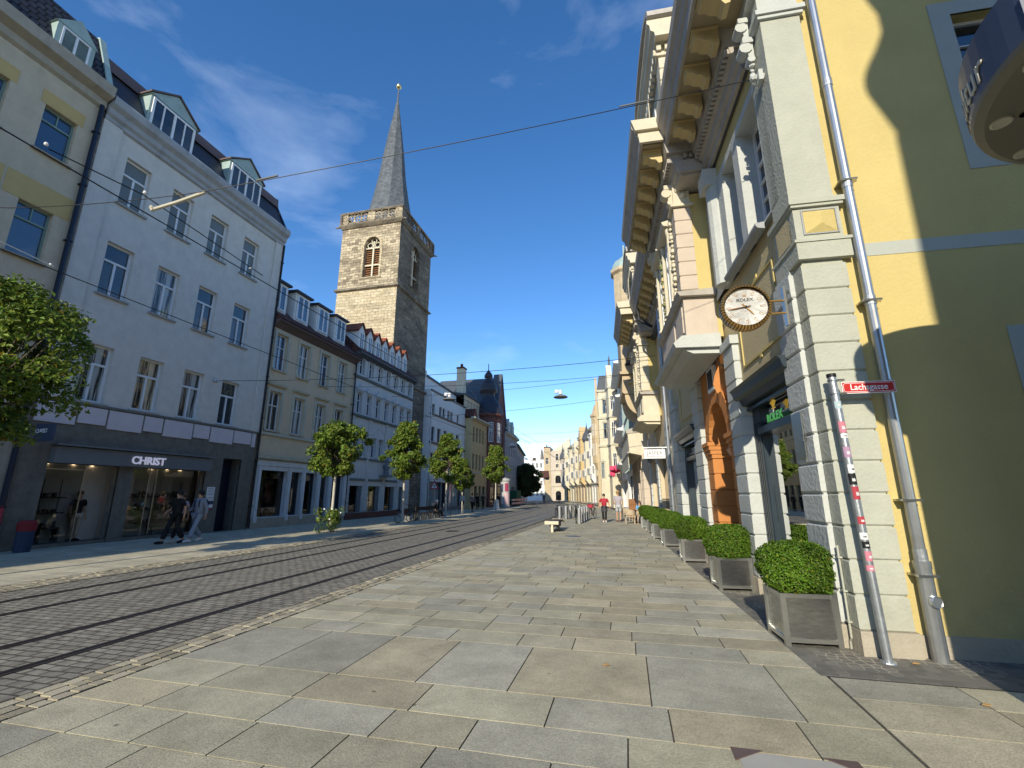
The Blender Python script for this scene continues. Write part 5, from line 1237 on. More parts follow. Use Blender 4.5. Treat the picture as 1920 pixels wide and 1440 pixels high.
for a0, a1 in ((9.82, 10.36), (12.04, 12.6)):
    for k in range(4): mb.box(F, a0 - .02 - .02 * k, a1 + .0 + (.02 * k if a0 < 11 else 0), -.86, -.09 + .03 * k, 2.55 + .1 * k, 2.64 + .1 * k)
mb.build('impost', 'orange', t)
mb = MB(); mb.quad(F, [(10.3, -.8, .05), (12.1, -.8, .05), (12.1, -.8, 2.95), (10.3, -.8, 2.95)]); mb.prism(F, ar, -.83, -.8); dr = mb.build('portal_door', 'darkwood', t)
mb = MB()
for s_ in (-1, 1):
    mb.box(F, 11.2 + s_ * .42 - .3, 11.2 + s_ * .42 + .3, -.795, -.77, .3, 2.5)
mb.build('door_panel', 'creamstone', dr)
mb = MB()
for s_ in (-1, 1):
    mb.box(F, 11.2 + s_ * .42 - .24, 11.2 + s_ * .42 + .24, -.768, -.755, .4, 1.0); mb.box(F, 11.2 + s_ * .42 - .24, 11.2 + s_ * .42 + .24, -.768, -.755, 1.1, 2.4)
mb.build('door_glass', 'glass', dr)
mb = MB(); mb.extr(F, [(-.8, 2.55), (-.5, 2.6), (-.42, 2.75), (-.6, 2.9), (-.8, 2.9)], 10.38, 12.02)
mb.tube([F.p(11.2 + .6 * cos(2 * pi * k / 16), -.76, 3.2 + .45 * sin(2 * pi * k / 16)) for k in range(17)], .03, 5); mb.build('door_hood', 'pinktan', dr)
mb = MB(); mb.box(F, 10.9, 11.5, -.116, -.03, 4.05, 4.62); pq = mb.build('wall_plaque', 'signwhite', t); mb = MB(); mb.box(F, 10.98, 11.42, -.028, -.02, 4.13, 4.54); mb.build('dark_field', 'black', pq)
fl = thing('orange_flag', F.p(10.1, .3, 3.6), 'small orange flag hanging beside the orange portal arch', 'flag')
mb = MB(); mb.add([F.p(10.0, .05, 4.35), F.p(10.0, .06, 3.8), F.p(10.0, .14, 3.75), F.p(10.0, .2, 3.95), F.p(10.0, .15, 4.15), F.p(10.02, .05, 4.35), F.p(10.04, .06, 3.8), F.p(10.02, .14, 3.75), F.p(10.02, .2, 3.95), F.p(10.04, .15, 4.15)], [(0, 1, 2, 3, 4), (5, 6, 7, 8, 9)] + [(i, (i + 1) % 5, 5 + (i + 1) % 5, 5 + i) for i in range(5)]); mb.build('cloth', 'orange', fl)
mb = MB(); mb.tube([F.p(10.01, -.1, 4.3), F.p(10.01, .1, 4.45)], .015, 6); mb.build('staff', 'black', fl)
bay(t, 9.9, 13.35, 'yellowwall', 'pinktan')
cornice_run(t, 5.75, 9.2, e0=6.64); cornice_run(t, 9.3, 13.95, .55, z=.12); bay_core(t, 9.3, 13.95); cornice_run(t, 14.05, 17.9)
mb = MB(); mb.box(F, 6.66, 17.9, -.6, -.01, 8.46, 9.9); mb.box(F, 5.9, 18, -3, .1, 10.03, 10.1); mb.extr(F, [(.9, 9.95), (-3, 12.6), (-6, 12.6), (-6, 9.95)], 6.2, 17.9); mb.build('roof', 'slate', t)
attic_gable(t, 9.75, 13.5, 10.25)
mb = MB(); pts = [F.p(14.6, .3, 9.3), F.p(14.6, .12, 9.0), F.p(17.75, .14, 8.4)]
mb = MB(); mb.tube([F.p(17.62, .7, 9.35), F.p(17.62, .5, 9.1), F.p(17.62, .12, 8.8), F.p(17.62, .1, 0.1)], .06, 8); mb.build('downpipe', 'galv', t)
# gable downpipe with inspection cap
px, po = 3.37, .12
mb = MB(); mb.tube([GF.p(px, po, .0), GF.p(px, po, .92)], .074, 14); mb.tube([GF.p(px, po, .92), GF.p(px, po, 1.0)], .08, 14); mb.tube([GF.p(px, po, 1.0), GF.p(px, po, 9.6)], .057, 14)
dp = mb.build('downpipe', 'zinc', t)
mb = MB()
for z in (1.06, 2.95, 4.02, 5.68, 7.3, 8.9): mb.tube([GF.p(px, po, z - .06), GF.p(px, po, z + .06)], .063, 14)
mb.build('pipe_sleeve', 'galv', dp)
mb = MB()
for z in (.84, 1.62, 4.0, 5.7): mb.box(GF, px - .1, px + .1, .01, po + .085 if z < 1 else po + .07, z, z + .025); mb.ball(GF.p(px + .11, po, z + .012), .014, 6)
mb.build('pipe_bracket', 'steeltrim', dp)
capF = Vector(GF.n) + Vector(GF.a) * .25
mb = MB(); mb.lathe(GF.p(px + .01, po + .06, .6), [(.062, 0), (.062, .035), (.055, .045), (.048, .04), (0, .04)], 18, axis=capF); mb.build('inspection_cap', 'zinc', dp)
mb = MB(); mb.tube([RF.p(6.24, -.04, .02), RF.p(6.24, -.04, .1), RF.p(6.2, -.04, .14), RF.p(6.2, -.04, 1.12)], .012, 8)
for z in (.3, .62, .98): mb.box(RF, 6.17, 6.23, -.07, -.02, z, z + .02)
mb.build('conduit', 'palegreen', t)
# ---- second house
t = thing('second_palace_house', F.p(22, -5, 0), 'pale yellow ornate house with a bay, next behind the corner house', 'house')
body(F, t, 17.95, 26.5, 8.4, [(18.5, 19.3, 5.8, 7.95), (23.9, 24.6, 5.8, 7.95), (25.1, 25.8, 5.8, 7.95), (19.5, 22.2, .4, 3.3), (23.1, 25.5, .4, 3.3)], 'cream', o=-.08, back=10)
for c in (18.9, 24.25, 25.45): window(F, t, c, 5.8, .75, 2.15, 'grid', 'white', 'glass', o=-.25, fw=.05)
mb = MB()
for a0, a1 in ((18.35, 19.3), (22.35, 23.0), (25.6, 26.35)): blocks(mb, F, a0, a1, -.3, .0, .1, 4.6, .365, .02)
mb.build('street_pillar', 'palegray', t)
mb = MB(); mb.quad(F, [(19.5, -.25, .4), (22.2, -.25, .4), (22.2, -.25, 3.3), (19.5, -.25, 3.3)]); mb.quad(F, [(23.1, -.25, .4), (25.5, -.25, .4), (25.5, -.25, 3.3), (23.1, -.25, 3.3)]); mb.build('shop_window', 'glass', t)
mb = MB(); mb.extr(F, [(-.08, 3.3), (.1, 3.35), (.12, 3.6), (-.08, 3.62)], 19.3, 22.3); mb.extr(F, [(-.08, 3.3), (.1, 3.35), (.12, 3.6), (-.08, 3.62)], 23.0, 25.6); mb.build('fascia', 'shopblue', t)
bay(t, 20.2, 23.4, 'yellowwall', 'creamstone')
cornice_run(t, 18.0, 19.5); cornice_run(t, 19.6, 24.0, .55, z=.12); bay_core(t, 19.6, 24.0); cornice_run(t, 24.1, 26.5)
mb = MB(); mb.extr(F, [(.9, 9.95), (-3, 12.6), (-6, 12.6), (-6, 9.95)], 17.95, 26.5); mb.box(F, 17.95, 26.5, -2, .1, 8.4, 9.95); mb.build('roof', 'slate', t)
attic_gable(t, 20.3, 23.3, 10.2, s=.8)
o = thing('bent_pipe', F.p(16.8, .1, 8), 'dark bent pipe under the cornice of the second house', 'pipe'); mb = MB(); mb.tube([F.p(18.4, .8, 9.2), F.p(18.4, .75, 8.7), F.p(18.2, .3, 8.3)], .06, 6); mb.build('pipe', 'black', o)  # a bent pipe below the cornice, it supports nothing
# ---- sandstone house with oriel and turret
t = thing('oriel_house', F.p(31, -5, 0), 'sandstone house with an arched oriel and small domed turret', 'house')
body(F, t, 26.55, 35, 12.8, [(31.5, 32.5, 5.8, 7.6), (33.2, 34.2, 5.8, 7.6), (31.5, 32.5, 8.8, 10.6), (33.2, 34.2, 8.8, 10.6), (27.2, 28.2, .3, 3.4), (28.8, 31.2, .3, 3.4), (32, 34.4, .3, 3.4)], 'sandstone', o=0, back=10, d=.3)
for c in (32, 33.7):
    for z in (5.8, 8.8): window(F, t, c, z, 1.0, 1.8, 'cross', 'white', 'glass', sur=('creamstone', .14, .08, 'tri'))
mb = MB(); mb.quad(F, [(27, -.25, .3), (34.5, -.25, .3), (34.5, -.25, 3.4), (27, -.25, 3.4)]); mb.build('shop_window', 'glass', t)
mb = MB()
for a_ in (26.75, 27.5, 28.5, 30.2, 31.6, 33.2, 34.8): blocks(mb, F, a_ - .17, a_ + .17, -.1, .3, 0, 3.9, .5)
mb.build('rusticated_column', 'pinktan', t)
mb = MB(); mb.extr(F, [(0, 3.9), (.3, 3.8), (.95, 3.95), (1.0, 5.05), (.4, 5.25), (.3, 5.6), (0, 5.7)], 26.6, 34.9); mb.build('canopy', 'creamstone', t)
mb = MB(); mb.extr(F, [(.35, 5.1), (1.06, 5.02), (1.1, 5.2), (.4, 5.45)], 26.55, 34.95); mb.extr(F, [(.9, 3.95), (1.06, 3.9), (1.06, 4.0), (.96, 4.02)], 26.55, 34.95); mb.build('canopy_moulding', 'corniche', t)
mb = MB(); mb.extr(F, [(.98, 3.1), (1.02, 3.1), (1.02, 3.95), (.98, 3.95)], 27, 34.6); mb.build('awning', 'creamtrim', t)
oF = F; o1 = 1.05
mb = MB(); mb.box(F, 27.6, 31.2, -.1, o1, 8.9, 13.0); mb.build('oriel', 'sandstone', t)
mb = MB(); mb.extr(F, [(0, 8.7), (o1 + .12, 8.74), (o1 + .16, 8.9), (0, 8.92)], 27.4, 31.4); mb.extr(F, [(0, 7.5), (o1 * .9, 7.55), (o1 + .05, 7.65), (o1, 8.7), (0, 8.7)], 27.6, 31.2)
mb.extr(F, [(0, 5.7), (.06, 5.7)] + [(.1 + .85 * sin(pi / 2 * i / 8), 7.5 - 1.2 * cos(pi / 2 * i / 8) ** 1) for i in range(9)] + [(0, 7.5)], 27.65, 28.1); mb.extr(F, [(0, 5.7), (.06, 5.7)] + [(.1 + .85 * sin(pi / 2 * i / 8), 7.5 - 1.2 * cos(pi / 2 * i / 8)) for i in range(9)] + [(0, 7.5)], 30.7, 31.15)
mb.build('oriel_bracket', 'sandstone', t)
mb = MB(); mb.box(F, 27.585, 27.6, .25, .8, 9.3, 12.4); mb.build('side_window', 'glass', t)
mb = MB(); mb.tube([F.p(27.7, .55, 7.9), F.p(27.5, .4, 8.2), F.p(27.5, .7, 8.2)], .1, 6); mb.build('carved_relief', 'modillion', t)
tc_ = F.p(28.4, .45, 0)
mb = MB(); mb.lathe((tc_.x, tc_.y, 13.0), [(.8, 0), (.8, 2.6), (.98, 2.75), (.98, 2.95), (0, 3.0)], 8, rot=pi / 8); tu = mb.build('turret', 'sandstone', t)
mb = MB(); mb.lathe((tc_.x, tc_.y, 15.95), [(.9, 0), (.8, .35), (.6, .7), (.3, .9), (.08, 1.15), (.05, 1.9), (0, 1.9)], 8, rot=pi / 8); mb.build('dome', 'copper', tu)
for an in (-90 - 3, 180 - 3, -135 - 3):
    dx, dy = cos(R(an)), sin(R(an)); TF = Fr(tc_.x + dx * .73, tc_.y + dy * .73, (-dy, dx), (dx, dy), 'Tc%d' % an); window(TF, tu, 0, 13.9, .28, 1.1, 'plain', 'creamstone', 'glassblue', o=.01, fw=.04)
mb = MB(); mb.box(F, 29.8, 34.9, -1, .3, 12.8, 13.4); mb.prism(F, [(30.2, 13.4), (34.4, 13.4), (33.8, 15.0), (32.3, 16.6), (30.8, 15.0)], -.3, .25); mb.build('gable', 'sandstone', t)
mb = MB(); mb.lathe(F.p(32.3, 0, 16.5), [(.25, 0), (.15, .3), (.3, .6), (.1, 1.2), (0, 1.6)], 8); mb.lathe(F.p(30.4, 0, 14.2), [(.2, 0), (.12, .3), (.22, .6), (0, 1.3)], 8); mb.build('finial', 'creamstone', t)
mb = MB(); mb.extr(F, [(.2, 12.9), (-3, 16), (-6, 16), (-6, 12.8)], 26.6, 34.9); mb.build('roof', 'slate', t)
# ---- metal fin house
t = thing('metal_fin_house', F.p(41, -5, 0), 'modern house front of vertical grey green metal fins', 'house')
body(F, t, 35.05, 46.5, 12.5, [(36, 46, .3, 3.3)], 'whiteplaster', o=-.05, back=10)
mb = MB(); mb.quad(F, [(36, -.3, .3), (46, -.3, .3), (46, -.3, 3.3), (36, -.3, 3.3)]); mb.build('shop_window', 'glass', t)
mb = MB(); mb.box(F, 35.2, 46.3, -.05, .12, 3.6, 7.5); mb.box(F, 35.2, 46.3, -.05, .1, 8.3, 12.2); mb.build('glazing', 'curtain', t)
mb = MB(); a_ = 35.2
while a_ < 46.3: mb.box(F, a_, a_ + .12, .12, .3, 3.6, 7.5); mb.box(F, a_, a_ + .12, .1, .24, 8.3, 12.2); a_ += .62
mb.build('fin', 'copper', t)
# ---- white stepped house
t = thing('white_ledged_house', F.p(52, -5, 0), 'white house with deep slanting window ledges behind the metal fins', 'house')
ops = [(47.3 + 1.6 * i, 48.4 + 1.6 * i, z, z + 1.7) for i in range(7) for z in (5.2, 8.6, 12.0)]
body(F, t, 46.6, 59, 16.2, ops + [(47, 58.5, .2, 3.2)], 'whiteplaster', o=0, back=10, d=.35)
for q in ops: window(F, t, (q[0] + q[1]) / 2, q[2], 1.1, 1.7, 'plain', 'graysteel', 'glass', o=-.25)
mb = MB(); mb.quad(F, [(47, -.3, .2), (58.5, -.3, .2), (58.5, -.3, 3.2), (47, -.3, 3.2)]); mb.build('shop_window', 'glass', t)
mb = MB()
for z in (4.4, 7.8, 11.2, 14.8): mb.extr(F, [(0, z), (.75, z + .1), (.8, z + .3), (0, z + .45)], 46.6, 59)
mb.build('ledge', 'shopwhite', t)
o = thing('red_awning', F.p(56, 1, 4), 'bright pink red decoration hanging over a shop entrance', 'awning'); mb = MB()
for k in range(14): mb.ball(F.p(55.4 + random.uniform(-.5, .5), .9 + random.uniform(-.4, .4), 4.3 + random.uniform(-.5, .5)), .28, 7)
mb.build('ball_cluster', 'pinkdeco', o)
mb = MB(); mb.tube([F.p(55.4, 0, 4.5), F.p(55.4, .9, 4.5)], .03, 5); mb.build('arm', 'black', o)
# ---- the curved far end of the right row
def seg(p0, p1, key):
    a = Vector(p1) - Vector(p0); L = a.length; a.normalize()
    w0, w1 = unB(*p0), unB(*p1); aw = Vector(w1) - Vector(w0)
    return Fr(*w0, (aw.x, aw.y), (-aw.y, aw.x), key), L
def farhouse(name, label, p0, p1, key, H, wm, floors, nw, fm='white', roof='slate', rh=2.2, gf='creamstone', ww=.95, wh=1.5, sur=None, extra=None):
    Fx, L = seg(p0, p1, key); t = thing(name, Fx.p(L / 2, -4, 0), label, 'house')
    sp_ = L / nw; ws = [((i + .5) * sp_, z) for i in range(nw) for z in floors]
    body(Fx, t, 0, L, H, [(c - ww / 2, c + ww / 2, z, z + wh) for c, z in ws] + [(.5 + k * L / 2, L / 2 - .3 + k * L / 2, .3, 3.0) for k in (0, 1)], wm, back=9)
    for i, (c, z) in enumerate(ws): window(Fx, t, c, z, ww, wh, 'cross', fm, GL[i % 7], sur=sur)
    mb = MB(); mb.quad(Fx, [(.4, -.18, .3), (L - .3, -.18, .3), (L - .3, -.18, 3), (.4, -.18, 3)]); mb.build('shop_window', 'glass', t)
    mb = MB(); mb.extr(Fx, [(0, H - .3), (.3, H - .15), (.45, H), (.45, H + .15), (0, H + .2)], 0, L); mb.extr(Fx, [(0, 3.3), (.2, 3.35), (.2, 3.55), (0, 3.6)], 0, L); mb.build('cornice', gf, t)
    mb = MB(); mb.extr(Fx, [(.4, H + .15), (-rh * 1.1, H + rh), (-7, H + rh), (-7, H)], 0, L); mb.build('roof', roof, t)
    if extra: extra(Fx, L, t)
    return t
def gothic(Fx, L, t):
    # two bays turned to the street, seen nearly face on
    for a0, wd, oo, zt, mname in ((1.0, 2.0, .9, 15.5, 'creamstone'),):
        mb = MB(); mb.box(Fx, a0, a0 + wd, -.1, oo, 0, zt); mb.prism(Fx, [(a0, zt), (a0 + wd, zt), (a0 + wd * .5, zt + 3.2)], .2, oo); b_ = mb.build('bay', mname, t)
        SF = Fr(*Fx.p(a0, 0, 0)[:2], Fx.n, -Fx.a, 'SFg')
        for z, h in ((5.0, 1.8), (8.8, 2.0), (12.4, 1.9)): window(SF, b_, oo * .5, z, .5, h, 'cross', 'white', 'glass', o=.05, fw=.06)
        mb = MB()
        for z in (3.9, 7.8, 11.4, 15.3): mb.box(Fx, a0 - .12, a0 + wd + .12, 0, oo + .12, z, z + .25)
        mb.build('string_course', 'creamtrim', b_)
farhouse('gothic_house', 'tall cream house with pointed window hoods and a steep slate gable', (2.55, 59.2), (1.3, 67.6), 'g1', 14.5, 'creamstone', (4.6, 8.3, 11.8), 4, rh=3.5, gf='creamtrim', wh=1.9, sur=('creamtrim', .12, .1, 'tri'), extra=gothic)
# front-facing wing of the gothic house, square to the street
WF = Fr(*unB(.15, 66.5), unB(1, 0), unB(0, -1), 'wf')
t = thing('gothic_wing', WF.p(1.1, -1, 0), 'cream wing facing down the street with a round headed window above a pointed one', 'house')
mb = MB(); ops = [(.65, 1.45, 13.0, 15.0), (.65, 1.45, 9.4, 11.6), (.1, .5, 3.8, 6.0)]
mb.wall(WF, 0, 2.1, 0, 16.4, ops); mb.quad(WF, [(0, 0, 0), (0, -3.5, 0), (0, -3.5, 16.4), (0, 0, 16.4)]); mb.quad(WF, [(2.1, 0, 0), (2.1, -3.5, 0), (2.1, -3.5, 16.4), (2.1, 0, 16.4)]); mb.quad(WF, [(0, 0, 16.4), (2.1, 0, 16.4), (2.1, -3.5, 16.4), (0, -3.5, 16.4)]); mb.build('wall', 'creamstone', t)
for q in ops: window(WF, t, (q[0] + q[1]) / 2, q[2], q[1] - q[0], q[3] - q[2], 'cross', 'graytrim', 'glass', sur=('creamtrim', .14, .06, 'tri' if q[2] < 10 else 'seg'), fw=.06)
mb = MB()
for z in (8.2, 12.2, 16.2): mb.box(WF, -.15, 2.25, -3, .18, z, z + .3)
mb.build('string_course', 'creamtrim', t)
mb = MB(); mb.lathe(WF.p(1.0, -1.2, 16.5), [(1.5, 0), (1.0, 2.2), (1.0, 2.3), (.12, 2.4)], 4, rot=pi / 4); mb.lathe(WF.p(1.9, -1.5, 16.5), [(.5, 0), (.45, 2.5), (.28, 3.0), (.2, 5.0), (0, 5.8)], 4, rot=pi / 4); mb.build('roof', 'slate', t)
mb = MB(); mb.box(WF, -.4, -.05, -2.5, -.1, 0, 18.4); mb.build('party_wall', 'sandstone', t)
def tow2(Fx, L, t):
    mb = MB(); c = Fx.p(3.0, .8, 0); mb.lathe((c.x, c.y, 6.2), [(.2, -1.4), (.9, -.2), (1.05, 0), (1.05, 6.8), (1.25, 7.0), (1.25, 7.2), (.9, 7.5), (.6, 8.6), (.15, 9.2), (0, 10.4)], 8, rot=pi / 8 + R(-3)); b_ = mb.build('oriel', 'sandstone', t)
    for an in (-93, -138):
        dx, dy = cos(R(an)), sin(R(an)); TF = Fr(c.x + dx * .97, c.y + dy * .97, (-dy, dx), (dx, dy), 'Td%d' % an)
        for z in (7.3, 10.3): window(TF, b_, 0, z, .5, 1.7, 'cross', 'white', 'glass', o=.01, fw=.05)
    mb = MB(); mb.box(Fx, 1, 5, 0, .7, 5.2, 5.5)
    for k in range(14): mb.ball(Fx.p(1.4 + .25 * k, .35, 4.6 + .4 * (k % 2)), .22, 6)
    mb.build('carving', 'darkstone', t)
farhouse('turret_oriel_house', 'sandstone house with an octagonal corner oriel two windows high', (1.3, 67.7), (-.6, 78.8), 'g2', 12.6, 'sandstone', (4.6, 7.8, 10.2), 5, rh=3, extra=tow2, sur=('creamtrim', .12, .06, 'hood'))
def rowbay(spec):
    b0, b1, oo, zb, zt, mt, kind = spec
    def fn(Fx, L, t):
        mb = MB(); mb.box(Fx, b0, b1, -.05, oo, zb, zt); mb.extr(Fx, [(0, zb - .9), (oo, zb - .05), (oo + .08, zb), (0, zb)], b0, b1); b_ = mb.build('bay', mt, t)
        SF = Fr(*Fx.p(b0, 0, 0)[:2], Fx.n, -Fx.a, 'SF%.3f' % Fx.a.x)
        z = zb + .8
        while z + 1.4 < zt: window(SF, b_, oo * .5, z, min(.5, oo * .6), 1.4, 'two', 'white', 'glass', o=.05, fw=.05); window(Fx, b_, (b0 + b1) / 2, z, (b1 - b0) * .6, 1.4, 'cross', 'white', 'glass', o=oo + .05, fw=.06); z += 3.0
        mb = MB(); mb.extr(Fx, [(0, zt), (oo + .15, zt + .03), (oo + .2, zt + .25), (0, zt + .3)], b0 - .12, b1 + .12)
        if kind == 'gable': mb.prism(Fx, [(b0 - .1, zt + .3), (b1 + .1, zt + .3), (b1, zt + .9), ((b0 + b1) / 2, zt + 2.6), (b0, zt + .9)], -.8, oo)
        if kind == 'spire': c = Fx.p((b0 + b1) / 2, oo * .4, 0); mb.lathe((c.x, c.y, zt + .3), [(.9, 0), (.7, .8), (.3, 1.6), (.08, 2.6), (0, 3.6)], 8)
        if kind == 'dormer': mb.box(Fx, b0, b1, -2, -.2, zt + .3, zt + 1.6)
        mb.build('bay_top', 'slate' if kind == 'spire' else mt, b_)
    return fn
P_ = [(-.6, 78.9), (-1.5, 83.2), (-2.6, 88.3), (-3.9, 93.0), (-5.2, 98.0), (-6.6, 104.0), (-7.9, 110.0), (-9.2, 117.0)]
for i, (lab, H, wm, fl, nw, rf, rh, sp_) in enumerate([
    ('pale grey house with dark roof, next beyond the turret oriel house', 12.8, 'whiteplaster', (4.4, 7.2, 9.8), 3, 'slate', 2.6, (1.0, 2.6, .6, 4.2, 11.6, 'whiteplaster', 'dormer')),
    ('narrow cream house with a small spired bay, before the red roofed house', 11.6, 'creamstone', (4.4, 7.4), 3, 'slate', 2.4, (.6, 2.2, .8, 4.0, 11.0, 'creamstone', 'spire')),
    ('yellow house with a steep red tiled roof in the far right row', 12.6, 'cream', (4.2, 7.0, 9.6), 3, 'tile_red', 3.4, (.4, 1.9, .8, 3.9, 11.8, 'yellowplaster', 'gable')),
    ('beige stone house just beyond the red tiled roof', 10.8, 'sandstone', (4.2, 7.0), 3, 'slate', 2.4, (1.4, 3.2, .7, 4.0, 9.8, 'creamstone', 'gable')),
    ('pale house with a lime coloured balcony bay far down the right row', 11.6, 'creamstone', (4.2, 7.0, 9.2), 4, 'tile_red', 2.6, (.6, 2.2, .9, 4.0, 10.6, 'creamstone', 'dormer')),
    ('ochre narrow house, last but one in the far right row', 10.6, 'yellowplaster', (4.2, 7.0), 4, 'slate', 2.4, (1.0, 2.6, .9, 3.6, 9.6, 'creamstone', 'gable')),
    ('cream narrow house, last in the far right row', 11.2, 'creamstone', (4.2, 7.0, 9.0), 4, 'tile_brown', 2.4, (1.4, 3.2, .9, 3.6, 9.8, 'pinktan', 'spire'))]):
    farhouse('row_house', lab, P_[i], P_[i + 1], 'g%d' % (3 + i), H, wm, fl, nw, roof=rf, rh=rh, ww=.75, wh=1.4, sur=('creamtrim', .1, .05, ''), extra=rowbay(sp_))
# end of the street
EF = Fr(*unB(-13.6, 117), unB(1, 0), unB(0, -1), 'ef')
t = thing('arched_end_house', EF.p(2, -3, 0), 'beige gabled house with stacked round arches closing the street', 'house')
ops = [(2.5, 3.9, .1, 2.4), (2.5, 3.9, 4.3, 6.2), (2.7, 3.4, 8.2, 9.0), (2.7, 3.4, 9.9, 11.6)]
body(EF, t, 1.4, 6.4, 12.2, ops, 'pinktan', back=8)
mb = MB(); mb.prism(EF, [(1.6, 12.2), (6.4, 12.2), (6.4, 15.6), (4.8, 14.4)], -3, 0); mb.build('gable', 'creamstone', t)
for k, q in enumerate(ops):
    window(EF, t, (q[0] + q[1]) / 2, q[2], q[1] - q[0], q[3] - q[2], 'cross', 'darkwood' if k < 2 else 'graytrim', 'glass', sur=('creamstone', .2, .06, 'seg' if k < 2 else ''), fw=.08)
mb = MB()
for q in ops[:2]:
    c, w, zs = (q[0] + q[1]) / 2, (q[1] - q[0]) / 2, q[3] - (q[1] - q[0]) / 2
    for sd in (-1, 1): mb.prism(EF, [(c + sd * w, q[3] + .0), (c + sd * w, zs)] + [(c + sd * w * cos(pi / 2 * i / 6), zs + w * sin(pi / 2 * i / 6)) for i in range(1, 7)], -.12, -.01)
mb.build('arch_head', 'pinktan', t)
mb = MB()
for z in (3.5, 7.4): mb.box(EF, 1.4, 6.4, 0, .15, z, z + .25)
mb.build('string_course', 'creamtrim', t)
t = thing('beige_end_house', EF.p(-1, -3, 0), 'plain beige house block left of the arched house at the street end', 'house')
body(EF, t, -.3, 1.35, 13.2, [(.1, .85, 5, 6.6), (.1, .85, 9, 10.6)], 'sandstone', back=8)
for c, z in ((.475, 5), (.475, 9)): window(EF, t, c, z, .75, 1.6, 'cross', 'white', 'glass', fw=.06)
mb = MB(); mb.extr(EF, [(.8, 5.6), (.9, 5.7), (-.0, 7.4), (0, 7.2)], -1.4, .9); mb.box(EF, -.3, 1.35, -8, .1, 13.2, 13.4); mb.build('roof', 'tile_brown', t)
t = thing('white_end_house', EF.p(-5, -3, 0), 'bright white stepped house block closing the view left of centre', 'house')
body(EF, t, -6.4, -.35, 10.4, [(-6.1 + 1.1 * i, -5.5 + 1.1 * i, z, z + 1.2) for i in range(5) for z in (1.2, 3.8, 6.4, 8.3)], 'white', o=-3, back=9)
for i in range(5):
    for z in (1.2, 3.8, 6.4, 8.3): window(EF, t, -5.8 + 1.1 * i, z, .6, 1.2, 'plain', 'graytrim', 'curtain', o=-3.15, fw=.05)
mb = MB(); mb.extr(EF, [(-3, 10.2), (-3, 11.0), (-5, 13.4), (-9, 13.4), (-9, 10.2)], -4.8, -1.6); mb.box(EF, -5.0, -.6, -12, -7, 10, 14.9); mb.build('attic', 'white', t)
mb = MB(); mb.box(EF, -3.6, -2.8, -2.95, -2.9, 10.2, 10.9); mb.build('roof_window', 'darkwood', t)
t = thing('pale_terrace_house', EF.p(-13, -6, 0), 'low white house with terraced top floor partly hidden by the dark tree', 'house')
body(EF, t, -16, -6.6, 11.6, [(-15 + 1.7 * i, -14 + 1.7 * i, z, z + 1.3) for i in range(5) for z in (4, 7, 9.6)], 'white', o=-8, back=16)
for i in range(5):
    for z in (4, 7, 9.6): window(EF, t, -14.5 + 1.7 * i, z, 1.0, 1.3, 'two', 'graytrim', 'glass', o=-8.15, fw=.05)
mb = MB(); mb.box(EF, -15, -8, -15, -9.2, 11.6, 13.0); mb.build('top_floor', 'white', t)
mb = MB(); mb.box(EF, -15.4, -7.6, -15.4, -8.9, 13.0, 13.2); mb.build('roof', 'graytrim', t)
# ---- houses behind the photographer: they throw the shade on the lane side wall
t = thing('south_corner_house', unB(9, -12) + (0,), 'curly gabled house across the lane behind the viewer', 'house')
XS = 2.15
sil = [(XS - .04, 0), (XS - .04, 9.5), (XS + .0, 12.0)] + \
      [(XS + .06 - .3 * sin(pi * i / 10) ** 1.3 , 12.1 + 1.5 * i / 10) for i in range(11)] + [(XS + .12, 13.75), (XS + .12, 14.1), (XS + .0, 14.4), (XS + .02, 14.9), (XS + .3, 15.3), (XS + .6, 17), (9, 19), (16, 17), (16, 0)]
SFr = Fr(*unB(0, -6), unB(1, 0), unB(0, 1), 'S')
mb = MB(); mb.prism(SFr, sil, -9, 0); mb.build('wall', 'yellowplaster', t)
t = thing('south_row_house', (-22, -25, 0), 'plain house row behind the viewer on the shady side', 'house')
body(LF, t, -55, -13.1, 16.5, [], 'gray', back=10)
t = thing('south_right_row', unB(9, -35) + (0,), 'plain pale house row behind the viewer on the sunny side', 'house')
SR = Fr(*unB(2.6, -15.1), unB(0, -1), unB(-1, 0), 'SR'); body(SR, t, 0, 40, 13, [], 'creamstone', back=12)
# ================================================================== PLANTS
def leafmesh(name, pts, size, m, seed, tint=(.6, 1.35), up=.3, inner=None):
    """pts: list of (pos, outward dir); small folded leaves"""
    r = random.Random(seed); mb = MB(); mb.tint = []
    for q, d, br in pts:
        q = Vector(q); n = (Vector(d) + Vector((r.uniform(-1, 1), r.uniform(-1, 1), r.uniform(-1, 1) + up)) * .9)
        if n.length < 1e-3: n = Vector((0, 0, 1))
        n.normalize(); u = n.cross(Vector((r.uniform(-1, 1), r.uniform(-1, 1), r.uniform(-1, 1)))); 
        if u.length < 1e-3: u = n.orthogonal()
        u.normalize(); w = n.cross(u); s = size * r.uniform(.7, 1.3)
        k = len(mb.v); f_ = n * s * .18
        mb.v += [tuple(q - u * s * .5), tuple(q - w * s * .33 + f_), tuple(q + u * s * .6), tuple(q + w * s * .33 + f_)]
        mb.f.append((k, k + 1, k + 2, k + 3)); mb.m.append(0)
        v = r.uniform(*tint) * br; y = r.uniform(.8, 1.2); mb.tint.append((v * y, v, v * .9) if r.random() > .02 else (v * 2.2, v * 1.1, v))
    return mb.mesh(name, m)
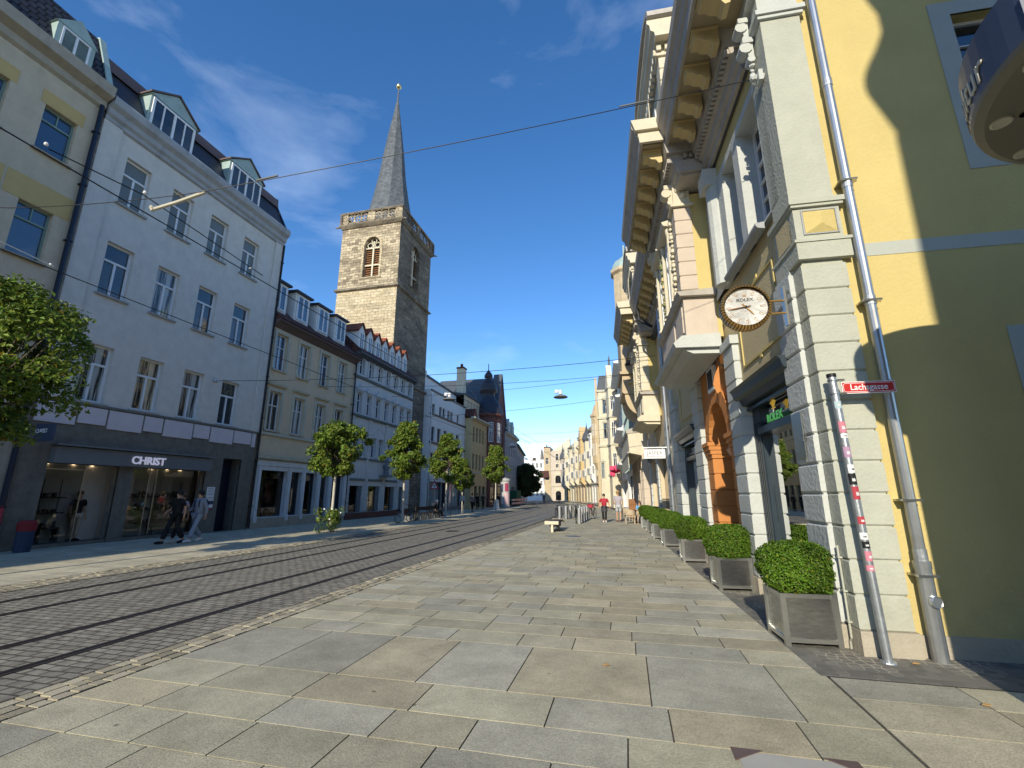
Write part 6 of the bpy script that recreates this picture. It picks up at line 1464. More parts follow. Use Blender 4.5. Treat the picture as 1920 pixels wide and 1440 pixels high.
# box balls
r = random.Random(11); pts = []
for i in range(14500):
    d = Vector((r.gauss(0, 1), r.gauss(0, 1), r.gauss(0, 1))).normalized()
    e = 1 / (abs(d.x) ** 2.6 + abs(d.y) ** 2.6 + abs(d.z) ** 2.6) ** (1 / 2.6)
    l = 1 + .035 * sin(7 * d.x + 2) * cos(6 * d.y) + .03 * sin(11 * d.z + 5 * d.x)
    k = r.uniform(.86, 1.03) ** 1
    q = Vector((d.x * .40, d.y * .40, d.z * .30)) * e * k * l
    if q.z < -.255: continue
    pts.append((q, d, .75 + .5 * (k - .86) / .17))
BOXL = leafmesh('leaves', pts, .03, 'leafbox', 5)
pts2 = [(Vector((q.x * (1 + .05 * sin(9 * q.z + 4 * q.y)), q.y * .97, q.z * (1.02 + .05 * sin(8 * q.x)))), d, b * (1 + .25 * sin(9 * q.x + 6 * q.y))) for q, d, b in pts ]
for i in range(60):
    d = Vector((r.gauss(0, 1), r.gauss(0, 1), abs(r.gauss(0, 1)))).normalized()
    for k in range(5): pts2.append((Vector((d.x * .42, d.y * .42, d.z * .31)) * (1 + .022 * k), d, 1.3))
BOXL2 = leafmesh('leaves', pts2, .031, 'leafbox', 15)
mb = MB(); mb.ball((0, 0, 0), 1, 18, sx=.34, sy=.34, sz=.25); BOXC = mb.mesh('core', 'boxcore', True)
def planter_proto():
    t = thing('box_planter', (0, 0, 0), '', 'planter'); w, h = .27, .56
    mb = MB(); mb.box(W, -w, w, -w, w, .05, h - .02); mb.build('panel_box', 'steelbox', t)
    mb = MB()
    for sx in (-1, 1):
        for sy in (-1, 1): mb.box(W, sx * w - .028, sx * w + .028, sy * w - .028, sy * w + .028, 0, h)
    for s in (-1, 1):
        for z0, z1 in ((.04, .085), (h - .05, h - .002)): mb.box(W, -w + .028, w - .028, s * w - .014, s * w + .014, z0, z1); mb.box(W, s * w - .014, s * w + .014, -w + .028, w - .028, z0, z1)
    mb.build('corner_frame', 'steeltrim', t)
    mb = MB(); mb.box(W, -w + .02, w - .02, -w + .02, w - .02, h - .06, h - .03); mb.build('soil', 'boxcore', t)
    s = bpy.data.objects.new('box_shrub', BOXC); col.objects.link(s); s.parent = t; s.location = (0, 0, h + .25)
    l = bpy.data.objects.new('leaves', BOXL); col.objects.link(l); l.parent = s
    return t
proto = planter_proto()
plab = ['steel planter with clipped box ball nearest the viewer, beside the street sign pole', 'second steel box planter from the viewer, before the white pillar', 'third steel box planter, in front of the orange portal pillar',
        'fourth steel box planter counted from the viewer', 'fifth steel box planter counted from the viewer', 'sixth steel box planter counted from the viewer', 'last steel box planter, next to the café chairs']
for i, (x, y) in enumerate(((2.29, 6.5), (2.3, 9.62), (2.27, 13.1), (2.24, 16.7), (2.2, 19.4), (2.25, 22.3), (2.25, 25.1))):
    o = copy_tree(proto) if i < 6 else proto
    wx, wy = unB(x, y); o.location = (wx, wy, .018); o.rotation_euler.z = A3 + (0, .03, -.02, .02, 0, .03, -.03)[i]; tag(o, plab[i], 'planter', 'box planters along the house')
    for ch in o.children:
        if ch.name.startswith('box_shrub'):
            ch.rotation_euler.z = i * pi / 2 + .3
            if i % 2 == 0: ch.children[0].data = BOXL2
            ch.scale = (1 + .04 * (i % 3 - 1),) * 2 + (1 + .05 * (i % 2),)
# street trees
def tree_meshes(seed, H, w, n, lsz, mname, shape=1., cl=70, ht=2.2):
    r = random.Random(seed); pts = []; limbs = []
    zc = H
    for c in range(cl):
        hz = r.random() ** .85; k = r.uniform(.0 if shape < 1 else .2, 1.) ** .6; an = r.uniform(0, 2 * pi)
        rad = w * (min(1, (hz / .28) ** .6) * (1 - .8 * max(0, (hz - .28) / .72) ** 1.15)) if shape >= 1 else w * (1 - (2 * hz - 1) ** 2) ** .5
        rad *= 1 + .22 * sin(3 * an + seed + 5 * hz)
        cc = Vector((cos(an) * k * rad, sin(an) * k * rad, zc + (hz - .42) * w * ht))
        cr = r.uniform(.15, .29) * w; limbs.append(cc); br = r.uniform(.75, 1.2)
        for i in range(n // cl):
            e = Vector((r.gauss(0, 1), r.gauss(0, 1), r.gauss(0, 1))).normalized() * cr * r.uniform(.3, 1) ** .6
            pts.append((cc + Vector((e.x, e.y, e.z * .8)), e.normalized() * .6 + Vector((0, 0, .4)), br))
    lm = leafmesh('leaves', pts, lsz, mname, seed)
    mb = MB(); h0 = H - w * .75
    mb.tube([(0, 0, 0), (.02, 0, h0 * .5), (0, .02, h0), (.03, 0, H - .2 * w), (0, 0, H + .4 * w)], [.075, .062, .055, .035, .012], 8)
    tm = mb.mesh('trunk', 'barkpale', True)
    mb = MB()
    for cc in limbs[::2]:
        z0 = h0 + r.uniform(0, .8) * w; mid = Vector((cc.x * .5, cc.y * .5, (z0 + cc.z) / 2 - .05)); mb.tube([(0, 0, z0), mid, cc], [.028, .018, .006], 5)
    bm = mb.mesh('limbs', 'bark', True)
    return lm, tm, bm
def plant_tree(name, label, loc, ms, rot=0., sc=1., group=None, guard=False):
    t = thing(name, loc, label, 'tree', group); t.rotation_euler.z = rot; t.scale = (sc, sc, sc)
    lm, tm, bm = ms
    for nm, me in (('trunk', tm), ('crown', lm)):
        o = bpy.data.objects.new(nm, me); col.objects.link(o); o.parent = t
        if nm == 'trunk': q = bpy.data.objects.new('limbs', bm); col.objects.link(q); q.parent = o
    if guard:
        mb = MB()
        for k in range(3):
            an = 2 * pi * k / 3 + .5; mb.tube([(.35 * cos(an), .35 * sin(an), 0), (.35 * cos(an), .35 * sin(an), 1.0)], .025, 6)
        o = bpy.data.objects.new('guard', mb.mesh('guard', 'graysteel')); col.objects.link(o); o.parent = t
    return t
TA = tree_meshes(21, 3.55, 1.3, 8500, .15, 'leaf', .8, 85, 1.75); TB = tree_meshes(33, 4.05, 1.4, 9500, .16, 'leaf', 1.2, 100, 2.3); TC = tree_meshes(8, 4.5, 1.62, 16000, .12, 'leaf', .9, 120, 2.25)
plant_tree('street_tree', 'leafy street tree cut by the left edge of the photo, before the tan house', (-13.3, 6.7, .0), TC, 1.2, .95, 'young street trees along the left pavement')
plant_tree('street_tree', 'young tree with a pale trunk before the cream house, bush at its foot', (-13.1, 19.0, .0), TA, 0, 1.0, 'young street trees along the left pavement')
plant_tree('street_tree', 'young tree in front of the blue grey house, bicycle leaning at its trunk', (-13.1, 26.0, .0), TB, 2.1, 1.0, 'young street trees along the left pavement')
plant_tree('street_tree', 'young tree in front of the white house beside the warning sign', (-13.1, 32.9, .0), TB, 4., 1.02, 'young street trees along the left pavement', True)
plant_tree('street_tree', 'small dark young tree between the white and the ochre house', (-13.9, 38.6, .0), TB, .7, .78, 'young street trees along the left pavement', True)
plant_tree('street_tree', 'young tree with a sunlit white trunk before the red sandstone house', (-13.2, 46.8, .0), TB, 5.2, 1.1, 'young street trees along the left pavement')
TD = tree_meshes(5, 3.6, 2.3, 20000, .3, 'leafdark', .5, 150, 2.1)
plant_tree('dark_tree', 'large dark round tree at the far end of the left row', (-16.3, 77, 0), TD, 0, 1.0)
# bush at the foot of the first tree
r = random.Random(4); pts = []
for c in range(26):
    cc = Vector((r.gauss(0, .26), r.gauss(0, .26), r.uniform(.15, 1.0)))
    for i in range(50):
        e = Vector((r.gauss(0, 1), r.gauss(0, 1), r.gauss(0, 1))).normalized() * .17; pts.append((cc + e, e.normalized(), 1))
t = thing('rose_bush', (-13.05, 18.95, 0), 'leafy rose bush with pale blooms around the pale tree trunk', 'bush')
o = bpy.data.objects.new('foliage', leafmesh('foliage', pts, .09, 'leaf', 9)); col.objects.link(o); o.parent = t
mb = MB()
for k in range(9): mb.ball((-13.05 + r.gauss(0, .3), 18.95 + r.gauss(0, .3), r.uniform(.5, 1.15)), .045, 6)
mb.build('blossom', 'signwhite', t)
mb = MB()
for k in range(6): mb.tube([(-13.05, 18.95, 0), (-13.05 + r.gauss(0, .2), 18.95 + r.gauss(0, .2), .7)], .012, 5)
mb.build('stem', 'bark', t)

# ================================================================== SIGNS, CLOCK
t = thing('street_sign', unB(2.77, 5.84) + (.018,), 'leaning grey street sign pole covered in stickers with a red street name plate', 'street sign')
PF = Fr(*unB(2.77, 5.84), unB(1, 0), unB(0, -1), 'P')
mb = MB(); mb.tube([PF.p(.05, 0, 0), PF.p(-.03, 0, 3.04)], .043, 16); mb.lathe(PF.p(.05, 0, .015), [(.075, 0), (.07, .015), (.05, .02)], 14); mb.build('pole', 'galv', t)
mb = MB(); mb.tube([PF.p(-.03, 0, 3.04), PF.p(-.031, 0, 3.08)], .05, 16); mb.build('cap', 'black', t)
mb = MB(); 
for z in (2.83, 2.99): mb.tube([PF.p(-.028, 0, z), PF.p(-.028, 0, z + .015)], .052, 14); mb.box(PF, .0, .09, -.03, .03, z, z + .02)
mb.build('clamp', 'steeltrim', t)
sg = MB(); sg.box(PF, .055, .61, .0, .012, 2.835, 2.975); sp = sg.build('name_plate', 'signwhite', t)
sg = MB(); sg.box(PF, .063, .602, .0121, .0135, 2.843, 2.967); sg.build('red_field', 'signred', sp)
sg = MB()
for q in ((.085, .58, 2.852, 2.857), (.085, .58, 2.953, 2.958), (.07, .075, 2.87, 2.94), (.59, .595, 2.87, 2.94)): sg.box(PF, q[0], q[1], .0136, .0148, q[2], q[3])
for a_, z_, d0 in ((.07, 2.958, 270), (.595, 2.958, 180), (.07, 2.852, 0), (.595, 2.852, 90)):
    sg.tube([PF.p(a_ + .016 * cos(R(d0 + 90 * k / 5)), .014, z_ + .016 * sin(R(d0 + 90 * k / 5))) for k in range(6)], .0025, 4)
sg.build('border_line', 'signwhite', sp)
text_obj('Lachsgasse', .098, PF, .335, .0137, 2.876, 'signwhite', sp, depth=.0015, align='CENTER', bold=.0012, sx=.92)
for z, h, m_, lab in ((2.66, .09, 'stickerblue', 'blue'), (2.38, .13, 'stickerpink', ''), (2.1, .12, 'stickerpurple', ''), (1.93, .09, 'signwhite', ''), (1.8, .12, 'black', ''), (1.64, .14, 'stickerred', ''), (1.38, .08, 'stickerred', ''), (1.22, .07, 'signwhite', ''), (1.13, .07, 'black', ''), (1.0, .1, 'stickerpink', ''), (.9, .06, 'stickerpink', ''), (2.32, .05, 'signwhite', '')):
    mb = MB(); x = .05 - .08 * z / 3.04; k0 = len(mb.v); n_ = 8; rr = .0445
    for zz in (z, z + h):
        for j in range(n_ + 1):
            an = R(-20 - 110 * j / n_ - (z * 97) % 30); mb.v.append(tuple(PF.p(x - .08 * (zz - z) / 3.04 + rr * cos(an), -rr * sin(an), zz)))
    for j in range(n_): mb.f.append((j, j + 1, n_ + 2 + j, n_ + 1 + j)); mb.m.append(0)
    s_ = mb.build('sticker', m_, t)
    mb = MB(); 
    for j in range(4):
        for zz in (z + h * .3, z + h * (.62 if j % 2 else .5)):
            an = R(-45 - 14 * j - (z * 97) % 30); mb.v.append(tuple(PF.p(x - .08 * (zz - z) / 3.04 + (rr + .0012) * cos(an), -(rr + .0012) * sin(an), zz)))
    for j in range(3): mb.f.append((2 * j, 2 * j + 1, 2 * j + 3, 2 * j + 2)); mb.m.append(0)
    mb.build('print', 'shopwhite' if m_ not in ('signwhite',) else 'graysteel', s_)
# wall clock
CX, CY, CZ, CR = 2.045, 6.3, 4.17, .325
t = thing('wall_clock', unB(CX, CY) + (CZ - CR,), 'round gold rimmed wall clock on two brass arms above the jeweller window', 'clock')
cf = Fr(*unB(CX, CY), unB(1, -.05), unB(-.05, -1), 'C')
def ringp(mb, r0, r1, o0, o1, n=64, m=0, flute=0.):
    for i in range(n):
        a0, a1 = 2 * pi * i / n, 2 * pi * (i + 1) / n; f0 = flute * (i % 2); f1 = flute * ((i + 1) % 2)
        P = lambda r_, o_, a: cf.p(r_ * cos(a), o_, CZ + r_ * sin(a))
        m = i % 2 if flute else 0
        mb.add([P(r0, o1, a0), P(r0, o1, a1), P(r1 + f1, o1 - .03, a1), P(r1 + f0, o1 - .03, a0)], [(0, 1, 2, 3)], m)
        mb.add([P(r1 + f0, o1 - .03, a0), P(r1 + f1, o1 - .03, a1), P(r1 + f1 * .3, o0, a1), P(r1 + f0 * .3, o0, a0)], [(0, 1, 2, 3)], m)
mb = MB(); ringp(mb, CR - .045, CR - .012, -.1, .07, 96, flute=.012); mb.build('fluted_rim', ['gold', 'golddark'], t)
mb = MB(); ringp(mb, CR - .055, CR - .043, .0, .055, 60); mb.build('inner_rim', 'gold', t)
mb = MB(); mb.lathe(cf.p(0, -.1, CZ), [(CR - .02, 0), (CR - .06, -.02), (0, -.03)], 48, axis=cf.n); mb.lathe(cf.p(0, -.1, CZ), [(CR - .05, 0), (CR - .05, .12)], 48, axis=cf.n); mb.build('case', 'golddark', t)
mb = MB(); mb.lathe(cf.p(0, .022, CZ), [(CR - .05, 0), (0, .0)], 48, axis=cf.n); dl = mb.build('dial', 'dialwhite', t)
def hand(mb, ang, L, w, o, back=.06, tip=.3):
    u = (sin(R(ang)), cos(R(ang))); v = (u[1], -u[0])
    P = lambda l, s: (l * u[0] + s * v[0], CZ + l * u[1] + s * v[1])
    mb.prism(cf, [P(-back, -w), P(-back, w), P(L * (1 - tip), w), P(L, 0), P(L * (1 - tip), -w)], o, o + .004)
mb = MB()
for k in range(12):
    if k == 0: continue
    u = (sin(R(30 * k)), cos(R(30 * k))); v = (u[1], -u[0]); P = lambda l, s: (l * u[0] + s * v[0], CZ + l * u[1] + s * v[1])
    for s0, s1 in ((-.012, -.008), (.008, .012)): mb.prism(cf, [P(.185, s0), P(.185, s1), P(.245, s1), P(.245, s0)], .0225, .026)
    for l0 in (.185, .241): mb.prism(cf, [P(l0, -.008), P(l0, .008), P(l0 + .004, .008), P(l0 + .004, -.008)], .0225, .026)
mb.build('hour_marker', 'golddark', dl)
mb = MB(); hand(mb, 142, .16, .008, .03); mb.build('hour_hand', 'golddark', dl)
mb = MB(); hand(mb, 264, .235, .007, .036); mb.build('minute_hand', 'golddark', dl)
mb = MB(); hand(mb, 261, .24, .002, .042, .07); mb.lathe(cf.p(0, .028, CZ), [(.016, 0), (.016, .02), (0, .022)], 10, axis=cf.n); mb.build('second_hand', 'black', dl)
text_obj('ROLEX', .062, cf, 0, .0225, CZ + .085, 'black', dl, depth=.0015, align='CENTER', bold=.0012, sx=1.1)
mb = MB()
for i in range(5): mb.prism(cf, [((i - 2) * .009 - .003, CZ + .165), ((i - 2) * .009 + .003, CZ + .165), ((i - 2) * .014, CZ + .2 - abs(i - 2) * .004)], .0225, .026)
mb.box(cf, -.02, .02, .0225, .026, CZ + .155, CZ + .165); mb.build('crown_emblem', 'golddark', dl)
mb = MB()
for z in (CZ - .1, CZ + .08): mb.tube([cf.p(CR - .03, -.05, z), unB(2.56, 6.33) + (z,)], .014, 10)
mb.build('arm', 'gold', t)
mb = MB(); mb.box(BF, 2.545, 2.575, 6.3, 6.38, CZ - .28, CZ + .28); 
for z in (CZ - .24, CZ + .22): mb.tube([unB(2.57, 6.34) + (z,), unB(2.66, 6.34) + (z,)], .012, 6)
mb.build('wall_plate', 'steeltrim', t)
# culture kiosk: round roofed column with downlights, just outside the right edge
KX, KY, KR, KZ = 3.8, 2.7, 1.23, 4.25
t = thing('culture_kiosk', unB(KX, KY) + (.0,), 'round kiosk roof with a lettered dark blue rim and downlights at the upper right', 'kiosk')
mb = MB(); mb.lathe(unB(KX, KY) + (0,), [(.8, 0), (.8, 4.0), (.6, 4.25)], 48); mb.build('column', 'kiosk', t, smooth=True)
mb = MB(); mb.lathe(unB(KX, KY) + (KZ,), [(0, .0), (KR - .06, .0), (KR - .01, .03), (KR, .06)], 72); mb.build('soffit', 'kiosk', t)
mb = MB(); mb.lathe(unB(KX, KY) + (KZ,), [(KR, .06), (KR, .45), (KR - .04, .47), (0, .5)], 72); rim = mb.build('rim', 'navy', t)
mb = MB(); kx, ky = unB(KX, KY)
rim_lab = 'Kultur      '
for an, rr in ((205, 1.02), (178, 1.12), (150, 1.12), (232, 1.12), (120, 1.12)):
    for r0 in ((.085, .1), ):
        mb.lathe((kx + rr * cos(R(an)) * .97, ky + rr * sin(R(an)) * .97, KZ - .012), [(.035, 0), (.05, -.004), (.06, .0), (.06, .012)], 18)
mb.build('downlight_ring', 'kioskpale', t)
mb = MB()
for an in (205, 178, 150, 232, 120): mb.lathe((kx + 1.0 * cos(R(an)) * .97, ky + 1.0 * sin(R(an)) * .97, KZ - .01), [(.032, 0), (0, 0)], 14)
mb.build('lens', 'dialwhite', t)
mb = MB(); mb.box(Fr(kx, ky, (cos(R(192)), sin(R(192))), (-sin(R(192)), cos(R(192))), 'k'), .98, 1.2, -.14, .14, KZ - .004, KZ); mb.build('service_hatch', 'kioskpale', t) if False else None
# bent lettering round the rim
def rim_text(s, size, a0, r_, z, m, par):
    cu = bpy.data.curves.new('text', 'FONT'); cu.body = s; cu.size = size; cu.extrude = .004; cu.resolution_u = 4; cu.offset = .001
    ob = bpy.data.objects.new('t', cu); col.objects.link(ob); dg = bpy.context.evaluated_depsgraph_get(); me = bpy.data.meshes.new_from_object(ob.evaluated_get(dg)); bpy.data.objects.remove(ob)
    par_ = gloc(par)
    for v in me.vertices:
        an = R(a0) + v.co.x / r_; rr = r_ + .006 + v.co.z; v.co = Vector((kx + rr * cos(an), ky + rr * sin(an), z + v.co.y)) - par_
    me.materials.clear(); me.materials.append(MAT[m]); ob = bpy.data.objects.new('lettering', me); col.objects.link(ob); ob.parent = par
for a0 in (138, 186, 234): rim_text('Kultur', .27, a0, KR, KZ + .13, 'kioskpale' if a0 != 186 else 'signwhite', rim)
# projecting white shop sign
JF = Fr(*unB(2.05, 18.0), unB(1, 0), unB(0, -1), 'J')
t = thing('hanging_shop_sign', JF.p(0, 0, 3.2), 'white rectangular shop sign on an arm above the box planters', 'sign')
mb = MB(); mb.box(JF, -.38, .38, -.03, .03, 2.99, 3.33); sp = mb.build('sign_board', 'signwhite', t)
text_obj('JASPER', .19, JF, 0, .031, 3.13, 'graysteel', sp, depth=.001, align='CENTER')
mb = MB(); mb.box(JF, -.33, .33, .031, .032, 3.06, 3.075); mb.build('small_print', 'graysteel', sp)
mb = MB(); mb.box(JF, -.45, .62, -.02, .02, 3.38, 3.42)
for a_ in (-.3, .3): mb.box(JF, a_ - .01, a_ + .01, -.01, .01, 3.33, 3.38)
mb.build('arm', 'signwhite', t)

# ================================================================== WIRES AND LAMPS
def wire(name, label, pts, r_, cat='wire', sag=0., n=12, m='black', group=None):
    o = thing(name, pts[0], label, cat, group)
    P = []
    for i in range(len(pts) - 1):
        a, b_ = Vector(pts[i]), Vector(pts[i + 1])
        for k in range(n + (i == len(pts) - 2)):
            u = k / n; q = a.lerp(b_, u); q.z -= sag * 4 * u * (1 - u); P.append(q)
    mb = MB(); mb.tube(P, r_, 5, cap=False); mb.build('strand', m, o); return o
A1 = Vector(unB(2.64, 6.15) + (7.75,)); B1 = Vector((-8.3, 3.85, 5.65)); C1 = Vector((-18.2, 1.6, 6.3)); M1 = Vector((-5.6, 4.45, 5.87))
w = wire('span_wire', 'span wire crossing the whole picture from the upper right house corner to the left edge', [A1, M1, B1, C1], .006, sag=.05)
mb = MB(); mb.lathe(A1, [(.05, -.02), (.06, 0), (.05, .03)], 10, axis=RF.n); mb.ball(A1 + RF.n * .12, .06, 8); mb.box(RF, 6.08, 6.22, .0, .06, 7.66, 7.84); mb.build('wall_anchor', 'palegray', w)
mb = MB(); mb.tube([M1 + Vector((1.0, .24, .26)), M1 + Vector((.72, .17, .18))], .016, 6); mb.tube([A1 + Vector((-2.1, -.4, -.42)), A1 + Vector((-1.6, -.33, -.34))], .014, 6); mb.build('insulator', 'graysteel', w)
cw = wire('contact_wire', 'upper pair of overhead wires above the nearer tram track', [(-6.5, -4, 5.66), (-6.5, 14, 5.64), (-6.5, 34, 5.62), (-7.7, 55, 5.6), (-11, 75, 5.6), (-16, 92, 5.6)], .009, sag=.02)
mb = MB(); mb.tube([(-6.5, 3.2, 5.72), (-6.48, 4.3, 5.86), (-6.5, 6.6, 5.74)], .008, 5); mb.build('support_strand', 'black', cw)
mb = MB(); mb.tube([(-6.5, 4.45, 5.72), (-6.1, 4.5, 5.82), (-5.62, 4.5, 5.9)], .025, 8); mb.ball((-6.5, 4.45, 5.76), .035, 8); mb.build('steady_arm', 'kioskpale', cw)
mb = MB(); mb.ball((-6.5, 3.17, 5.76), .024, 8); mb.ball((-6.47, 4.3, 5.9), .026, 8); mb.ball((-6.5, 6.3, 5.74), .022, 8); mb.build('clamp', 'signwhite', cw)
cw = wire('contact_wire', 'lower pair of overhead wires above the far tram track', [(-9.4, -4, 5.5), (-9.4, 14, 5.47), (-9.4, 34, 5.45), (-10.6, 55, 5.45), (-13.9, 75, 5.45), (-19, 92, 5.45)], .009, sag=.02)
mb = MB(); mb.tube([(-9.4, 3.5, 5.66), (-9.4, 5.1, 5.52)], .008, 5); mb.ball((-9.4, 5.05, 5.53), .024, 8); mb.build('clamp', 'signwhite', cw)
for k, (ya, za, yb, zb, lab) in enumerate(((16.7, 6.8, 20, 7.6, 'span wire fixed to the grey house wall'), (24, 8.2, 26, 8.4, 'span wire fixed to the cream house'), (33, 9.4, 32, 9.9, 'span wire carrying the two hanging street lamps'), (34.5, 7.9, 36, 9.2, 'thin wire just below the lamp wire'), (48, 8.2, 50, 8.6, 'span wire by the ochre house'), (62, 9, 66, 9.4, 'span wire by the red sandstone house'), (88, 9.5, 86, 10.5, 'most distant span wire'))):
    x0 = -18.15 if ya < 50 else -17.1; xb, yb_ = unB(2.6, yb)
    if yb > 60: xb, yb_ = unB(.9 if yb < 70 else -1.8, yb)
    wire('span_wire', lab, [(x0, ya, za), (xb, yb_, zb)], .012, sag=.3)
wire('span_wire', 'diagonal wire running down to the far street end', [(-17.1, 70, 11), (-9, 92, 6.2)], .03)
def lamp(x, y, z, label, s=1.):
    t = thing('street_lamp', (x, y, z), label, 'street lamp', 'lamps hung on the span wire')
    mb = MB(); mb.lathe((x, y, z), [(.0, .02), (.5 * s, 0), (.53 * s, .03), (.42 * s, .12), (.18 * s, .2), (.12 * s, .26), (0, .27)], 24); mb.build('shade', 'graysteel', t, smooth=True)
    mb = MB(); mb.lathe((x, y, z + .26), [(.11 * s, 0), (.11 * s, .3), (0, .31)], 12); mb.lathe((x - .3 * s, y, z + .36), [(.14 * s, 0), (.14 * s, .22), (0, .23)], 12); mb.box(W, x - .35 * s, x + .1 * s, y - .04, y + .04, z + .5, z + .56); mb.build('ballast_housing', 'signwhite', t)
lamp(-4.3, 32.6, 8.55, 'hanging street lamp against the blue sky above the street middle'); lamp(-13.1, 32.9, 8.85, 'hanging street lamp in front of the white house')
lamp(-16.0, 66, 8.4, 'small distant hanging lamp near the red sandstone house')

# ================================================================== PEOPLE
def skinned(name, verts, edges, radii, m, parent, root=0, sub=1, offs=Vector((0, 0, 0))):
    me = bpy.data.meshes.new(name); me.from_pydata([tuple(v) for v in verts], edges, [])
    ob = bpy.data.objects.new(name, me); col.objects.link(ob)
    ob.modifiers.new('skin', 'SKIN'); ob.modifiers.new('sub', 'SUBSURF').levels = sub
    bpy.context.view_layer.update()
    for i, rr in enumerate(radii):
        q = ob.data.skin_vertices[0].data[i]; q.radius = rr if isinstance(rr, tuple) else (rr, rr); q.use_root = (i == root)
    ob.modifiers['sub'].render_levels = sub
    dg = bpy.context.evaluated_depsgraph_get(); dg.update(); m2 = bpy.data.meshes.new_from_object(ob.evaluated_get(dg)); bpy.data.objects.remove(ob)
    m2.materials.clear(); m2.materials.append(MAT[m])
    for p in m2.polygons: p.use_smooth = True
    o = bpy.data.objects.new(name, m2); col.objects.link(o); o.parent = parent; return o
def person(label, loc, face, J, top, bottom, shoes, hair, sleeve='long', legs='long', h=1.75, group=None, hat=None, bag=None, apron=None, skirt=None, hairlong=False, w=1.):
    """J: dict of joint positions, x right / y forward / z up, metres for a 1.75 m figure. face: heading in degrees (0 = +Y, clockwise)"""
    t = thing('person', loc, label, 'person', group); s = h / 1.75; t.scale = (s, s, s); t.rotation_euler.z = -R(face)
    D = dict(pel=(0, 0, .95), wst=(0, 0, 1.08), ch=(0, .0, 1.3), nk=(0, -.01, 1.47), hd=(0, .01, 1.58), tp=(0, .0, 1.7), no=(0, .095, 1.6),
             sl=(-.18, 0, 1.42), sr=(.18, 0, 1.42), el=(-.23, -.02, 1.14), er=(.23, -.02, 1.14), wl=(-.24, .06, .89), wr=(.24, .06, .89), hl=(-.24, .1, .8), hr=(.24, .1, .8),
             pl=(-.09, 0, .9), pr=(.09, 0, .9), kl=(-.1, .02, .49), kr=(.1, .02, .49), al=(-.1, -.02, .09), ar=(.1, -.02, .09), tl=(-.11, .14, .03), tr=(.11, .14, .03))
    D.update(J); D = {k: Vector(v) for k, v in D.items()}
    K = list(D); ix = {k: i for i, k in enumerate(K)}
    E_ = [('pel', 'wst'), ('wst', 'ch'), ('ch', 'nk'), ('nk', 'hd'), ('hd', 'tp'), ('hd', 'no'), ('ch', 'sl'), ('sl', 'el'), ('el', 'wl'), ('wl', 'hl'), ('ch', 'sr'), ('sr', 'er'), ('er', 'wr'), ('wr', 'hr'),
          ('pel', 'pl'), ('pl', 'kl'), ('kl', 'al'), ('al', 'tl'), ('pel', 'pr'), ('pr', 'kr'), ('kr', 'ar'), ('ar', 'tr')]
    rad = dict(pel=(.13, .1), wst=(.125, .09), ch=(.14, .095), nk=.052, hd=(.078, .095), tp=(.06, .075), no=.014, sl=.055, sr=.055, el=.04, er=.04, wl=.028, wr=.028, hl=(.034, .02), hr=(.034, .02),
               pl=.085, pr=.085, kl=.055, kr=.055, al=.038, ar=.038, tl=.03, tr=.03)
    b = skinned('body', [D[k] for k in K], [(ix[a], ix[c]) for a, c in E_], [rad[k] for k in K], 'skin', t, ix['pel'])
    # fingers
    for hk, wk in (('hl', 'wl'), ('hr', 'wr')):
        mb = MB()
        d = (D[hk] - D[wk]).normalized(); u = d.cross(Vector((1, 0, 0))); u = u.normalized() if u.length > .1 else Vector((0, 1, 0))
        for i in range(4):
            q = D[hk] + u * (.026 - .017 * i) + d * .01; L = (.07, .078, .072, .055)[i]; c = Vector((-.25 if hk == 'hr' else .25, 0, 0)) * L
            mb.tube([q, q + d * L * .5 + c * .2, q + d * L + c], [.009, .008, .006], 5)
        q = D[hk] - d * .03 + u * .034; mb.tube([q, q + u * .025 + d * .03, q + u * .025 + d * .06], [.01, .009, .007], 5)
        q = bpy.data.objects.new('hand', mb.mesh('hand', 'skin', True)); col.objects.link(q); q.parent = b
    def cloth(nm, ks, es, grow, m, rr={}):
        kk = {k: i for i, k in enumerate(ks)}
        def g(k):
            r0 = rr.get(k, rad.get(k, .06)); r0 = r0 if isinstance(r0, tuple) else (r0, r0); return (r0[0] + grow, r0[1] + grow)
        return skinned(nm, [D[k] for k in ks], [(kk[a], kk[c]) for a, c in es], [g(k) for k in ks], m, t, 0)
    for a_, c_, e_, f_ in (('sl', 'el', 'wl', 'Ml'), ('sr', 'er', 'wr', 'Mr')): D[f_] = D[a_].lerp(D[c_], .8); D[f_ + 'w'] = D[c_].lerp(D[e_], .92)
    D['nk0'] = D['ch'].lerp(D['nk'], .75); D['hem'] = D['pel'] + Vector((0, 0, -.06))
    ks = ['ch', 'wst', 'pel', 'hem', 'nk0', 'sl', 'Ml', 'sr', 'Mr']; es = [('ch', 'wst'), ('wst', 'pel'), ('pel', 'hem'), ('ch', 'nk0'), ('ch', 'sl'), ('ch', 'sr')]
    if sleeve == 'long':
        ks = ks[:6] + ['el', 'Mlw', 'sr', 'er', 'Mrw']; es += [('sl', 'el'), ('el', 'Mlw'), ('sr', 'er'), ('er', 'Mrw')]
    else: es += [('sl', 'Ml'), ('sr', 'Mr')]
    cloth('shirt', ks, es, .016 * w, top, dict(nk0=.07, hem=(.135 * w, .1), Ml=.055, Mr=.055, Mlw=.04, Mrw=.04, wst=(.13 * w, .1), ch=(.15, .1)))
    for a_, c_, e_, f_ in (('pl', 'kl', 'al', 'Sl'), ('pr', 'kr', 'ar', 'Sr')): D[f_] = D[a_].lerp(D[c_], .92); D[f_ + 'a'] = D[c_].lerp(D[e_], .9)
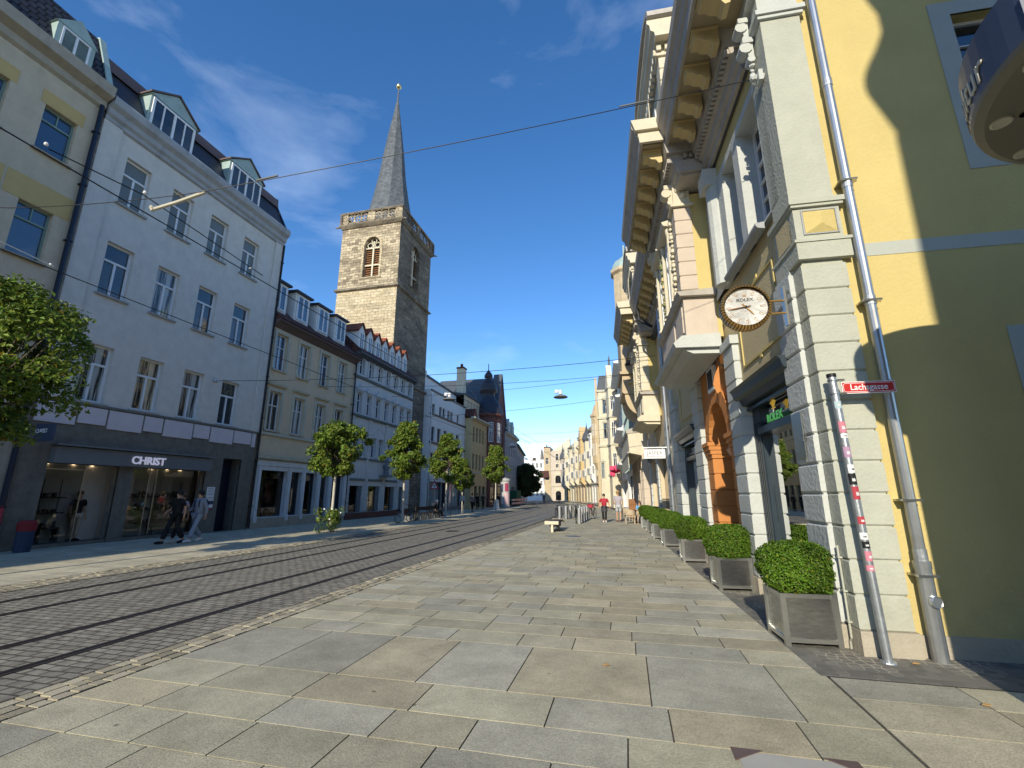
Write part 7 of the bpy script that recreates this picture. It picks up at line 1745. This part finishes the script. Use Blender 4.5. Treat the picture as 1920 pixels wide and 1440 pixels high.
    if legs == 'long': ks = ['pel', 'pl', 'kl', 'Sla', 'pr', 'kr', 'Sra']; es = [('pel', 'pl'), ('pl', 'kl'), ('kl', 'Sla'), ('pel', 'pr'), ('pr', 'kr'), ('kr', 'Sra')]
    else: ks = ['pel', 'pl', 'Sl', 'pr', 'Sr']; es = [('pel', 'pl'), ('pl', 'Sl'), ('pel', 'pr'), ('pr', 'Sr')]
    cloth('trousers', ks, es, .014 * (2.4 if legs == 'wide' else 1) * w, bottom, dict(Sl=.085, Sr=.085, Sla=.052 * w, Sra=.052 * w))
    for a_, b_ in (('al', 'tl'), ('ar', 'tr')):
        mb = MB()
        mb.tube([D[a_] + Vector((0, -.05, -.05)), D[a_].lerp(D[b_], .35) + Vector((0, 0, -.02)), D[b_] + Vector((0, .02, .005)), D[b_] + Vector((0, .06, 0))], [.045, .05, .042, .02], 8)
        q = bpy.data.objects.new('shoe', mb.mesh('shoe', shoes, True)); col.objects.link(q); q.parent = t
    mb = MB(); c = D['hd'].lerp(D['tp'], .5); mb.ball(c + Vector((0, -.018, .025)), .108, 12, sx=.86, sz=1.0)
    if hairlong: mb.ball(D['nk'] + Vector((0, -.06, .03)), .08, 8, sz=1.4)
    q = bpy.data.objects.new('hair', mb.mesh('hair', hair, True)); col.objects.link(q); q.parent = t
    mb = MB()
    for s_ in (-1, 1): mb.ball(D['hd'] + Vector((s_ * .032, .088, .035)), .009, 6)
    q = bpy.data.objects.new('eyes', mb.mesh('eyes', 'black')); col.objects.link(q); q.parent = b
    def part(nm, mb_, m_): q = bpy.data.objects.new(nm, mb_.mesh(nm, m_, True)); col.objects.link(q); q.parent = t; return q
    if skirt:
        mb = MB(); n = 16; k0 = 0
        for z, a_, c_ in ((1.02, .16, .125), (.9, .19, .15), (.66, .21, .165)):
            for j in range(n): th = 2 * pi * j / n; mb.v.append((a_ * cos(th), c_ * sin(th), z))
        for i in range(2):
            for j in range(n): mb.f.append((i * n + j, i * n + (j + 1) % n, (i + 1) * n + (j + 1) % n, (i + 1) * n + j)); mb.m.append(0)
        part('apron', mb, skirt)
    if bag:
        mb = MB(); mb.ball(D['ch'] + Vector((0, -.2, -.05)), .17, 12, sx=.85, sy=.65, sz=1.25); part('backpack', mb, bag)
        mb = MB()
        for s_ in (-.1, .1): mb.tube([D['ch'] + Vector((s_, -.12, .14)), D['ch'] + Vector((s_, .0, .18)), D['ch'] + Vector((s_, .12, .08)), D['ch'] + Vector((s_, .11, -.12)), D['ch'] + Vector((s_, -.1, -.2))], .018, 6)
        part('strap', mb, bag)
    if hat:
        mb = MB(); mb.lathe(tuple(c + Vector((0, -.01, .06))), [(.17, -.01), (.17, 0), (.1, .01), (.095, .08), (0, .11)], 14); part('hat', mb, hat)
    return t
walk = dict(kl=(-.1, .18, .5), al=(-.1, .3, .11), tl=(-.11, .46, .06), kr=(.1, -.02, .5), ar=(.1, -.3, .14), tr=(.1, -.16, .04), el=(-.24, -.1, 1.16), wl=(-.25, -.08, .91), hl=(-.25, -.07, .82), er=(.24, .1, 1.15), wr=(.22, .26, .97), hr=(.21, .32, .91))
# couple striding before the jeweller (both facing the viewer's left, heading south)
person('man in blue grey sweatshirt, pale wide jeans and backpack walking past the jeweller', (-15.2, 14.05, .018), 182, dict(walk, er=(.25, .02, 1.14), wr=(.2, .24, 1.05), hr=(.17, .3, 1.03)), 'graysweat', 'lightjeans', 'shoewhite', 'hairdark', 'long', 'long', 1.8, bag='navybag', w=1.5)
person('man in black T-shirt and black trousers walking ahead of the man with the backpack', (-15.4, 13.38, .018), 184, dict(walk, kl=(-.1, -.02, .5), al=(-.1, -.28, .13), tl=(-.1, -.14, .04), kr=(.1, .18, .5), ar=(.1, .3, .11), tr=(.11, .46, .06), er=(.25, .0, 1.16), wr=(.2, .22, 1.02), hr=(.18, .28, .97)), 'blackcloth', 'blackcloth', 'blackcloth', 'hairdark', 'short', 'long', 1.8, w=1.4)
person('man in pink shirt half hidden behind the man with the backpack', (-15.75, 13.85, .018), 182, walk, 'pinkcloth', 'blackcloth', 'shoewhite', 'hairbrown', 'short', 'long', 1.72)
# figures behind the shop glass
person('customer in dark top standing inside the jeweller shop, seen through the glass', (-18.9, 12.6, .1), 90, {}, 'blackcloth', 'tan', 'black', 'hairbrown', 'short', 'long', 1.7)
# waitress and man
person('waitress in red shirt and dark apron walking towards the viewer', (-1.38, 29.45, .02), 178, dict(kl=(-.08, .05, .49), al=(-.07, .08, .09), tl=(-.08, .22, .03), ar=(.07, -.02, .09), tr=(.08, .12, .03), el=(-.29, -.02, 1.16), wl=(-.34, .04, .92), hl=(-.36, .07, .84), er=(.29, -.02, 1.16), wr=(.34, .04, .92), hr=(.36, .07, .84)), 'redshirt', 'blackcloth', 'shoewhite', 'hairdark', 'short', 'long', 1.68, skirt='darkskirt', w=1.2)
person('man in check shirt, grey shorts and straw hat seen from behind', (-.55, 30.2, .02), 2, dict(wl=(-.2, .1, .98), hl=(-.1, .14, .98), el=(-.27, -.04, 1.15), er=(.27, -.04, 1.15), wr=(.22, .08, .96), hr=(.14, .14, .98)), 'plaid', 'grayshorts', 'shoebrown', 'hairblond', 'short', 'short', 1.84, hat='hairblond', w=1.35)
sit = dict(pel=(0, 0, .5), wst=(0, .0, .64), ch=(0, .04, .88), nk=(0, .06, 1.05), hd=(0, .09, 1.16), tp=(0, .08, 1.28), no=(0, .18, 1.17), sl=(-.18, .05, 1.0), sr=(.18, .05, 1.0), el=(-.22, .12, .74), er=(.22, .12, .74), wl=(-.12, .34, .7), wr=(.12, .34, .7), hl=(-.08, .4, .7), hr=(.08, .4, .7),
           pl=(-.1, .04, .48), pr=(.1, .04, .48), kl=(-.12, .42, .5), kr=(.12, .42, .5), al=(-.12, .5, .1), ar=(.12, .52, .1), tl=(-.13, .64, .03), tr=(.13, .66, .03))
person('person in black coat and pale trainers sitting on the long bench', (-13.35, 31.6, .0), 80, sit, 'blackcloth', 'blackcloth', 'pinkcloth', 'signwhite', 'long', 'long', 1.7)
person('café guest in light blue top seated behind the wicker chair', (.75, 29.9, .0), 200, sit, 'bluebag', 'blackcloth', 'black', 'hairbrown', 'short', 'long', 1.7)
for x, y, fc, top, lab in ((-16.6, 46.2, 170, 'shopwhite', 'pedestrian in white top before the ochre house'), (-14.2, 42.3, 5, 'graysteel', 'pedestrian in grey walking away before the ochre house'), (-16.4, 50.6, 20, 'blackcloth', 'pedestrian in black, left one of the group at the ochre house'),
                           (-15.9, 51.2, 190, 'darkwood', 'pedestrian in brown, right one of the group at the ochre house'), (-15.6, 56.5, 10, 'blackcloth', 'pedestrian in black beside the poster column'), (-14.6, 84, 0, 'navy', 'distant cyclist-like figure in dark clothes on the tram tracks'), (-13.0, 92, 0, 'blackcloth', 'distant figure in black near the arched house')):
    person(lab, (x, y, .02), fc, walk if 'walking' in lab else {}, top, 'blackcloth', 'black', 'hairdark', 'long', 'long', 1.74)

# ================================================================== STREET FURNITURE
# stone bench right
t = thing('stone_bench', (-3.35, 22.0, .018), 'pale stone bench with wooden slat top beside the bicycle stands', 'bench')
mb = MB(); mb.box(W, -3.68, -3.05, 21.25, 21.45, .36, .5); mb.box(W, -3.68, -3.05, 23.3, 23.5, .36, .5); mb.build('end_beam', 'creamstone', t)
mb = MB(); mb.box(W, -3.4, -3.3, 21.3, 21.42, .018, .36); mb.box(W, -3.4, -3.3, 23.3, 23.42, .018, .36); mb.build('leg', 'creamstone', t)
mb = MB()
for i in range(6): mb.box(W, -3.66 + .1 * i, -3.58 + .1 * i, 21.46, 23.29, .44, .49)
mb.build('seat_slats', 'darkwood', t)
mb = MB(); mb.box(W, -3.5, -3.2, 21.5, 23.2, .2, .43); mb.build('beam', 'graysteel', t)
# bicycle
def bike(label, loc, head, fr_, group='parked bicycles', basket=None, lean=0.):
    t = thing('bicycle', loc, label, 'bicycle', group); t.rotation_euler = (0, R(lean), -R(head))
    P = lambda x, y, z: (x, y, z)
    def o_(nm, mb, m, par=t, sm=True): q = bpy.data.objects.new(nm, mb.mesh(nm, m, sm)); col.objects.link(q); q.parent = par; return q
    for y in (-.53, .53):
        mb = MB(); mb.tube([(0, y + .34 * cos(2 * pi * k / 28), .35 + .34 * sin(2 * pi * k / 28)) for k in range(29)], .018, 6, cap=False); wq = o_('wheel', mb, 'rubber')
        mb = MB(); mb.tube([(0, y + .315 * cos(2 * pi * k / 24), .35 + .315 * sin(2 * pi * k / 24)) for k in range(25)], .009, 5, cap=False)
        for k in range(12): mb.tube([(.0, y, .35), (0, y + .315 * cos(2 * pi * k / 12), .35 + .315 * sin(2 * pi * k / 12))], .0022, 3)
        mb.tube([(-.03, y, .35), (.03, y, .35)], .02, 6); o_('rim', mb, 'galv', wq)
        mb = MB(); mb.tube([(0, y + .37 * cos(pi * k / 10 + (.3 if y < 0 else .2)), .35 + .37 * sin(pi * k / 10 + .25)) for k in range(9)], .014, 5); o_('mudguard', mb, 'black', wq)
    mb = MB(); bb, st, hd, rr = (0, -.08, .3), (0, -.2, .82), (0, .38, .85), (0, -.53, .35)
    for a_, b_ in ((bb, st), (st, (0, .36, .76)), (bb, (0, .38, .7)), (hd, (0, .4, .66)), (rr, bb), (rr, (0, -.19, .74)), ((0, .4, .66), (0, .53, .35)), (hd, (0, .34, 1.0))): mb.tube([a_, b_], .017, 6)
    o_('frame', mb, fr_)
    mb = MB(); mb.ball((0, -.23, .93), .1, 8, sx=.8, sy=1.4, sz=.35); mb.tube([st, (0, -.22, .92)], .014, 6); o_('saddle', mb, 'black')
    mb = MB(); mb.tube([(-.3, .22, 1.04), (-.2, .32, 1.06), (0, .35, 1.02), (.2, .32, 1.06), (.3, .22, 1.04)], .013, 6); mb.tube([(-.3, .22, 1.04), (-.31, .13, 1.02)], .018, 6); mb.tube([(.3, .22, 1.04), (.31, .13, 1.02)], .018, 6); o_('handlebar', mb, 'black')
    mb = MB(); mb.lathe((.03, -.08, .3), [(.09, 0), (.09, .008)], 14, axis=(1, 0, 0)); mb.tube([(.05, -.08, .3), (.05, .02, .17)], .01, 5); mb.tube([(-.05, -.08, .3), (-.05, -.18, .43)], .01, 5); mb.box(W, .05, .13, -.01, .05, .155, .175); mb.box(W, -.13, -.05, -.21, -.15, .42, .44); o_('crankset', mb, 'graysteel')
    mb = MB(); mb.box(W, -.07, .07, -.72, -.3, .74, .76); mb.tube([(.06, -.55, .36), (.06, -.6, .74)], .007, 4); mb.tube([(-.06, -.55, .36), (-.06, -.6, .74)], .007, 4); o_('rack', mb, 'black')
    if basket: mb = MB(); mb.box(W, -.17, .17, -.75, -.4, .76, .98); o_('basket', mb, basket)
    return t
bike('black bicycle at the stand nearest the stone bench', (-4.55, 32.0, .02), 8, 'black')
bike('dark bicycle with a bulky basket behind the left row of posts', (-3.6, 34.8, .02), 4, 'greencloth', basket='graysteel')
bike('black bicycle at the front post of the right row, handlebars towards the viewer', (-3.0, 28.3, .02), 175, 'black')
bike('dark red bicycle at the end of the right row of posts', (-2.35, 33.2, .02), 12, 'stickerred', basket='stickerred')
bike('bicycle leaning against the tree in front of the blue grey house', (-13.25, 26.5, .02), 12, 'black', lean=3)
for k, (x, y, lab) in enumerate([(-4.35, 31.2, 'first post of the left row of bicycle stands'), (-4.1, 32.5, 'second post of the left row of bicycle stands'), (-3.95, 33.8, 'third post of the left row of bicycle stands'), (-3.75, 35.2, 'fourth post of the left row of bicycle stands'), (-3.55, 36.6, 'last post of the left row of bicycle stands'),
                                 (-2.75, 27.9, 'front post of the right row of bicycle stands'), (-2.72, 29.3, 'second post of the right row of bicycle stands'), (-2.7, 30.7, 'third post of the right row of bicycle stands'), (-2.66, 32.1, 'last post of the right row of bicycle stands')]):
    t = thing('bicycle_stand', (x, y, .018), lab, 'bicycle stand', 'flat metal bicycle stands')
    mb = MB(); mb.box(W, x - .06, x + .06, y - .3, y + .3, .018, .86); mb.build('plate', 'graytrim', t)
    mb = MB(); mb.box(W, x - .065, x + .065, y - .305, y + .305, .86, .89); mb.build('top_edge', 'zinc', t)
# café chairs
def chair(label, x, y, rot, group='wicker chairs outside the café'):
    t = thing('cafe_chair', (x, y, .018), label, 'chair', group); t.rotation_euler.z = rot
    def o_(nm, mb, m='beigechair'): q = bpy.data.objects.new(nm, mb.mesh(nm, m)); col.objects.link(q); q.parent = t; return q
    mb = MB(); mb.box(W, -.25, .25, -.23, .25, .42, .47); o_('seat', mb)
    mb = MB(); n = 10; pts = [(.29 * cos(R(180 + 180 * i / n)), -.05 + .26 * sin(R(180 + 180 * i / n))) for i in range(n + 1)]
    for i in range(n):
        (x0, y0), (x1, y1) = pts[i], pts[i + 1]; h0 = .66 + .14 * sin(pi * i / n); h1 = .66 + .14 * sin(pi * (i + 1) / n)
        mb.add([(x0, y0, .5), (x1, y1, .5), (x1, y1, h1), (x0, y0, h0), (x0 * .93, y0 * .93, .5), (x1 * .93, y1 * .93, .5), (x1 * .93, y1 * .93, h1), (x0 * .93, y0 * .93, h0)], [(0, 1, 2, 3), (4, 5, 6, 7), (3, 2, 6, 7), (0, 1, 5, 4)])
    o_('backrest', mb)
    for sx in (-.23, .23):
        for sy in (-.21, .23): mb = MB(); mb.tube([(sx, sy, .45), (sx * 1.08, sy * 1.1, 0)], .02, 6); o_('leg', mb)
chair('wicker café chair nearest the viewer with its back turned', .12, 28.2, 0.05); chair('wicker café chair half hidden behind the last planter', .72, 28.9, .3); chair('wicker café chair partly hidden behind the nearest one', -.05, 30.9, -.4)
t = thing('cafe_table', (.45, 29.4, .018), 'small round dark table between the café chairs', 'table')
mb = MB(); mb.lathe((.45, 29.4, .72), [(.34, 0), (.34, .03), (0, .03)], 18); mb.build('table_top', 'darkwood', t); mb = MB(); mb.tube([(.45, 29.4, .03), (.45, 29.4, .72)], .03, 8); mb.lathe((.45, 29.4, .018), [(.22, 0), (.2, .02), (.03, .04)], 12); mb.build('leg', 'black', t)
t = thing('menu_board', unB(2.3, 33.5) + (.018,), 'brown wooden menu board standing against the café front', 'board'); x, y = unB(2.2, 33.5); mb = MB(); mb.box(W, x - .35, x + .35, y, y + .06, .1, 1.35); mb.build('board', 'wood', t); mb = MB(); mb.box(W, x - .3, x - .25, y + .06, y + .3, .018, 1.2); mb.box(W, x + .25, x + .3, y + .06, y + .3, .018, 1.2); mb.build('leg', 'darkwood', t)
# litter bin left
t = thing('litter_bin', (-17.55, 10.45, .018), 'red topped litter bin with blue body beside the jeweller entrance', 'litter bin')
mb = MB(); mb.lathe((-17.55, 10.45, .018), [(.19, 0), (.2, .1), (.21, .6), (0, .6)], 14); mb.build('bin_body', 'bluebin', t); mb = MB(); mb.lathe((-17.55, 10.45, .62), [(.22, 0), (.23, .22), (.17, .3), (0, .31)], 14); mb.build('lid', 'redbin', t)
# long bench and sign left
t = thing('long_bench', (-13.6, 29.5, .018), 'long dark slatted bench on the left pavement', 'bench')
mb = MB()
for i in range(4): mb.box(W, -13.75 + .13 * i, -13.65 + .13 * i, 27.3, 32.6, .42, .46)
mb.build('seat', 'darkwood', t)
for y in (27.5, 28.7, 29.9, 31.1, 32.3): mb = MB(); mb.box(W, -13.72, -13.28, y - .04, y + .04, .018, .42); mb.build('leg', 'graysteel', t)
mb = MB(); mb.box(W, -13.8, -13.76, 29.2, 32.5, .6, .85); mb.build('backrest', 'darkwood', t)
t = thing('warning_sign', (-15.9, 37.2, .018), 'triangular red and white warning sign before the white house', 'traffic sign')
mb = MB(); mb.tube([(-15.9, 37.2, 0), (-15.9, 37.2, 2.9)], .035, 8); mb.build('post', 'galv', t)
XF = Fr(-15.9, 37.15, (1, 0), (0, -1), 'w')
mb = MB(); mb.prism(XF, [(-.42, 2.1), (.42, 2.1), (0, 2.85)], 0, .02); sp = mb.build('sign_plate', 'stickerred', t); mb = MB(); mb.prism(XF, [(-.27, 2.18), (.27, 2.18), (0, 2.66)], .021, .025); mb.build('white_field', 'signwhite', sp); mb = MB(); mb.ball(XF.p(0, .03, 2.48), .035, 6); mb.box(XF, -.04, .04, .0255, .03, 2.24, 2.43); mb.build('symbol', 'black', sp)
# poster column
t = thing('poster_column', (-14.9, 57.3, .018), 'white round advertising column with posters at the red sandstone house', 'advertising column')
mb = MB(); mb.lathe((-14.9, 57.3, .018), [(.62, 0), (.62, .35), (.58, .36), (.58, 3.2), (.68, 3.3), (.66, 3.5), (0, 3.7)], 22); mb.build('column', 'posterpale', t)
for a0, a1, z0, z1, m_ in ((-80, -30, 2.0, 3.0, 'poster'), (-85, -25, .5, 1.8, 'pinkcloth'), (-150, -95, .5, 1.6, 'signwhite'), (-150, -100, 1.9, 2.9, 'navy')):
    mb = MB(); n = 8
    for z in (z0, z1):
        for k in range(n + 1): an = R(a0 + (a1 - a0) * k / n); mb.v.append((-14.9 + .585 * cos(an), 57.3 + .585 * sin(an), z))
    for k in range(n): mb.f.append((k, k + 1, n + 2 + k, n + 1 + k)); mb.m.append(0)
    mb.build('poster', m_, t)
t = thing('sandwich_board', (-14.2, 50.6, .018), 'white folding board at the foot of the sunlit tree', 'board'); mb = MB(); mb.add([(-14.5, 50.6, .02), (-13.9, 50.6, .02), (-14.0, 50.75, 1.1), (-14.4, 50.75, 1.1), (-14.5, 51.0, .02), (-13.9, 51.0, .02), (-14.0, 50.8, 1.1), (-14.4, 50.8, 1.1)], [(0, 1, 2, 3), (4, 5, 6, 7), (2, 3, 7, 6), (0, 3, 7, 4), (1, 2, 6, 5)]); mb.build('board', 'signwhite', t)
# barriers and shed
for k in range(5):
    x, y = -15.2 - .3 * k * .3, 62 + 2.3 * k; t = thing('barrier', (x, y, .018), ['nearest', 'second', 'third', 'fourth', 'farthest'][k] + ' red and white construction barrier along the left kerb', 'barrier', 'construction barriers')
    for i in range(8):
        if i == 0: bm_ = {0: MB(), 1: MB()}
        for z in (.3, .75): bm_[i % 2].box(W, x - .03, x + .03, y + .27 * i, y + .27 * i + .27, z, z + .25)
    bm_[0].build('white_board', 'signwhite', t); bm_[1].build('red_board', 'barrierred', t)
    mb = MB(); mb.box(W, x - .3, x + .3, y - .02, y + .1, .018, .12); mb.box(W, x - .02, x + .02, y, y + .05, .1, 1.05); mb.build('foot', 'black', t)
t = thing('site_hut', (-17.3, 70, .018), 'green covered site container behind the barriers', 'container'); mb = MB(); mb.box(W, -18, -16, 68.6, 71.4, .6, 2.2); mb.build('box', 'greencloth', t); mb = MB(); mb.box(W, -17.9, -16.1, 68.8, 71.2, .1, .6); mb.build('base', 'black', t)

# ================================================================== LIGHT, SKY, CAMERA
AZ, EL = R(6.3), R(24.5)
d = Vector((sin(AZ) * cos(EL), cos(AZ) * cos(EL), -sin(EL)))
sun = bpy.data.lights.new('Sun', 'SUN'); sun.energy = 3.0; sun.angle = R(.5); sun.color = (1, .91, .72)
so = bpy.data.objects.new('sun', sun); col.objects.link(so); so.rotation_euler = d.to_track_quat('-Z', 'Y').to_euler(); so.location = (0, 0, 60)
wd = bpy.data.worlds.new('World'); S.world = wd; wd.use_nodes = True; nt = wd.node_tree
bg = nt.nodes['Background']; sk = nt.nodes.new('ShaderNodeTexSky'); sk.sky_type = 'NISHITA'; sk.sun_disc = False; sk.sun_elevation = EL; sk.sun_rotation = R(180 + 6.3)
sk.air_density = .85; sk.dust_density = .0; sk.ozone_density = 2.
tc = nt.nodes.new('ShaderNodeTexCoord'); mp = nt.nodes.new('ShaderNodeMapping'); mp.inputs['Scale'].default_value = (1.8, 1.8, 5.5); mp.inputs['Rotation'].default_value = (0, R(18), R(25))
nz = nt.nodes.new('ShaderNodeTexNoise'); nz.inputs['Scale'].default_value = 1.5; nz.inputs['Detail'].default_value = 8; nz.inputs['Roughness'].default_value = .55; nz.inputs['Distortion'].default_value = .35
nt.links.new(tc.outputs['Generated'], mp.inputs['Vector']); nt.links.new(mp.outputs[0], nz.inputs['Vector'])
mr = nt.nodes.new('ShaderNodeMapRange'); mr.inputs[1].default_value = .56; mr.inputs[2].default_value = .95; mr.inputs[3].default_value = 0; mr.inputs[4].default_value = .3
nt.links.new(nz.outputs['Fac'], mr.inputs[0])
hs = nt.nodes.new('ShaderNodeHueSaturation'); hs.inputs['Saturation'].default_value = 1.3; hs.inputs['Value'].default_value = .92; gm = nt.nodes.new('ShaderNodeMix'); gm.data_type = 'RGBA'; gm.blend_type = 'MULTIPLY'; gm.inputs[0].default_value = 1; gm.inputs[7].default_value = (1.0, .93, .93, 1); nt.links.new(sk.outputs[0], gm.inputs[6]); nt.links.new(gm.outputs[2], hs.inputs['Color'])
mx = nt.nodes.new('ShaderNodeMix'); mx.data_type = 'RGBA'; mx.inputs[7].default_value = (5.5, 6.2, 7.2, 1)
nt.links.new(mr.outputs[0], mx.inputs[0]); nt.links.new(hs.outputs[0], mx.inputs[6]); nt.links.new(mx.outputs[2], bg.inputs['Color']); bg.inputs['Strength'].default_value = .15
S.view_settings.view_transform = 'Standard'; S.view_settings.look = 'None'; S.view_settings.gamma = 1; S.view_settings.exposure = 0.84
f_, h_ = 855., 926.; th = math.atan((h_ - 720) / f_); yaw = math.atan(215 / (f_ * cos(th) + (h_ - 720) * sin(th)))
cam = bpy.data.cameras.new('Camera'); cam.sensor_width = 36; cam.lens = f_ / 1920 * 36; cam.clip_end = 3000; cam.clip_start = .05
co = bpy.data.objects.new('camera', cam); col.objects.link(co); co.location = (0, 0, 1.7); co.rotation_euler = (pi / 2 + th, 0, yaw); S.camera = co
S.cycles.max_bounces = 6; S.cycles.diffuse_bounces = 3; S.cycles.glossy_bounces = 3; S.cycles.transparent_max_bounces = 8; S.cycles.use_denoising = True
